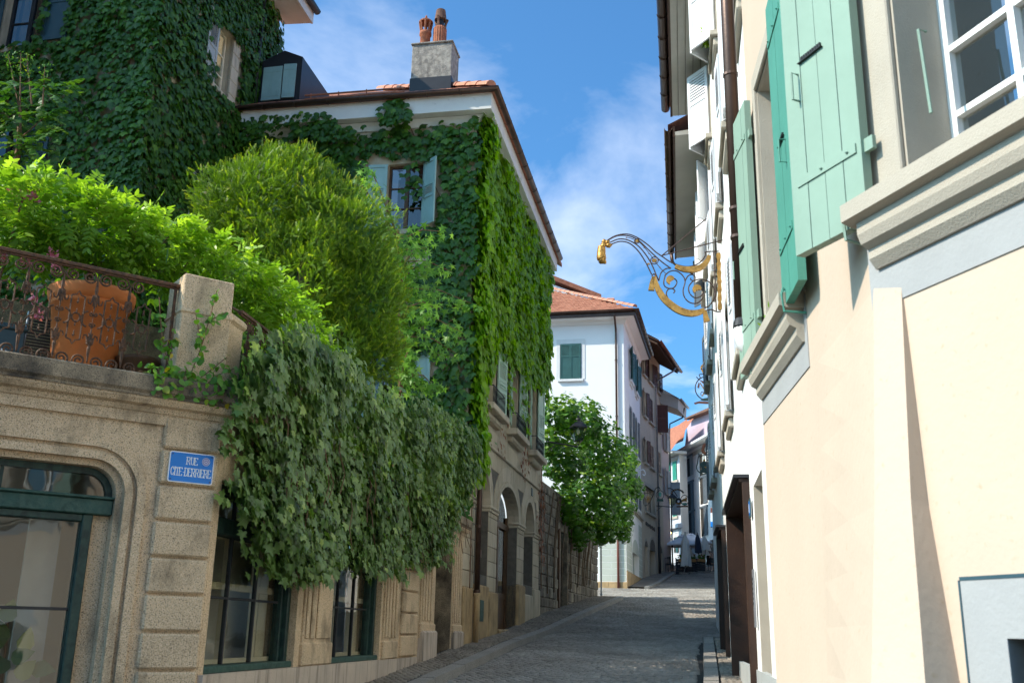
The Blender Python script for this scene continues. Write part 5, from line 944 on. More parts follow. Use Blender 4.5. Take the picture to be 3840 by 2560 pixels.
stone_window(HW, 1.55, 2.55, 3.62, 5.55, (1.42, 2.98)); stone_window(GR, -1.65, -.22, 3.50, 5.45, (-1.85, .03))
def old_shutter(w, hinge, width, sgn, z0, z1, o, m, label, ang=4):
    so = board_shutter(cr, w, hinge, width, sgn, z0, z1, o, m, ang, 4, .045, ()); so['label'] = label; L = Leaf(w, hinge, o, sgn, ang); H = z1-z0
    for f in (.17, .86):
        b = MB(); lbox(b, L, .03, width-.05, z0+f*H-.022, z0+f*H+.022, .046, .052); b.build('strap', m, so)
        for x in (.08, .25, .42, .52):
            if x < width-.06: c = L.P(x, z0+f*H, .054); MB().lathe((c[0], c[1], c[2]-.006), [(.004, 0), (.009, .006), (.004, .012)], 8).build('stud', m, so)
        b = MB(); lbox(b, L, -.05, .05, z0+f*H-.03, z0+f*H+.03, .01, .03); b.build('hinge', m, so)
    b = MB()
    for k in range(9): lbox(b, L, width*.42+.016*k, width*.42+.016*k+.011, z0+.47*H-.012, z0+.47*H+.012, .046, .056)
    lbox(b, L, width*.40, width*.42+.16, z0+.47*H-.014, z0+.47*H-.011, .046, .06); b.build('vent_strip', K['black'], so)
    p = [L.P(width-.10, z0+.44*H, .046), L.P(width-.10, z0+.44*H, .085), L.P(width-.10, z0+.37*H, .085), L.P(width-.10, z0+.37*H, .046)]; MB().tube(p, .006, 6).build('handle', m, so)
    c = L.P(.12, z0+.03, .06); MB().tube([w.P(w.uv(0, 0)[0]*0+hinge+sgn*.12, z0-.06, 0), L.P(.12, z0-.05, .06), L.P(.12, z0+.05, .07), L.P(.12, z0+.09, .058), L.P(.12, z0+.075, .05)], .008, 6).build('catch', m, so)
    return so
hz = HW.h
old_shutter(GR, -.05, .47, 1, 3.42, 5.42, .03, K['shutsage'], 'broad faded sage shutter over the buttress', 3)
old_shutter(HW, 1.52, .50, -1, 3.55, 5.52, .06, K['shutteal'], 'narrow teal shutter beside the broad sage one', 1); old_shutter(HW, 2.68, .50, 1, 3.55, 5.55, .03, K['shutsage'], 'sage shutter next to the drainpipe', 5)
MB().tube([GR.P(-.30, 4.20, -.10), GR.P(-.30, 4.20, -.06), GR.P(-.32, 3.80, -.06)], .007, 6).build('shutter_stay', K['shutsage'], cr); MB().tube([HW.P(1.62, 4.3, -.12), HW.P(1.62, 4.3, -.08), HW.P(1.64, 3.72, -.08)], .006, 6).build('shutter_stay', K['shutsage'], cr)
u0, u1, z0, z1 = -1.6, -.285, .3, 1.955
for a, c, d, e in ((u0, -1.2, z0, z1), (-.47, u1, z0, z1), (-1.2, -.47, 1.76, z1)): MB().wbox(GR, a, c, d, e, -.1, .006).build('painted_band', K['grey_trim'], cr)
MB().wbox(GR, u0, u1, z1, z1+.012, -.02, .009).wbox(GR, u1, u1+.008, z0, z1, -.02, .009).build('painted_line', K['shutnavy'], cr)
MB().wbox(GR, -1.25, -.42, .3, 1.8, -.3, -.26).build('cellar_shutter', K['dark'], cr)
dpp = HW.xy(3.10, .10); MB().tube([(dpp[0], dpp[1], 3.95), (dpp[0], dpp[1], 9.5)], .052, 14).build('downpipe', K['copper'], cr, smooth=True)
for z in (4.62, 4.85, 6.0): MB().lathe((dpp[0], dpp[1], z), [(.053, 0), (.06, .004), (.06, .026), (.053, .03)], 14).build('pipe_collar', K['copper'], cr)
MB().lathe((dpp[0], dpp[1], 3.93), [(.053, .06), (.066, .03), (.07, 0), (.06, -.015)], 14).build('pipe_collar', K['blackm'], cr); MB().tube([(dpp[0], dpp[1], 3.93), (dpp[0], dpp[1], 3.86), (dpp[0]+.012, dpp[1]+.0, 3.79), (dpp[0]+.05, dpp[1], 3.73), (dpp[0]+.13, dpp[1], 3.70)], [.062, .064, .062, .058, .05], 14).build('pipe_elbow', K['pvc'], cr, smooth=True)
MB().wbox(GR, -9, .0, 9.5, 9.62, -.5, .35).wbox(HW, 0, 3.05, 9.5, 9.62, -.5, .35).build('eaves', K['soffit'], cr)
# ================================================================ white house with the wooden shop fronts
w1 = thing('white_townhouse', 'sunlit white house with white shutters, brown gutter and two wooden shop fronts', 'house', (2.05, 7.0, rz(7)+.1))
rowz = [(5.1, 6.9), (8.7, 10.5), (11.65, 13.3)]; colu = [[(1.3, 2.3), (4.75, 5.75), (8.3, 9.3), (11.9, 12.9)], [(2.7, 3.7), (5.8, 6.8), (8.6, 9.6), (11.9, 12.9)], [(4.6, 5.6), (8.05, 9.05), (11.75, 12.75)]]
WO = [(a, c, z0, z1) for (z0, z1), cs in zip(rowz, colu) for a, c in cs]; DO = [(3.3, 4.66, .8, 3.42), (5.3, 9.3, .9, 3.62), (12.5, 14.25, 1.3, 3.75)]
wallgrid(IW, -.3, 14.6, .3, 13.6, WO+DO, .35).build('wall', K['white'], w1)
for k, (a, c, z0, z1) in enumerate(WO):
    window(w1, IW, a, c, z0, z1, .2, K['whitewood'], 2, 3, 'glassd', .06, None)
    s = MB().wbox(IW, a-.15, c+.15, z0-.10, z0, -.2, .13, .01).build('sill', K['trim'], w1); MB().wbox(IW, a-.08, c+.08, z0-.26, z0-.10, -.1, .075, .02).build('sill_moulding', K['trim'], s)
    MB().wbox(IW, a-.13, a, z0, z1+.15, -.2, .02).wbox(IW, c, c+.13, z0, z1+.15, -.2, .02).wbox(IW, a, c, z1, z1+.15, -.2, .02).build('surround', K['trim'], w1)
    if z0 > 11:
        for h, s_ in ((a, 1), (c, -1)): shutter(w1, IW, h, .62, s_, z0, z1, .03, K['shutwhite'], 40, ((.6, .95),), fine=.06)
    else:
        for h, s_ in ((a-.02, -1), (c+.02, 1)):
            so = shutter(w1, IW, h, .5, s_, z0, z1, .05, K['shutwhite'], 4, ((.55, .92),), fine=.06); q = IW.P(h+s_*.2, z0-.02, .1); MB().tube([IW.P(h+s_*.25, z0-.03, 0), (q[0], q[1], z0-.03), (q[0], q[1], z0+.06)], .012, 6).build('catch', K['zinc'], so)
MB().wbox(IW, -.3, 14.6, .3, 1.38, -.05, .02).build('plinth', K['shutpgrey'], w1)
for i, (a, c, z0, z1) in enumerate(DO[1:]):
    f = MB().wbox(IW, a, a+.05, z0-.1, z1, -.3, .09, .006).wbox(IW, c-.05, c, z0-.1, z1, -.34, .13, .006).wbox(IW, a, c, z1-.05, z1, -.34, .13, .006).build('shop_front', K['walnut'], w1)
    MB().wbox(IW, a+.05, c-.05, z0, z1-.05, -.30, -.29).build('pane', K['glassd'], f); MB().wbox(IW, a+.05, c-.05, z0-.1, z0+.55, -.34, -.25).build('panel', K['walnut'], f); MB().wbox(IW, a, c, z0, z1, -.9, -.85).build('room', K['dark'], f); MB().wbox(IW, a-.03, c+.06, z1, z1+.04, -.1, .19).build('canopy_cover', K['lead'], f)
a, c, z0, z1 = DO[0]; MB().wbox(IW, a, c, z0, z1, -.3, -.25).build('door', K['trim'], w1); MB().wbox(IW, a-.0, a+.06, z0, z1, -.3, -.0).wbox(IW, c-.06, c, z0, z1, -.3, 0).build('door_jamb', K['trim'], w1)
np_ = thing('house_number_sign', 'small blue house number plate on the white wall', 'sign', IW.P(5.0, 3.2, .04)); MB().wbox(IW, 4.88, 5.12, 3.1, 3.32, .02, .035, .004).build('plate', K['shutnavy'], np_); MB().wbox(IW, 4.91, 5.09, 3.13, 3.29, .035, .037).build('plate_border', K['blue'], np_); MB().wbox(IW, 4.98, 4.995, 3.16, 3.26, .037, .039).wbox(IW, 5.02, 5.035, 3.16, 3.26, .037, .039).build('digit', K['enamel'], np_)
it = thing('intercom_plate', 'slim grey intercom panel beside the door', 'intercom', IW.P(4.95, 2.2, .02)); MB().wbox(IW, 4.85, 5.0, 1.85, 2.5, .02, .04, .004).build('plate', K['zinc'], it)
for k in range(6): MB().wbox(IW, 4.90, 4.95, 2.1+.055*k, 2.13+.055*k, .04, .048).build('button', K['blackm'], it)
ev = [IW.xy(14.3), IW.xy(-.3)]; EI = 13.6
MB().sweep(ev, [(0, EI-.02), (.80, EI-.04), (.80, EI+.03), (0, EI+.06)]).build('soffit', K['soffit'], w1)
for k in range(1, 5): MB().sweep(ev, [(.16*k-.004, EI-.05), (.16*k+.004, EI-.05), (.16*k+.004, EI-.02), (.16*k-.004, EI-.02)]).build('soffit_joint', K['joint'], w1)
MB().sweep(ev, [(.78, EI-.06), (.83, EI-.06), (.83, EI+.2), (.78, EI+.2)]).build('fascia', K['copper'], w1); gutter(w1, [IW.xy(14.3, .94), IW.xy(-.3, .94)], EI+.16, .1, K['copper'])
MB().add([IW.P(-.3, EI+.25, .95), IW.P(14.5, EI+.25, .95), IW.P(14.5, EI+3.6, -5), IW.P(-.3, EI+3.6, -5)], [(0, 1, 2, 3)]).build('roof', K['tile'][0], w1); MB().add([IW.P(14.6, .5, 0), IW.P(14.6, EI, 0), IW.P(14.6, EI+3.6, -5), IW.P(14.6, .5, -5)], [(0, 1, 2, 3)]).build('wall', K['white'], w1)
# next house, slightly turned
J = Wall(IW.xy(14.6, -.1), 9.5, 1); w2 = thing('grey_townhouse', 'white house with pale shutters below a lower brown eave, second up the hill', 'house', (*IW.xy(14.6), rz(21.4)))
JO = [(a, a+1, z0, z1) for a in (1.2, 4.0, 6.3) for z0, z1 in ((5.6, 7.3), (8.7, 10.4), (11.4, 12.9))]; wallgrid(J, 0, 8.2, .8, 13.4, JO, .3).build('wall', K['white'], w2)
for a, c, z0, z1 in JO:
    window(w2, J, a, c, z0, z1, .2, K['whitewood'], 2, 3, 'glassd', .06, K['trim'], .14)
    for h, s_ in ((a-.02, -1), (c+.02, 1)): shutter(w2, J, h, .5, s_, z0, z1, .05, K['shutwhite'] if a < 5 else K['shutgrey'], 30 if z0 > 11 else 6, ((.55, .92),), fine=.07)
ej = [J.xy(8.2), J.xy(0)]; MB().sweep(ej, [(0, 13.25), (.85, 13.2), (.85, 13.3), (0, 13.4)]).build('soffit', K['soffit'], w2); MB().sweep(ej, [(.83, 13.16), (.88, 13.16), (.88, 13.45), (.83, 13.45)]).build('fascia', K['copper'], w2); gutter(w2, [J.xy(8.2, .99), J.xy(0, .99)], 13.42, .1, K['copper'])
MB().tube([J.P(8.0, 13.34, .99), J.P(8.0, 13.0, .96), J.P(8.0, 12.85, .8), J.P(8.0, 12.5, .1), J.P(8.0, 12.2, .08), J.P(8.0, 11.6, .04)], .055, 8).build('downpipe', K['copper'], w2, smooth=True); MB().add([J.P(0, 13.5, 1.0), J.P(8.2, 13.5, 1.0), J.P(8.2, 16.5, -5), J.P(0, 16.5, -5)], [(0, 1, 2, 3)]).build('roof', K['tile'][2], w2); MB().add([J.P(8.2, .8, 0), J.P(8.2, 13.4, 0), J.P(8.2, 16.5, -5), J.P(8.2, .8, -5)], [(0, 1, 2, 3)]).build('wall', K['white'], w2)
Q = Wall(J.xy(8.2, -.6), 12.1, 1); w3 = thing('long_townhouse', 'long grey-white house with blue-grey shutters, last before the cafe', 'house', (*J.xy(8.2), rz(29.5)))
QO = [(a, a+1, z0, z1) for a in np.arange(2, 36, 4.2) for z0, z1 in ((5.5+a*.08, 7.1+a*.08), (8.4+a*.08, 10+a*.08))]; wallgrid(Q, 0, 40, 1.5, 12.4, QO, .25).build('wall', K['white2'], w3)
for a, c, z0, z1 in QO:
    window(w3, Q, a, c, z0, z1, .15, K['whitewood'], 2, 2, 'glassd', .06, K['trim'], .12)
    for h, s_ in ((a-.02, -1), (c+.02, 1)): shutter(w3, Q, h, .5, s_, z0, z1, .04, K['shutgrey'], 5, ((.55, .92),), fine=.09)
MB().wbox(Q, 0, 40, 12.4, 12.6, -.5, .12).build('eaves', K['soffit'], w3); MB().add([Q.P(0, 12.6, .15), Q.P(40, 12.6, .15), Q.P(40, 16, -5), Q.P(0, 16, -5)], [(0, 1, 2, 3)]).build('roof', K['tile'][2], w3)
# ================================================================ foliage
OL = {'boston': [(.22, -.10), (.52, .06), (.62, .42), (.30, .52)], 'ivy': [(.24, -.16), (.56, -.06), (.36, .2), (.62, .46), (.24, .52)], 'star': [(.12, .02), (.58, -.16), (.22, .2), (.74, .46), (.17, .42)],
      'lance': [(.15, .12), (.2, .42), (.12, .78)], 'ovate': [(.25, .08), (.36, .34), (.2, .72)], 'creeper': [(.16, .15), (.25, .5), (.12, .8)], 'needle': [(.12, .5)]}
def unit(a): return a/(np.linalg.norm(a, axis=-1, keepdims=True)+1e-9)
def leaves(name, P, T, Nn, size, shape, m, parent, fold=.3, curl=.25, tint=None, kind='stuff'):
    P = np.asarray(P, float); N = len(P); T = unit(np.asarray(T, float)); Nn = np.asarray(Nn, float); X = unit(np.cross(T, Nn)); Z = np.cross(X, T)
    o = OL[shape]; k = len(o); loc = [(0, 0)]+o+[(0, 1)]+[(-x, y) for x, y in o[::-1]]; loc = np.array([(x, y, -fold*abs(x)-curl*y*y*.5) for x, y in loc])
    sz = np.asarray(size, float)[:, None, None]; asp = RNG.uniform(.85, 1.15, N)[:, None, None]
    V = P[:, None, :]+sz*(loc[None, :, 0:1]*asp*X[:, None, :]+loc[None, :, 1:2]*T[:, None, :]+loc[None, :, 2:3]*Z[:, None, :])
    nv = 2*k+2; f1 = list(range(0, k+2)); f2 = [0]+list(range(k+1, nv)); F = np.array(f1+f2); loops = (F[None]+np.arange(N)[:, None]*nv).reshape(-1)
    if tint is None: tint = np.clip(RNG.normal(.45, .22, N), 0, 1)
    return mesh_np(name, V.reshape(-1, 3), loops, np.full(2*N, k+2), m, parent, np.repeat(tint, 2), kind)
def pip(poly, x, y):
    inside = np.zeros(len(x), bool); n = len(poly)
    for i in range(n):
        (x0, y0), (x1, y1) = poly[i], poly[(i+1) % n]; c = (y0 > y) != (y1 > y); inside ^= c & (x < (x1-x0)*(y-y0)/(y1-y0+1e-12)+x0)
    return inside
def vnoise(a, b, s=1.0, ph=0): return (np.sin(a*2.1*s+ph)+np.sin(b*2.7*s+1.3+ph)+np.sin((a+b)*1.7*s+2.1*ph)+np.sin((a-b)*3.3*s+.7)+np.sin(a*5.1*s+b*4.3*s))/5
def wall_ivy(name, w, poly, dens, o0, o1, size, shape, m, parent, holes=(), gap=-.55, ph=0, tip=.5, up=.45, fold=.3, tintf=None):
    us = [p[0] for p in poly]; zs = [p[1] for p in poly]; n = int(dens*(max(us)-min(us))*(max(zs)-min(zs)))
    u = RNG.uniform(min(us), max(us), n); z = RNG.uniform(min(zs), max(zs), n); nz = vnoise(u, z, 1.0, ph)
    k = pip(poly, u+RNG.normal(0, .10, n), z+RNG.normal(0, .10, n)) & (nz+RNG.normal(0, .12, n) > gap)
    for a, c, d, e in holes: k &= ~((u > a) & (u < c) & (z > d) & (z < e))
    u, z, nz = u[k], z[k], nz[k]; n = len(u); o = o0+(o1-o0)*(RNG.uniform(0, 1, n)**.8)*(.65+.5*nz)
    xy = w.p[None]+w.d[None]*u[:, None]+w.n[None]*o[:, None]; P = np.column_stack([xy, z]); nn = np.array([w.n[0], w.n[1], 0]); dd = np.array([w.d[0], w.d[1], 0])
    T = np.array([0, 0, -1.])+dd*RNG.normal(0, tip, n)[:, None]+nn*RNG.uniform(.0, .55, n)[:, None]; Nn = nn+np.array([0, 0, 1.])*RNG.uniform(0, up*2, n)[:, None]+RNG.normal(0, .28, (n, 3))
    tint = np.clip(RNG.normal(.42, .2, n)+.18*nz, 0, 1)
    return leaves(name, P, T, Nn, RNG.uniform(size[0], size[1], n), shape, m, parent, fold, .3, tint)
def stems(w, parent, items, m, r=.012):
    for pts, o in items: MB().tube([w.P(u, z, o) for u, z in pts], r, 5).build('stem', m, parent)
LM = {'boston': leafmat('boston_ivy_leaf', (.024, .07, .010), (.055, .15, .016), (.14, .27, .025), .30, .42), 'bostonlit': leafmat('lit_boston_ivy_leaf', (.12, .23, .008), (.22, .41, .012), (.34, .55, .02), .45, .5),  # bostonlit: lit copy of boston, bounced street light put into its colour
      'ivy': leafmat('ivy_leaf', (.055, .115, .022), (.125, .21, .055), (.29, .38, .09), .28, .38), 'wist': leafmat('wisteria_leaf', (.11, .22, .018), (.23, .38, .03), (.45, .58, .08), .46, .38), 'yew': leafmat('yew_needle', (.045, .11, .008), (.17, .28, .012), (.55, .58, .04), .38, .5),
      'gum': leafmat('sweetgum_leaf', (.08, .21, .03), (.15, .33, .045), (.24, .43, .06), .38, .45), 'creeper': leafmat('creeper_leaf', (.03, .10, .010), (.085, .21, .016), (.27, .40, .035), .34, .4), 'red': leafmat('withered_leaf', (.12, .03, .012), (.24, .07, .025), (.36, .13, .05), .2, .6),
      'birch': leafmat('birch_leaf', (.07, .19, .025), (.14, .30, .035), (.45, .36, .03), .35, .4), 'acacia': leafmat('pinnate_leaf', (.025, .085, .015), (.06, .15, .022), (.14, .24, .03), .3, .45), 'rubber': leafmat('variegated_leaf', (.02, .06, .02), (.10, .17, .05), (.45, .46, .22), .1, .3), 'pink': leafmat('pink_petal', (.50, .12, .24), (.62, .2, .32), (.7, .34, .42), .3, .5)}
# ---- climbers on the walls
iv = thing('climbing_ivy', 'dark ivy covering the front of the tall back house', 'ivy', (AC[0], AC[1], TER), 'climbers on the house walls')
wall_ivy('ivy_leaves', AF, [(-.05, 4), (6.5, 4), (6.5, 17.5), (-.05, 17.5)], 210, .04, .26, (.10, .17), 'boston', LM['boston'], iv, [(2.55, 3.45, 13.3, 15.2), (1.95, 2.4, 13.3, 14.9), (1.85, 2.4, 10.3, 11.3), (2.6, 3.4, 9.7, 11.4), (3.45, 4.2, 12.2, 15.6)], -.75, .4, .45, .5)
wall_ivy('ivy_leaves', AF, [(-.2, 4), (.25, 4), (.25, 17.4), (-.2, 17.4)], 260, .02, .3, (.10, .17), 'boston', LM['boston'], iv, (), -2, .4, .6, .5)
stems(AF, iv, [([(.4, 4), (.5, 8), (.3, 12), (.6, 16)], .05), ([(3, 4), (2.3, 8), (1.6, 12)], .05)], K['twig'])
iv = thing('climbing_ivy', 'ivy on the side wall of the tall back house, around its window', 'ivy', (AC[0], AC[1]+2, TER), 'climbers on the house walls')
wall_ivy('ivy_leaves', AR, [(-4.3, 4), (.1, 4), (.1, 13.1), (-.35, 13.4), (-.35, 14.1), (.55, 13.6), (1.5, 14.2), (1.5, 17.4), (-4.3, 17.4)], 200, .04, .24, (.11, .18), 'boston', LM['boston'], iv, [(-1.7, -.55, 13.55, 15.25), (-1.7, -1.0, 9.9, 11.4), (-2.2, -1.75, 14.2, 15.0)], -.62, 1.4, .45, .5)
stems(AR, iv, [([(-3.5, 4), (-3.4, 9), (-3.6, 15)], .05), ([(.7, 13.7), (.75, 15), (.6, 17)], .05)], K['twig'])
iv = thing('climbing_ivy', 'glossy ivy on the shaded front of the arcade house below the gutter', 'ivy', EW.P(2.5, TER, .1), 'climbers on the house walls')
wall_ivy('ivy_leaves', EW, [(-.12, 3.9), (5.85, 3.9), (5.85, 12.95), (4.6, 13.05), (3.2, 13.0), (2.4, 12.9), (1.9, 13.2), (1.2, 13.0), (.2, 13.0), (-.12, 13.3)], 150, .05, .34, (.13, .21), 'boston', LM['boston'], iv, [(1.5, 2.1, 10.3, 12.3), (2.08, 2.58, 10.6, 12.4), (.75, 1.5, 10.5, 12.2), (3.9, 4.85, 10.6, 12.3), (1.6, 2.3, 6.3, 7.5), (1.9, 2.6, 4.6, 6.6)], -.5, 2.2, .5, .5)
wall_ivy('ivy_leaves', EW, [(1.45, 13.0), (2.2, 13.0), (2.1, 13.45), (1.8, 13.72), (1.6, 13.6)], 260, .42, .62, (.13, .2), 'boston', LM['boston'], iv, (), -2, .3)
wall_ivy('ivy_leaves', EW, [(2.6, 12.7), (5.8, 12.7), (5.8, 13.35), (4.6, 13.45), (3.4, 13.3)], 260, .36, .54, (.11, .17), 'boston', LM['boston'], iv, (), -.25, .9)
wall_ivy('ivy_leaves', EW, [(1.25, 11.3), (1.6, 11.2), (1.7, 12.3), (1.2, 12.4)], 90, .1, .4, (.11, .17), 'boston', LM['boston'], iv, (), -2, .9)
stems(EW, iv, [([(.6, 4), (.5, 8), (.7, 11), (1.6, 13.1), (1.75, 13.5)], .06), ([(3, 4), (2.8, 9), (3.2, 12.6)], .06), ([(5, 4), (4.9, 10), (4.2, 13)], .06)], K['twig'])
iv = thing('climbing_ivy', 'brightly lit ivy curtain on the street side of the arcade house', 'ivy', DW.P(4, 8.4, .1), 'climbers on the house walls')
DPOLY = [(-.86, 4.6), (-.3, 4.9), (.1, 5.6), (.35, 6.6), (.75, 7.4), (1.3, 8.6), (2.6, 8.45), (3.6, 8.55), (4.8, 8.6), (5.6, 8.8), (6.6, 8.7), (7.6, 8.95), (9.3, 9.0), (9.75, 8.6), (9.85, 13.3), (-.86, 13.55)]
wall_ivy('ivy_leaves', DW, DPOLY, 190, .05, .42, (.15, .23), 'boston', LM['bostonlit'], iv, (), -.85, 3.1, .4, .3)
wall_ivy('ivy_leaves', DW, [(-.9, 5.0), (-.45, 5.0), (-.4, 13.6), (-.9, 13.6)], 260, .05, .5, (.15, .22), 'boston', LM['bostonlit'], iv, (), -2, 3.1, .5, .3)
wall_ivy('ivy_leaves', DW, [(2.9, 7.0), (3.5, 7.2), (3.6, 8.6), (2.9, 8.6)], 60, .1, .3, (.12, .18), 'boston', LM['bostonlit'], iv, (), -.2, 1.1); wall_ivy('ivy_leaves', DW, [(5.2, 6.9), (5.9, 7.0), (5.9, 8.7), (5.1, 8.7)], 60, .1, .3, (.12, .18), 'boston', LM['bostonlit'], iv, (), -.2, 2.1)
wall_ivy('withered_leaves', DW, [(8.6, 4.6), (9.6, 3.4), (9.7, 6.4), (8.4, 6.2)], 150, .02, .14, (.08, .15), 'lance', LM['red'], iv, (), -.1, .8); wall_ivy('withered_leaves', DW, [(2.3, 5.8), (3.0, 5.8), (3.2, 7.6), (2.5, 7.6)], 50, .02, .14, (.09, .15), 'lance', LM['red'], iv, (), -.1, 1.8); wall_ivy('withered_leaves', DW, [(5.4, 5.7), (6.4, 5.9), (6.6, 7.6), (5.6, 7.6)], 60, .02, .16, (.09, .15), 'lance', LM['red'], iv, (), -.1, 2.5)
stems(DW, iv, [([(-.3, 2), (-.35, 6), (0, 10), (1, 13)], .05), ([(9.3, 3.0), (9.2, 6), (8.6, 10), (7, 12.8)], .05)], K['twig'])
# ---- ivy hanging over the terrace wall
hv_ = thing('hanging_ivy', 'thick ivy tumbling over the terrace parapet above the street windows', 'ivy', CW.P(-1, 3.9, .2))
PX = [(905, 1560), (925, 1400), (1000, 1290), (1150, 1240), (1290, 1340), (1400, 1480), (1500, 1480), (1640, 1540), (1740, 1600), (1840, 1650), (1800, 1720), (1740, 1850), (1715, 1960), (1680, 2095), (1640, 2095), (1560, 2090), (1480, 2140), (1380, 2135), (1300, 2090), (1262, 2125), (1200, 2175), (1110, 2185), (1060, 2120), (1010, 2060), (1000, 1950), (930, 1900), (900, 1760)]
HP = [CW.uv(x, y, .28) for x, y in PX]
wall_ivy('ivy_leaves', CW, HP, 520, .06, .46, (.07, .135), 'ivy', LM['ivy'], hv_, (), -.5, 1.7, .85, .6, .22)
wall_ivy('ivy_leaves', CW, HP, 240, .26, .58, (.07, .135), 'ivy', LM['ivy'], hv_, (), .05, .2, .8, .6, .22)
wall_ivy('ivy_leaves', CW, [CW.uv(x, y, .25) for x, y in ((1080, 2050), (1260, 2050), (1240, 2160), (1120, 2200))], 60, .1, .35, (.07, .11), 'ivy', LM['ivy'], hv_, (), -1, .5)
vb = MB()
for k in range(26):
    u = random.uniform(-6.3, 4.2); z = random.uniform(3.6, 4.3); pts = []
    for q in range(5): pts.append(CW.P(u+random.uniform(-.1, .1)+.04*q, z-.24*q, .2+.12*sin(q*.5)+random.uniform(-.03, .03)))
    MB().tube(pts, .007, 4).build('stem', K['twig'], hv_)
# ---- creeper on the garden wall
def blobpts(bl, n, shell=(.55, 1.0), seed=0, jitter=.0):
    """points in a union of ellipsoids with outward normals; bl: (x, y, z, rx, ry, rz)"""
    B = np.array(bl, float); vol = (B[:, 3]*B[:, 4]*B[:, 5])**(2/3); i = RNG.choice(len(B), n, p=vol/vol.sum()); d = unit(RNG.normal(0, 1, (n, 3))); r = RNG.uniform(shell[0]**2, shell[1]**2, n)**.5
    bump = 1+.14*np.sin(d[:, 0]*6+i)+.12*np.sin(d[:, 2]*8+2*i)+.10*np.sin(d[:, 1]*7+3*i); P = B[i, :3]+d*B[i, 3:]*(r*bump)[:, None]; Nn = unit(d/B[i, 3:])
    q = np.ones(n, bool)
    for k, b in enumerate(B): e = (((P-b[:3])/b[3:])**2).sum(1); q &= (e > .30) | (i == k)
    return P[q], Nn[q], r[q]
def pxblobs(L_, dep=1.0, sq=1.0):
    o = []
    for px, py, rp, Y in L_: c = at_y(px, py, Y); r = rp/FPX*Y*1.02; o.append((*c, r, r*dep, r*sq))
    return o
cp = thing('creeper', 'five-leaved creeper bulging over the stone garden wall behind the street lamp', 'creeper', GW.P(4, 4.5, .5))
CB = pxblobs([(2110, 1560, 85, 33.2), (2190, 1590, 100, 35), (2110, 1740, 95, 33.5), (2245, 1690, 110, 37), (2215, 1850, 125, 37), (2320, 1790, 85, 40), (2310, 1920, 85, 40), (2125, 1890, 75, 34.5), (2170, 1990, 62, 36), (2262, 1990, 58, 38), (2372, 1830, 42, 41), (2345, 1715, 52, 41), (2060, 1660, 60, 32.5), (2335, 1990, 40, 40)], 1.1)
P, Nn, rr = blobpts(CB, 9500); n = len(P); k5 = 5; base = np.repeat(P, k5, 0); ang = np.tile(np.linspace(-1.25, 1.25, k5), n); Nr = unit(Nn+RNG.normal(0, .35, (n, 3))+np.array([0, 0, .4])); dn = np.array([0, 0, -1.])[None]+RNG.normal(0, .4, (n, 3)); X = unit(np.cross(dn, Nr)); Y_ = np.cross(Nr, X); Nr5 = np.repeat(Nr, k5, 0); T = np.repeat(X, k5, 0)*np.sin(ang)[:, None]+np.repeat(-Y_, k5, 0)*np.cos(ang)[:, None]
T = T*np.sign((T*np.repeat(unit(dn), k5, 0)).sum(1).reshape(n, k5).mean(1).repeat(k5))[:, None]
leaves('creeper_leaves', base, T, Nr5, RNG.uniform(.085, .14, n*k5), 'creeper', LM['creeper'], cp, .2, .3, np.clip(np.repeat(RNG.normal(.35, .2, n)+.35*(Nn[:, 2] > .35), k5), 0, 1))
sb = MB()
for k in range(14): u = random.uniform(-.5, 9); MB().tube([GW.P(u, 2.9+u*.08, .03), GW.P(u+random.uniform(-.4, .4), 4.4, .06), GW.P(u+random.uniform(-.6, .6), 6.0, .25)], .022, 5).build('stem', K['bark'], cp)
# ---- yew on the terrace
yw = thing('yew_tree', 'rounded yew with yellow-green shoots rising above the terrace', 'tree', (-3.3, 15.3, TER-.02))
YB = pxblobs([(960, 800, 215, 15), (1120, 740, 165, 15.2), (1100, 650, 85, 15.1), (1250, 900, 215, 15.3), (1330, 1120, 200, 15.4), (1120, 1050, 230, 15), (1400, 1320, 120, 15.5), (1280, 1330, 150, 15.2), (860, 830, 130, 14.9), (1060, 600, 45, 15.1)], 1.0, 1.05)
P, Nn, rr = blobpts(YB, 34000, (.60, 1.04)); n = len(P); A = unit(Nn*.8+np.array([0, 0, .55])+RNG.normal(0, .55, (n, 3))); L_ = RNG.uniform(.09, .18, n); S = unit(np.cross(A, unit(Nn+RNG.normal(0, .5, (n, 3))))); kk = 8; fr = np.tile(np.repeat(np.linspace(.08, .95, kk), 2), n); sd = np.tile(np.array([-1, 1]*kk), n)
PP = np.repeat(P, 2*kk, 0)+np.repeat(A*L_[:, None], 2*kk, 0)*fr[:, None]; TT = np.repeat(S, 2*kk, 0)*sd[:, None]+np.repeat(A, 2*kk, 0)*.75+RNG.normal(0, .12, (n*2*kk, 3)); up = np.repeat(unit(np.cross(S, A)), 2*kk, 0)
V0 = PP; V1 = PP+unit(TT)*(.034*(1.15-.6*fr))[:, None]; wv = np.repeat(A, 2*kk, 0)*.0062; V = np.stack([V0-wv, V0+wv, V1], 1); nl = len(PP)
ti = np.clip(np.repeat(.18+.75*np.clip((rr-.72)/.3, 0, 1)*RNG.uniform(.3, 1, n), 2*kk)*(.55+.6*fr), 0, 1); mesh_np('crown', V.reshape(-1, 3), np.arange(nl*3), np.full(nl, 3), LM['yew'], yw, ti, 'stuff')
tr = MB().tube([(-3.3, 15.3, TER-.02), (-3.28, 15.3, 5.5), (-3.4, 15.25, 7.2), (-3.55, 15.2, 8.4)], [.2, .16, .1, .03], 8)
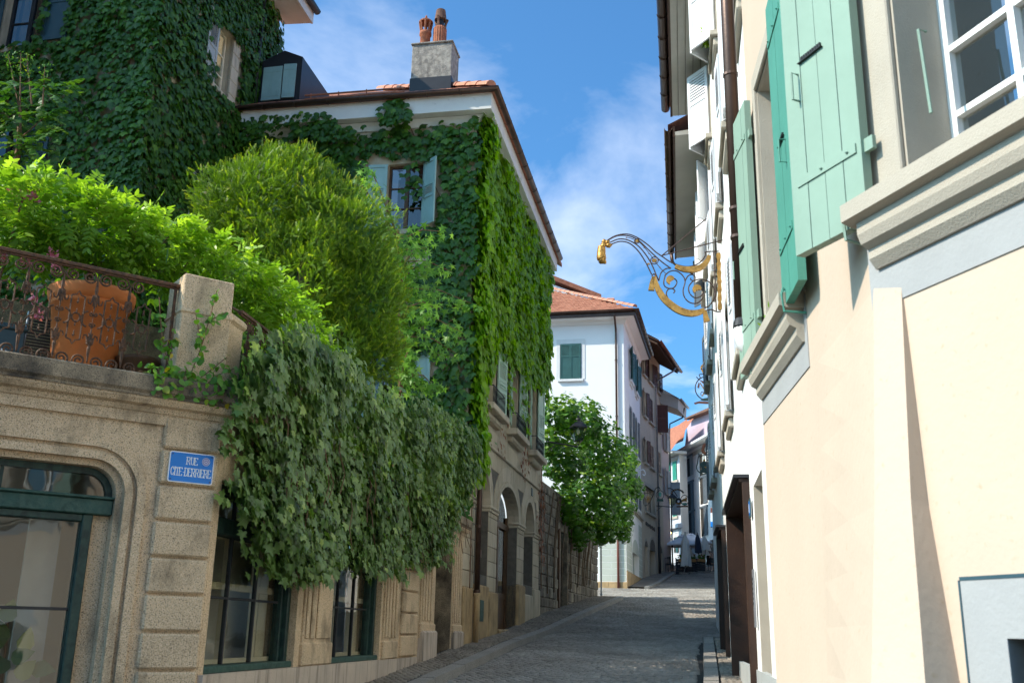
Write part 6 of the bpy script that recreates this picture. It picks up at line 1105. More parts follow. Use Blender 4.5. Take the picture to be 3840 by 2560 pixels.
for a, c in (((-3.3, 15.3, 5.2), (-2.5, 15.3, 6.6)), ((-3.3, 15.3, 5.6), (-4.0, 15, 7.2)), ((-3.35, 15.3, 6), (-3.0, 15.6, 7.8)), ((-3.3, 15.3, 4.8), (-2.3, 15.4, 5.4)), ((-3.3, 15.3, 5.0), (-3.7, 14.5, 6.4))): tr.tube([a, tuple((np.array(a)+np.array(c))/2+np.array([0, 0, .15])), c], [.07, .05, .015], 6)
tr.build('trunk', K['bark'], yw)
# ---- sweetgum with star leaves
gm = thing('sweetgum_tree', 'young sweetgum with light green star leaves between the yew and the ivy', 'tree', (-2.05, 17.6, TER-.02))
gt = MB().tube([(-2.05, 17.6, TER-.02), (-2.0, 17.6, 6), (-2.1, 17.55, 8), (-2.2, 17.55, 9.0)], [.07, .06, .045, .02], 7); GP = []; GT = []
BR = [((1500, 900, 17.6), (1660, 868, 18.2)), ((1500, 980, 17.5), (1695, 1020, 18.2)), ((1520, 1080, 17.6), (1768, 1138, 18.3)), ((1520, 1180, 17.6), (1735, 1248, 18.2)), ((1530, 1260, 17.5), (1710, 1325, 18)), ((1530, 1400, 17.5), (1640, 1460, 17.9)), ((1400, 760, 16.9), (1330, 690, 16.6)), ((1420, 700, 16.8), (1370, 640, 16.6)), ((1500, 900, 17.4), (1430, 870, 17.0)), ((1520, 1360, 17.4), (1560, 1460, 17.6)), ((1510, 1050, 17.4), (1600, 1000, 17.6)), ((1540, 1300, 17.5), (1500, 1420, 17.2)), ((1520, 980, 17.3), (1600, 930, 17.3)), ((1530, 1150, 17.3), (1640, 1160, 17.4))]
for a, c in BR:
    A_, C_ = at_y(*a), at_y(*c); tz = min(max(A_[2]-.35, 4.6), 8.9); R_ = np.array([np.interp(tz, [4, 6, 8, 10, 10.9], [-2.05, -2.0, -2.1, -2.35, -2.5]), 17.55, tz]); M_ = (A_+C_)/2+np.array([0, 0, .12]); gt.tube([R_, A_, M_, C_], [.022, .015, .011, .005], 5)
    n = int(26+np.linalg.norm(C_-A_)*46); t = RNG.uniform(0, 1, n)[:, None]; q = np.where(t < .35, R_+(A_-R_)*(t/.35), A_+(C_-A_)*((t-.35)/.65)); GP.append(q+RNG.normal(0, .10, (n, 3))-np.array([0, 0, .03])); GT.append(unit(C_-A_)*.5+np.array([0, 0, -.9])+RNG.normal(0, .45, (n, 3)))
GP = np.concatenate(GP); GT = np.concatenate(GT); leaves('crown', GP, GT, np.array([.2, -.75, .7])+RNG.normal(0, .4, GP.shape), RNG.uniform(.10, .17, len(GP)), 'star', LM['gum'], gm, .2, .35); gt.build('trunk', K['twig'], gm)
# ---- wisteria on the railings
def pinnate(P, D, Dn, L_, nl, lw, shape, m, parent, name, tint=None, droop=.35):
    """compound leaves: rachis from P along D (Dn = upper side), nl pairs of leaflets of length lw"""
    n = len(P); D = unit(D); S = unit(np.cross(D, Dn)); U = np.cross(S, D); f = np.repeat(np.linspace(.15, 1, nl), 2); sd = np.array([-1, 1]*nl); m_ = 2*nl
    B = np.repeat(P, m_, 0)+np.repeat(D*L_[:, None], m_, 0)*np.tile(f, n)[:, None]-np.array([0, 0, 1.])*np.tile(f**2, n)[:, None]*np.repeat(L_, m_)[:, None]*droop
    T = np.repeat(S, m_, 0)*np.tile(sd, n)[:, None]+np.repeat(D, m_, 0)*np.tile(.45+1.2*(f > .93), n)[:, None]+np.array([0, 0, -.35])+RNG.normal(0, .15, (n*m_, 3)); ti = np.repeat(np.clip(RNG.normal(.5, .22, n), 0, 1) if tint is None else tint, m_)
    return leaves(name, B, T, np.repeat(U, m_, 0)+RNG.normal(0, .25, (n*m_, 3)), RNG.uniform(.8, 1.15, n*m_)*lw, shape, m, parent, .25, .3, np.clip(ti+RNG.normal(0, .08, n*m_), 0, 1))
ws = thing('wisteria', 'sunlit wisteria spreading along the terrace railings above the pot', 'wisteria', BW.P(-1.2, TER, -.7))
WB = pxblobs([(-60, 790, 150, 8.9), (60, 790, 160, 9.0), (210, 810, 150, 9.2), (360, 850, 135, 9.4), (500, 880, 125, 9.7), (620, 920, 115, 10), (740, 950, 105, 10.3), (850, 1010, 105, 10.6), (940, 1080, 100, 11), (1030, 1150, 95, 11.5), (1110, 1230, 85, 12.2), (1160, 1290, 70, 12.8), (980, 1180, 70, 11), (420, 930, 80, 9.5), (120, 900, 80, 9.0)], 1.35, .9)
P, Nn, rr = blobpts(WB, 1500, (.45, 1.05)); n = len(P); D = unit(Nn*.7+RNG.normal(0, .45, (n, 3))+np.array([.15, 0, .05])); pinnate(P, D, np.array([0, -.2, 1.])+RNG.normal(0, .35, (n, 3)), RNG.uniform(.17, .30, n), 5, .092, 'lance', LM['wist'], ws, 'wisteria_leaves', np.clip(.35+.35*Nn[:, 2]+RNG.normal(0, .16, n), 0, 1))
wt = MB(); pth = [at_y(x, y, Y) for x, y, Y in ((350, 1330, 9.9), (345, 1150, 9.9), (330, 1010, 9.8), (250, 930, 9.7), (160, 860, 9.5), (60, 800, 9.3))]; wt.tube(pth, [.055, .055, .05, .045, .035, .02], 8); wt.tube([at_y(x, y, Y) for x, y, Y in ((335, 1000, 9.8), (430, 980, 9.9), (560, 1010, 10), (680, 1020, 10.1), (770, 1060, 10.1), (830, 1130, 10.0), (900, 1170, 10.2), (960, 1220, 10.4))], [.03, .028, .025, .022, .02, .018, .014, .01], 7)
for a in (((545, 980, 10), (540, 900, 10), (480, 840, 10)), ((545, 980, 10), (640, 880, 10.1)), ((420, 985, 9.9), (560, 930, 9.9), (700, 880, 10.2)), ((200, 880, 9.6), (280, 850, 9.6)), ((680, 1020, 10.1), (720, 960, 10.1))): wt.tube([at_y(*q) for q in a], .008, 5)
wt.build('trunk', K['bark'], ws)
for x, y, h in ((630, 930, .17), (305, 850, .14), (362, 930, .13), (248, 800, .12), (258, 800, .12)):
    c = at_y(x, y, 9.35); MB().lathe((c[0], c[1], c[2]-h), [(.002, 0), (.006, .02), (.011, h*.35), (.008, h*.6), (.010, h*.75), (.004, h*.93), (.002, h)], 7).build('seed_pod', LM['birch'], ws)
# ---- pinnate tree and oleander at the far left
ac = thing('pinnate_tree', 'feathery tree with upright flower panicles before the dark ivy', 'tree', at_y(60, 620, 13.5)*np.array([1, 1, 0])+np.array([0, 0, TER-.02])); b0 = ORG[ac.name]
ap = []; ad = []
for x, y in ((40, 330), (150, 330), (230, 330), (80, 430), (180, 420), (20, 480), (110, 520), (190, 500), (-60, 400), (60, 560), (150, 590), (0, 400)):
    for k in range(9): ap.append(at_y(x+random.uniform(-30, 30), y+random.uniform(-30, 30), 13.5+random.uniform(-.5, .5))); ad.append((random.uniform(-.9, .9), random.uniform(-.8, .3), random.uniform(-.5, .2)))
ap = np.array(ap); pinnate(ap, np.array(ad), np.tile(np.array([0, -.3, 1.]), (len(ap), 1)), RNG.uniform(.3, .5, len(ap)), 7, .10, 'ovate', LM['acacia'], ac, 'crown', None, .3)
am_ = MB().tube([b0, at_y(70, 560, 13.5), at_y(75, 400, 13.5)], [.06, .045, .02], 6); pn = []
for (x0, y0), (x1, y1) in (((75, 420), (30, 200)), ((75, 420), (78, 200)), ((120, 400), (100, 210)), ((160, 400), (168, 250)), ((75, 520), (190, 420)), ((75, 480), (10, 420))):
    am_.tube([at_y(x0, y0, 13.5), at_y((x0+x1)/2, (y0+y1)/2, 13.45), at_y(x1, y1, 13.4)], [.016, .01, .004], 5)
    if y1 < 300:
        for k in range(60): f = random.random(); s_ = (1-f)*26+4; pn.append(at_y(x1+(x0-x1)*f*.45+random.uniform(-s_, s_), y1+(y0-y1)*f*.45-random.uniform(0, 12), 13.42))
am_.build('trunk', K['twig'], ac); pn = np.array(pn); leaves('panicle', pn, RNG.normal(0, 1, pn.shape)+np.array([0, 0, .8]), RNG.normal(0, 1, pn.shape), RNG.uniform(.03, .05, len(pn)), 'lance', LM['birch'], ac)
od = thing('oleander', 'pink flowering oleander beside the wisteria', 'shrub', BW.P(-2.1, TER-.02, -1.0)); fp = []
for x, y in ((70, 715), (110, 735), (135, 735), (50, 730), (20, 960), (195, 950), (130, 1120), (145, 1180), (95, 980), (210, 1000)):
    c = at_y(x, y, 8.8)
    for k in range(22): fp.append(c+RNG.normal(0, .022, 3))
fp = np.array(fp); leaves('blossom', fp, RNG.normal(0, 1, fp.shape), RNG.normal(0, 1, fp.shape)+np.array([0, -1, 0]), RNG.uniform(.03, .05, len(fp)), 'ovate', LM['pink'], od); MB().tube([BW.P(-2.1, TER-.02, -1.0), BW.P(-2.0, TER+.7, -.9), at_y(90, 730, 8.8)], .012, 5).build('stem', K['twig'], od); MB().tube([BW.P(-2.1, TER-.02, -1.0), BW.P(-1.9, TER+.3, -.9), at_y(140, 1150, 8.8)], .01, 5).build('stem', K['twig'], od)
# ---- self-sown birch on the cornice
bc = thing('birch_seedling', 'self-sown birch shoots rooted in the cornice below the pillar', 'seedling', BW.P(-.42, 3.9, .1)); bs = MB(); Pb = []; Tb = []; sc_ = []
for path in (((655, 1440), (610, 1290), (600, 1180), (597, 1115)), ((650, 1440), (640, 1330), (650, 1240)), ((700, 1440), (755, 1300), (790, 1180), (812, 1090)), ((720, 1440), (800, 1380), (850, 1340)), ((640, 1440), (560, 1400), (520, 1390)), ((760, 1450), (830, 1400), (880, 1380)), ((600, 1290), (640, 1270)), ((755, 1290), (735, 1180)), ((790, 1200), (850, 1170)), ((680, 1450), (700, 1380))):
    q = [np.array(BW.P(*BW.uv(x, y, .14), .14)) for x, y in path]; MB().tube(q, .005, 5).build('stem', K['twig'], bc)
    for a, c in zip(q[:-1], q[1:]):
        for k in range(int(np.linalg.norm(c-a)*46)): Pb.append(a+(c-a)*random.random()+RNG.normal(0, .022, 3)); sc_.append(random.uniform(.05, .085))
for k in range(170): x = random.uniform(560, 900); y = 1410+.22*(x-560)+random.uniform(-55, 55); Pb.append(np.array(BW.P(*BW.uv(x, y, .16), random.uniform(.1, .24)))); sc_.append(random.uniform(.055, .10))
Pb = np.array(Pb); n = len(Pb); ti = np.clip(RNG.normal(.35, .2, n), 0, .8); ti[RNG.uniform(0, 1, n) < .02] = 1; leaves('birch_leaves', Pb, RNG.normal(0, .7, (n, 3))+np.array([0, 0, -.5]), np.array([BW.n[0], BW.n[1], .5])+RNG.normal(0, .4, (n, 3)), sc_, 'ovate', LM['birch'], bc, .2, .3, ti)
# ---- plants behind glass and on sills
rp_ = thing('rubber_plant', 'variegated rubber plant behind the lower pane of the shop window', 'plant', BW.P(-1.5, .6, -.5)); MB().tube([BW.P(-1.5, .6, -.45), BW.P(-1.52, 1.5, -.42), BW.P(-1.55, 1.9, -.4)], .015, 6).build('stem', K['twig'], rp_)
q = []
for x, y in ((15, 2330), (10, 2400), (40, 2470), (85, 2440), (120, 2500), (60, 2540), (20, 2520), (5, 2350)): q.append(BW.P(*BW.uv(x, y, -.34), -.34))
q = np.array(q); leaves('leaf_blades', q, np.array([[.3, -.1, .8], [-.2, 0, .5], [.8, 0, .3], [.2, 0, .9], [.9, 0, -.1], [.5, 0, .5], [-.5, 0, .6], [0, 0, -.9]]), np.tile(np.array([BW.n[0], BW.n[1], .3]), (8, 1)), np.full(8, .2), 'ovate', LM['rubber'], rp_, .1, .2, np.array([.7, .3, .5, .9, .4, .85, .2, .3]))
for lab, c, s_ in (('small weed sprouting on the stone sill of the cream house', HW.P(2.2, 3.62, .03), .05), ('plant on the top floor sill of the white house, by tented shutters', IW.P(4.9, 11.65, .1), .16), ('plant on the farther top floor sill of the white house', IW.P(8.35, 11.65, .1), .16)):
    t = thing('sill_plant', lab, 'plant', c, 'plants on window sills'); n = 40; P = np.array(c)+np.abs(RNG.normal(0, s_, (n, 3)))*np.array([.5, 1, 1.3])*np.array([-1, 1, 1]); leaves('leaf_blades', P, RNG.normal(0, .6, (n, 3))+np.array([0, 0, .7]), RNG.normal(0, .5, (n, 3))+np.array([-1, -.5, .5]), np.full(n, s_*.9), 'lance', LM['wist'], t)
# ================================================================ hanging signs
LS = Wall(IW.xy(8.5), 9.75-90, 1)
ls = thing('hanging_sign', 'large scrolled iron sign bracket with gilded head and garlands on the white house', 'sign', LS.P(0, 7.4))
s3 = lambda x, y: LS.P(*LS.uv(2200+x/3.733, 820+y/3.733))
def smooth(p, n=4):
    p = [np.array(q, float) for q in p]; o = []
    for i in range(len(p)-1):
        a, b, c, d = p[max(i-1, 0)], p[i], p[i+1], p[min(i+2, len(p)-1)]
        for k in range(n): t = k/n; o.append(.5*((2*b)+(c-a)*t+(2*a-5*b+4*c-d)*t*t+(3*b-a-3*c+d)*t**3))
    return o+[p[-1]]
def ip(pts, r=.011, nm='scroll_bar', m=None, par=None): return MB().tube(smooth([s3(*q) for q in pts]), r, 6).build(nm, m or K['rustiron'], par or ls)
for pts in ([(265, 320), (400, 240), (560, 215), (700, 260), (850, 360), (960, 460), (1060, 530), (1200, 620), (1380, 670), (1520, 650), (1620, 580), (1665, 500), (1672, 465), (1850, 455)], [(300, 300), (430, 240), (580, 240), (720, 300), (860, 430), (1000, 560), (1100, 640), (1180, 695)],
            [(330, 330), (450, 285), (580, 300), (720, 380), (840, 520), (920, 660), (975, 790), (1010, 870)], [(350, 355), (470, 318), (600, 345), (720, 450), (820, 600), (880, 720), (910, 780)],
            [(1180, 695), (1110, 700), (1040, 760), (1010, 870)], [(1110, 770), (1080, 870), (1090, 940), (1150, 975), (1220, 965), (1262, 900), (1245, 850), (1200, 835)], [(1090, 800), (1160, 740), (1250, 730), (1340, 790), (1378, 880), (1350, 1000), (1370, 1100), (1440, 1170), (1530, 1185), (1600, 1140), (1640, 1060), (1610, 980)],
            [(1378, 870), (1420, 800), (1480, 782), (1520, 820), (1500, 865), (1460, 855), (1455, 830)], [(1490, 870), (1430, 950), (1440, 1040), (1510, 1105), (1590, 1090), (1635, 1030)], [(1500, 870), (1600, 845), (1720, 890), (1790, 1000), (1790, 1100), (1720, 1210), (1600, 1270), (1450, 1285), (1320, 1250), (1170, 1165), (1060, 1020), (980, 870), (960, 790)],
            [(1165, 1160), (1115, 1060), (1140, 990), (1200, 980), (1235, 1010), (1215, 1040)], [(940, 770), (915, 800), (935, 825), (965, 800), (940, 770)], [(1650, 1290), (1740, 1270), (1815, 1300), (1880, 1300)], [(1780, 470), (1800, 900), (1815, 1300)]): ip(pts)
ip([(560, 262), (660, 290), (760, 350), (880, 490), (945, 580), (1030, 690), (1110, 770)], .006, 'bead_wire')
for x, y in ((557, 264), (807, 405), (874, 487), (1026, 682)): MB().lathe(tuple(np.array(s3(x, y))-np.array([0, 0, .012])), [(.003, 0), (.017, .012), (.003, .024)], 8).build('bead', K['gold'], ls)
for x, y, r in ((703, 315, 34), (948, 585, 55), (867, 633, 24)):
    c = LS.uv(2200+x/3.733, 820+y/3.733); R = abs(LS.uv(2200+(x+r)/3.733, 820+y/3.733)[0]-c[0])
    if r > 30: MB().tube([LS.P(c[0]+R*cos(a), c[1]+R*sin(a)) for a in np.linspace(0, 2*pi, 21)[:-1]], .009, 5, True).build('rosette_ring', K['rustiron'], ls)
    st = [(c[0]+R*(.78 if k % 2 else .42)*cos(k*pi/14), c[1]+R*(.78 if k % 2 else .42)*sin(k*pi/14)) for k in range(28)]; MB().wpoly(LS, st, -.012, .012).build('rosette', K['gold'], ls)
for pts in ([(1055, 515), (1905, 300)], [(1055, 515), (1675, 0)]): ip(pts, .010, 'stay_rod')
def strip(pts, wd, nm='garland', m=K['gold'], par=ls, th=.03):
    q = [np.array(LS.uv(2200+x/3.733, 820+y/3.733)) for x, y in pts]; q = smooth(q, 4); A = []; B = []
    for i in range(len(q)):
        t = q[min(i+1, len(q)-1)]-q[max(i-1, 0)]; t /= np.linalg.norm(t); nn = np.array([-t[1], t[0]]); f = i/(len(q)-1); w_ = wd(f) if callable(wd) else wd; A.append(tuple(q[i]+nn*w_)); B.append(tuple(q[i]-nn*w_))
    return MB().band(LS, A, B, -th, th).build(nm, m, par)
strip([(940, 815), (985, 960), (1060, 1090), (1170, 1200), (1300, 1285), (1440, 1325), (1560, 1315), (1650, 1275)], lambda f: .035+.022*sin(pi*f)); strip([(1240, 670), (1340, 705), (1460, 715), (1580, 690), (1670, 620), (1720, 520)], lambda f: .03+.018*sin(pi*f)); strip([(938, 815), (915, 900), (905, 1005)], lambda f: .02+.03*f, 'tassel'); strip([(1655, 1300), (1665, 1370), (1685, 1440)], lambda f: .03+.02*f, 'tassel')
strip([(1225, 838), (1175, 835), (1145, 870), (1160, 915)], lambda f: .012+.035*sin(pi*min(1, f*1.1)), 'gilded_leaf'); strip([(1605, 985), (1555, 965), (1510, 990), (1505, 1035)], lambda f: .012+.035*sin(pi*min(1, f*1.1)), 'gilded_leaf')
strip([(1845, 480), (1850, 640), (1855, 800), (1860, 960), (1862, 1120), (1866, 1280)], lambda f: .018+.02*abs(sin(f*22)), 'twisted_garland')
# gilded head: a crest of three leaves, body and hooked beak, thick in depth
hd_ = MB(); c0 = [np.array(s3(*q)) for q in ((250, 350), (215, 400), (205, 460), (205, 520), (210, 560), (240, 595), (275, 590))]; hd_.tube(smooth(c0, 3), [.05]*3+[.07]*3+[.075]*3+[.08]*3+[.078]*3+[.05]*3+[.012], 10); hd_.build('gilded_head', K['gold'], ls, smooth=True)
for a, b in (((250, 350), (240, 283)), ((265, 355), (322, 305)), ((270, 380), (362, 362))): p0, p1 = np.array(s3(*a)), np.array(s3(*b)); MB().tube([p0, (p0+p1)/2, p1], [.03, .05, .006], 8).build('crest_leaf', K['gold'], ls, smooth=True)
# tailor sign and portrait sign farther up the right side
def traced(w, pts, r, nm, m, par): return MB().tube(smooth([w.P(*w.uv(x, y)) for x, y in pts]), r, 6).build(nm, m, par)
def plate(w, pts, nm, m, par, th=.02): return MB().wpoly(w, [w.uv(x, y) for x, y in pts], -th, th).build(nm, m, par)
def ringp(cx, cy, rx, ry, n=20): return [(cx+rx*cos(a), cy+ry*sin(a)) for a in np.linspace(0, 2*pi, n+1)]
TS = Wall(Q.xy(14), 11.9-90, 1); ts = thing('hanging_sign', 'round iron scissors sign with gilded horn and red ribbon', 'sign', TS.P(0, 10))
traced(TS, ringp(2650, 1455, 43, 44), .025, 'ring', K['black'], ts); traced(TS, [(2612, 1412), (2618, 1420), (2626, 1416), (2622, 1404), (2640, 1403), (2665, 1402), (2700, 1402)], .02, 'bracket', K['black'], ts); traced(TS, [(2640, 1400), (2634, 1388), (2630, 1378), (2640, 1366), (2660, 1360), (2690, 1358)], .05, 'gilded_horn', K['gold'], ts); traced(TS, [(2640, 1404), (2642, 1412)], .02, 'hook', K['black'], ts)
for pts in ([(2625, 1435), (2660, 1490)], [(2672, 1435), (2632, 1485)]): traced(TS, pts, .025, 'scissor_blade', K['gold'], ts)
traced(TS, ringp(2633, 1476, 5, 8, 10), .015, 'scissor_ring', K['black'], ts); plate(TS, [(2625, 1500), (2640, 1493), (2660, 1490), (2680, 1495), (2660, 1503), (2640, 1503)], 'disc', K['dgreen'], ts); plate(TS, [(2622, 1424), (2640, 1430), (2660, 1428), (2676, 1424), (2660, 1436), (2636, 1437)], 'swag', K['shutbrown'], ts); plate(TS, [(2602, 1510), (2622, 1504), (2660, 1506), (2690, 1500), (2690, 1514), (2650, 1514), (2620, 1512), (2606, 1516)], 'ribbon', K['shutbrown'], ts); plate(TS, [(2620, 1432), (2624, 1440), (2622, 1456), (2615, 1452)], 'tassel', K['shutbrown'], ts); traced(TS, [(2655, 1430), (2655, 1495)], .02, 'needle', K['black'], ts)
MS = Wall(Q.xy(26), 11.9-90, 1); ms = thing('hanging_sign', 'iron sign with dark profile bust and red mascaron over the street', 'sign', MS.P(0, 8.5))
traced(MS, [(2616, 1735), (2612, 1752), (2618, 1766), (2634, 1776), (2648, 1775), (2660, 1766)], .03, 'ring', K['tgreen'], ms); traced(MS, [(2616, 1735), (2620, 1710), (2628, 1713), (2634, 1707), (2660, 1706), (2700, 1704)], .03, 'bracket', K['black'], ms); plate(MS, [(2624, 1746), (2628, 1734), (2640, 1727), (2652, 1732), (2654, 1744), (2648, 1752), (2652, 1774), (2622, 1770), (2632, 1758), (2630, 1752)], 'bust', K['dgreen'], ms, .03); plate(MS, [(2640, 1750), (2650, 1748), (2650, 1756)], 'collar', K['gold'], ms, .04); plate(MS, [(2637, 1722), (2645, 1720), (2645, 1728), (2637, 1728)], 'flame', K['gold'], ms, .03); traced(MS, [(2660, 1664), (2642, 1668), (2636, 1684), (2636, 1694), (2650, 1701)], [.09]*16+[.02], 'mascaron', K['terra2'], ms)
# star sign, disc sign and lantern on the beige house
SS = Wall(BWL.xy(.6), 109, -1); ss = thing('hanging_sign', 'iron scroll bracket with golden star wheel and round bird medallion', 'sign', SS.P(0, 10))
traced(SS, [(2414, 1890), (2416, 1840), (2412, 1838)], .02, 'wall_bar', K['black'], ss); traced(SS, [(2416, 1895), (2430, 1890), (2448, 1860), (2458, 1832), (2470, 1826), (2476, 1834)], .022, 'bracket', K['black'], ss); traced(SS, [(2416, 1850), (2432, 1848), (2446, 1858), (2440, 1868)], .016, 'scroll', K['black'], ss); traced(SS, ringp(2430, 1871, 10, 10), .02, 'star_ring', K['gold'], ss); plate(SS, [(2430+9*(1 if k % 2 else .4)*cos(k*pi/8), 1871+9*(1 if k % 2 else .4)*sin(k*pi/8)) for k in range(16)], 'star', K['gold'], ss)
traced(SS, ringp(2475, 1855, 14, 17), .018, 'medallion_ring', K['black'], ss); plate(SS, ringp(2475, 1853, 5, 9, 8)[:-1], 'bird', K['shutteal'], ss); plate(SS, [(2464, 1870), (2487, 1870), (2488, 1879), (2463, 1879)], 'ribbon', K['tgreen'], ss)
lw = BWL.xy(4.6, .02); lp = at_y(2522, 1897, 63.2); lantern('street_lamp', 'small black lantern on a long iron arm by the beige house', (lp[0], lp[1], lp[2]), .92, [(lw[0], lw[1], lp[2]-.05), (lp[0], lp[1], lp[2]-.05), (lp[0], lp[1], lp[2])])
DS = Wall(PKW.xy(.5), 116, -1); ds = thing('hanging_sign', 'black and gold hanging sign with leaping deer oval', 'sign', DS.P(0, 10)); pdx = lambda x, y: (2400+x/3.137, 1750+y/3.137)
plate(DS, [pdx(370, 290), pdx(400, 262), pdx(450, 255), pdx(500, 275), pdx(520, 300), pdx(508, 312), pdx(480, 285), pdx(440, 272), pdx(400, 282), pdx(380, 305)], 'arched_band', K['black'], ds, .03)
for k in range(5): a = radians(200+k*22); x, y = 440+72*cos(a), 325+60*sin(a); plate(DS, [pdx(x-6, y-5), pdx(x+6, y-5), pdx(x+6, y+5), pdx(x-6, y+5)], 'letter', K['gold'], ds, .04)
traced(DS, [pdx(*q) for q in ringp(525, 390, 46, 58)], .022, 'oval', K['black'], ds); plate(DS, [pdx(*q) for q in ((480, 415), (500, 425), (540, 420), (560, 430), (545, 445), (500, 445))], 'meadow', K['shutteal'], ds); plate(DS, [pdx(*q) for q in ((490, 390), (510, 375), (535, 370), (540, 345), (548, 360), (555, 372), (545, 395), (558, 415), (540, 405), (515, 402), (495, 410))], 'deer', K['gold'], ds, .03)
plate(DS, [pdx(*q) for q in ringp(455, 405, 38, 40)[:-1]], 'disc', K['black'], ds, .035); plate(DS, [pdx(*q) for q in ringp(455, 405, 14, 15, 12)[:-1]], 'disc_eye', K['enamel'], ds, .045); plate(DS, [pdx(*q) for q in ((425, 425), (440, 440), (470, 440), (485, 425), (478, 418), (455, 428), (432, 418))], 'gilded_word', K['gold'], ds, .045); plate(DS, [pdx(430, 458), pdx(560, 452), pdx(565, 470), pdx(432, 475)], 'ribbon', K['oak'], ds, .02); traced(DS, [pdx(330, 250), pdx(380, 262), pdx(440, 345)], .03, 'bracket', K['black'], ds)
# small wall lamps, one lit
for lab, x, y, Y, lit in (('little black wall lantern on the pink house', 2500, 1985, 68, False), ('small lit globe lamp glowing over the cafe', 2510, 2003, 69, True)):
    c = at_y(x, y, Y); t = thing('wall_lamp', lab, 'lamp', c); MB().tube([(c[0]-.35, c[1]+.1, c[2]+.25), (c[0]-.1, c[1], c[2]+.3), (c[0], c[1], c[2]+.2)], .02, 5).build('bracket', K['black'], t)
    if lit:
        m = bpy.data.materials.new('lit_globe'); m.use_nodes = True; b = m.node_tree.nodes['Principled BSDF']; b.inputs['Emission Color'].default_value = (1, .62, .22, 1); b.inputs['Emission Strength'].default_value = 9; MB().lathe((c[0], c[1], c[2]), [(.01, 0), (.1, .05), (.12, .12), (.09, .2), (.02, .22)], 10).build('globe', m, t, smooth=True)
    else: MB().lathe((c[0], c[1], c[2]-.1), [(.06, 0), (.1, .25), (.12, .26), (.03, .36)], 6).build('lantern', K['black'], t)
for lab, x, y, cols_ in (('red and white flag on the far right facade', 2671, 1915, ('copperred', 'enamel')), ('pale blue and white flag under the red one', 2671, 1948, ('cloth2', 'blue'))):
    c = at_y(x, y, 47); t = thing('flag', lab, 'flag', c, 'little flags on the far facade')
    MB().box((c[0], c[1], c[2]+.0), (.16, .5, .22), -.2).build('upper_half', K[cols_[0]], t); MB().box((c[0]-.02, c[1], c[2]-.22), (.13, .5, .22), -.2).build('lower_half', K[cols_[1]], t); MB().tube([(c[0]+.3, c[1], c[2]+.35), (c[0]-.1, c[1], c[2]+.12)], .015, 5).build('pole', K['zinc'], t)
bs_ = WRW; wb = thing('window_bracket', 'curly white iron bracket on the corner of the white house', 'bracket', at_y(2405, 1800, 55)); WB_ = Wall(WRW.xy(7.2), 103, -1)
for pts in ([(2398, 1765), (2412, 1760), (2420, 1772), (2416, 1782), (2410, 1776)], [(2396, 1850), (2400, 1830), (2396, 1810), (2386, 1818), (2390, 1828)], [(2392, 1880), (2398, 1868), (2394, 1855), (2386, 1862)]): traced(WB_, pts, .025, 'scroll', K['enamel'], wb)
# ================================================================ cafe terrace at the top of the street
CF = Wall((10.56, 63.8), 45.5, -1); cfz = lambda u, o=0: rz(CF.xy(u, o)[1])
cs = thing('terrace_screen', 'black board screen around the cafe terrace', 'screen', CF.P(1.5, cfz(1.5)))
for k in range(3):
    for j in range(6): piece('board', CF, .05+1.03*k, 1.05+1.03*k, 5.42+.08*k+.155*j, 5.565+.08*k+.155*j, -.02, .02, K['boards'], cs, .006)
    piece('post', CF, .0+1.03*k, .06+1.03*k, 5.2+.08*k, 6.4+.08*k, -.06, -.02, K['boards'], cs, .004)
piece('foot', CF, .0, 3.1, 5.25, 5.42, -.1, .03, K['boards'], cs, .01)
for i, (x0, x1, lab) in enumerate(((2542, 2560, 'pine flower box with white and red flowers, left of the drooping parasol'), (2583, 2602, 'pine flower box half behind the drooping parasol'), (2613, 2637, 'pine flower box with red geraniums on the right end of the screen'))):
    u0, u1 = CF.uv(x0, 2098)[0], CF.uv(x1, 2098)[0]; zt = CF.uv(x0, 2094)[1]; t = thing('flower_box', lab, 'flower box', CF.P((u0+u1)/2, zt-.2, .1), 'flower boxes on the cafe screen'); piece('box', CF, u0, u1, zt-.17, zt, -.02, .2, K['pinewood'], t, .01)
    n = 70; P = np.array([CF.P(random.uniform(u0, u1), zt+random.uniform(0, .22), random.uniform(-.02, .2)) for _ in range(n)]); leaves('flower_leaves', P, RNG.normal(0, 1, (n, 3))+np.array([0, 0, .5]), RNG.normal(0, 1, (n, 3)), np.full(n, .12), 'ovate', LM['creeper'], t)
    n = 34; P = np.array([CF.P(random.uniform(u0, u1), zt+random.uniform(.15, .34), random.uniform(.05, .25)) for _ in range(n)]); leaves('blossom', P, RNG.normal(0, 1, (n, 3)), RNG.normal(0, 1, (n, 3)), np.full(n, .085), 'ovate', LM['pink'] if i == 0 else LM['red'], t, tint=RNG.uniform(.2, 1, n))
def pole_to(px, py, Y, top): c = at_y(px, py, Y); return c
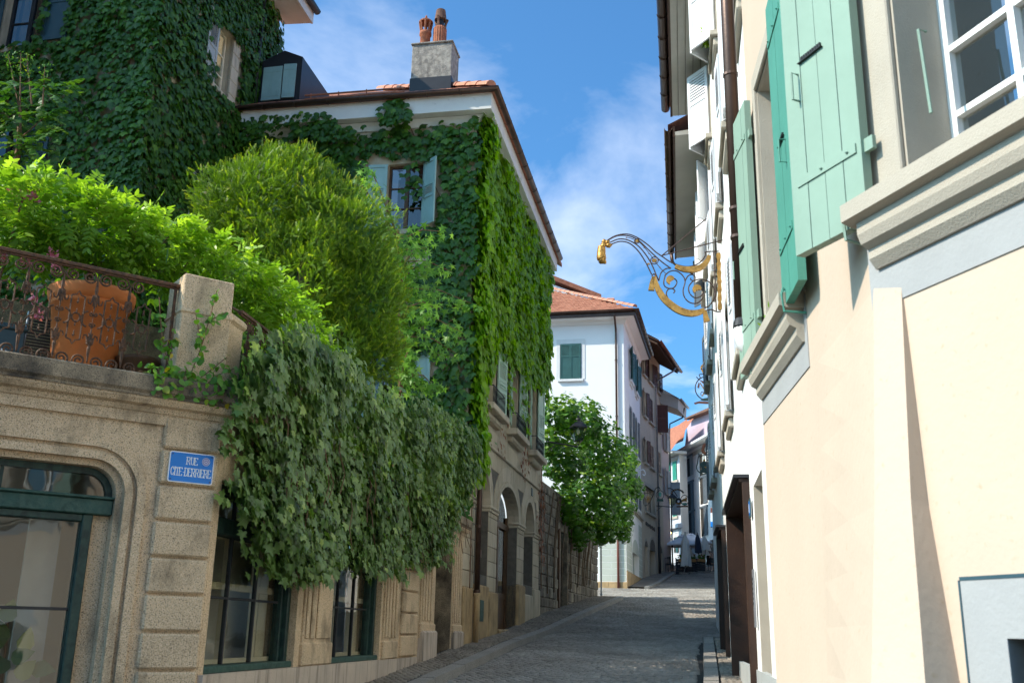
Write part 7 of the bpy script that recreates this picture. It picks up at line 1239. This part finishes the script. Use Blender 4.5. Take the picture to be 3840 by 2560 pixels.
def open_parasol(label, px, py, Y, w, m):
    c = at_y(px, py, Y); g_ = rz(Y); t = thing('parasol', label, 'parasol', (c[0], c[1], g_), 'cafe parasols'); a = .7; h = w/2; q = [(c[0]+h*1.4*cos(a+k*pi/2), c[1]+h*1.4*sin(a+k*pi/2), c[2]-.62) for k in range(4)]; cn = MB()
    mid = [tuple((np.array(q[k])+np.array(q[(k+1) % 4]))/2+np.array([0, 0, .05])) for k in range(4)]; ring = [x for p in zip(q, mid) for x in p]; cn.add([(c[0], c[1], c[2])]+ring+[(x, y, z-.10) for x, y, z in ring], [(0, 1+k, 1+(k+1) % 8) for k in range(8)]+[(1+k, 9+k, 9+(k+1) % 8, 1+(k+1) % 8) for k in range(8)]); cn.build('canopy', m, t); MB().lathe((c[0], c[1], c[2]-.03), [(.35, -.08), (.2, .04), (.02, .08)], 8).build('vent', m, t)
    MB().tube([(c[0], c[1], g_), (c[0], c[1], c[2]+.1)], .035, 8).build('pole', K['black'], t); rb = MB()
    for k in range(4): rb.tube([(c[0], c[1], c[2]-.12), tuple(np.array(q[k])+np.array([0, 0, -.03]))], .012, 4)
    rb.build('ribs', K['black'], t, 'stuff')
open_parasol('open white parasol with black pole at the left of the cafe', 2556, 2008, 67, 2.3, K['cloth2']); open_parasol('open white parasol behind, right of the drooping one', 2590, 2001, 69, 2.6, K['cloth2'])
def closed_parasol(label, top, bot, foot, Y, r0, r1, m, folds=7, skirt=None):
    a, b, f = at_y(*top, Y), at_y(*bot, Y), at_y(*foot, Y); f[2] = rz(Y); t = thing('parasol', label, 'parasol', tuple(f), 'cafe parasols'); n = 28; rows_ = 9; cm = MB()
    for j in range(rows_):
        s_ = j/(rows_-1); c = a+(b-a)*s_; r = .02+(r0+(r1-r0)*s_)*min(1, s_*4+.1)
        for k in range(n): g_ = 2*pi*k/n; rr_ = r*(1+.28*sin(folds*g_+s_*2)); cm.v.append((c[0]+rr_*cos(g_), c[1]+rr_*sin(g_), c[2]+.03*sin(3*g_)*s_))
    for j in range(rows_-1):
        for k in range(n): l = (k+1) % n; cm.f.append((j*n+k, j*n+l, (j+1)*n+l, (j+1)*n+k))
    cm.f.append(tuple(range(n))); cm.build('canopy', m, t, smooth=True)
    MB().tube([a+np.array([0, 0, .1]), b, f], .03, 6).build('pole', K['black'] if m is not K['cloth'] else K['zinc'], t); MB().box((f[0], f[1], f[2]+.06), (.6, .35, .12), .4, .02).build('base', K['kerb'], t)
    return t
closed_parasol('drooping closed ivory parasol in front of the black screen', (2569, 1999), (2571, 2122), (2563, 2152), 64.0, .14, .30, K['cloth'], 5); closed_parasol('small closed beige parasol behind the drooping one', (2586, 2052), (2589, 2086), (2597, 2150), 64.6, .05, .16, K['trim'], 6); closed_parasol('closed navy parasol tied round its pole', (2615, 2001), (2619, 2072), (2626, 2147), 65.6, .10, .17, K['clothnavy'], 6); closed_parasol('half folded ivory parasol at the right of the cafe', (2641, 2006), (2645, 2063), (2645, 2142), 66.4, .04, .29, K['cloth'], 8); closed_parasol('lower half folded ivory parasol behind it', (2641, 2046), (2643, 2080), (2642, 2142), 67.4, .10, .25, K['cloth'], 8)
def chair(label, c, ang):
    t = thing('cafe_chair', label, 'chair', c, 'black cafe chairs'); x, y, z = c; R = lambda u, v, h: (x+u*cos(ang)-v*sin(ang), y+u*sin(ang)+v*cos(ang), z+h)
    for u in (-.2, .2):
        MB().tube([R(u, -.2, 0), R(u, -.18, .45)], .014, 5).build('leg', K['black'], t); MB().tube([R(u, .22, 0), R(u, .2, .45), R(u, .26, .88)], .014, 5).build('leg', K['black'], t)
    MB().box(R(0, 0, .45), (.44, .44, .03), ang, .01).build('seat', K['black'], t); bk_ = MB()
    for k in range(6): bk_.tube([R(-.2+.08*k, .2, .5), R(-.2+.08*k, .26, .86)], .01, 4)
    bk_.tube([R(-.21, .26, .88), R(.21, .26, .88)], .016, 5).build('backrest', K['black'], t)
for lab, x, y, Y, a in (('black chair at the pavement edge beside the screen', 2512, 2146, 64.6, .3), ('black chair pushed against the house wall', 2500, 2147, 65.6, -.6), ('black chair next to the terrace screen', 2528, 2148, 66, 1.2), ('black chair under the table by the seated guest', 2672, 2128, 67.2, 2.6)):
    c = at_y(x, y, Y); chair(lab, (c[0], c[1], rz(Y)+(.10 if x < 2530 else .0)), a)
tc_ = at_y(2682, 2098, 68); tb = thing('cafe_table', 'dark cafe table at the right edge of the terrace', 'table', (tc_[0], tc_[1], rz(68))); MB().box((tc_[0], tc_[1], rz(68)+.74), (.9, .8, .04), .2, .01).build('tabletop', K['walnut'], tb); MB().tube([(tc_[0], tc_[1], rz(68)), (tc_[0], tc_[1], rz(68)+.72)], .04, 8).build('leg', K['black'], tb); MB().box((tc_[0], tc_[1], rz(68)+.02), (.45, .45, .04), 0, .01).build('foot', K['black'], tb)
# seated guest: one continuous skin figure, hair and dress as children
K['skin'] = mat('skin', (.50, .30, .22), .5, .05, 6, bump=.05); K['hair'] = mat('black_hair', (.015, .012, .01), .5, .2, 20, bump=.2); K['dress'] = mat('black_dress', (.02, .02, .022), .8, .2, 8, bump=.1)
def person(c, face):
    t = thing('person', 'seated guest in a black sleeveless dress lifting both hands to the face', 'person', c); x, y, z = c; ca, sa = cos(face), sin(face); R = lambda u, v, h: (x+u*ca-v*sa, y+u*sa+v*ca, z+h)
    J_ = {'pel': (0, 0, .52, .13), 'waist': (0, .0, .72, .11), 'chest': (0, .02, .95, .13), 'neck': (0, .03, 1.10, .05), 'head0': (0, .05, 1.19, .075), 'head1': (0, .055, 1.29, .085), 'head2': (0, .05, 1.35, .05)}
    for s_, sg_ in (('l', -1), ('r', 1)):
        J_.update({s_+'sh': (sg_*.17, .02, 1.02, .055), s_+'el': (sg_*.2, .22, .84, .042), s_+'wr': (sg_*.1, .26, 1.08, .03), s_+'pa': (sg_*.07, .23, 1.16, .034), s_+'hip': (sg_*.09, .03, .5, .085), s_+'kn': (sg_*.11, .44, .50, .06), s_+'an': (sg_*.11, .42, .08, .04), s_+'to': (sg_*.12, .56, .04, .035)})
        for f in range(4): J_[s_+'f%d' % f] = (sg_*(.075+.012*f)-sg_*.02, .20, 1.235-.01*f, .0095)
        J_[s_+'th'] = (sg_*.04, .22, 1.19, .010)
    E_ = [('pel', 'waist'), ('waist', 'chest'), ('chest', 'neck'), ('neck', 'head0'), ('head0', 'head1'), ('head1', 'head2')]
    for s_ in 'lr': E_ += [('chest', s_+'sh'), (s_+'sh', s_+'el'), (s_+'el', s_+'wr'), (s_+'wr', s_+'pa'), ('pel', s_+'hip'), (s_+'hip', s_+'kn'), (s_+'kn', s_+'an'), (s_+'an', s_+'to'), (s_+'pa', s_+'th')]+[(s_+'pa', s_+'f%d' % f) for f in range(4)]
    ks = list(J_); me = bpy.data.meshes.new('body'); me.from_pydata([tuple(np.array(R(*J_[k][:3]))-np.array(c)) for k in ks], [(ks.index(a), ks.index(b)) for a, b in E_], []); o = link('body', me, t); md = o.modifiers.new('skin', 'SKIN'); o.modifiers.new('sub', 'SUBSURF').levels = 1; o.modifiers['sub'].render_levels = 1
    for i, k in enumerate(ks): sv = me.skin_vertices[0].data[i]; sv.radius = (J_[k][3],)*2; sv.use_root = (k == 'pel')
    dg_ = bpy.context.evaluated_depsgraph_get(); nm_ = bpy.data.meshes.new_from_object(o.evaluated_get(dg_)); o.modifiers.clear(); o.data = nm_; nm_.materials.clear(); nm_.materials.append(K['skin'])
    P0 = R(0, 0, 0); MB().lathe((P0[0], P0[1], z), [(.2, .42), (.17, .55), (.135, .72), (.165, .92), (.15, 1.03), (.08, 1.06)], 16).build('dress', K['dress'], t, smooth=True); h0_ = R(0, -.015, 0); MB().lathe((h0_[0], h0_[1], z), [(.05, 1.08), (.10, 1.16), (.112, 1.28), (.10, 1.37), (.05, 1.42), (.01, 1.43)], 14).build('hair', K['hair'], t, smooth=True)
    MB().box(R(0, .145, 1.245), (.02, .03, .035), face).build('nose', K['skin'], t)
    for sg_ in (-1, 1): MB().box(R(sg_*.03, .135, 1.275), (.018, .012, .010), face).build('eye', K['hair'], t)
    MB().box(R(0, .135, 1.205), (.04, .012, .010), face).build('mouth', K['terra2'], t)
pc_ = at_y(2658, 2118, 67.6); person((pc_[0], pc_[1], rz(67.6)), -1.2)
cc_ = (pc_[0], pc_[1], rz(67.6)); chair('black chair the guest sits on', cc_, pi-1.2+pi)
for lab, px, py in (('orange fallen leaf lying on the setts in mid street', 2180, 2320), ('brown fallen leaf near the left kerb', 1855, 2465), ('rust coloured fallen leaf by the kerb foot', 2018, 2393), ('small brown leaf in the middle of the road', 2250, 2326), ('pale withered leaf on the near setts', 1910, 2495)):
    d = ray(px, py); Yq = next(y for y in np.arange(10, 60, .05) if CZ+d[2]/d[1]*y <= rz(y)+.012 and True) if False else min(np.arange(12, 60, .05), key=lambda y: abs(CZ+d[2]/d[1]*y-(rz(y)+.012))); c = at_y(px, py, Yq); c[2] = rz(Yq)+.014
    o = leaves('fallen_leaf', [c], [(random.uniform(-1, 1), random.uniform(-1, 1), .05)], [(0, 0, 1.)], [.10], 'ovate', LM['red'], None, .15, .3, np.array([.9]), None); tag(o, lab, 'leaf', 'fallen leaves on the road')
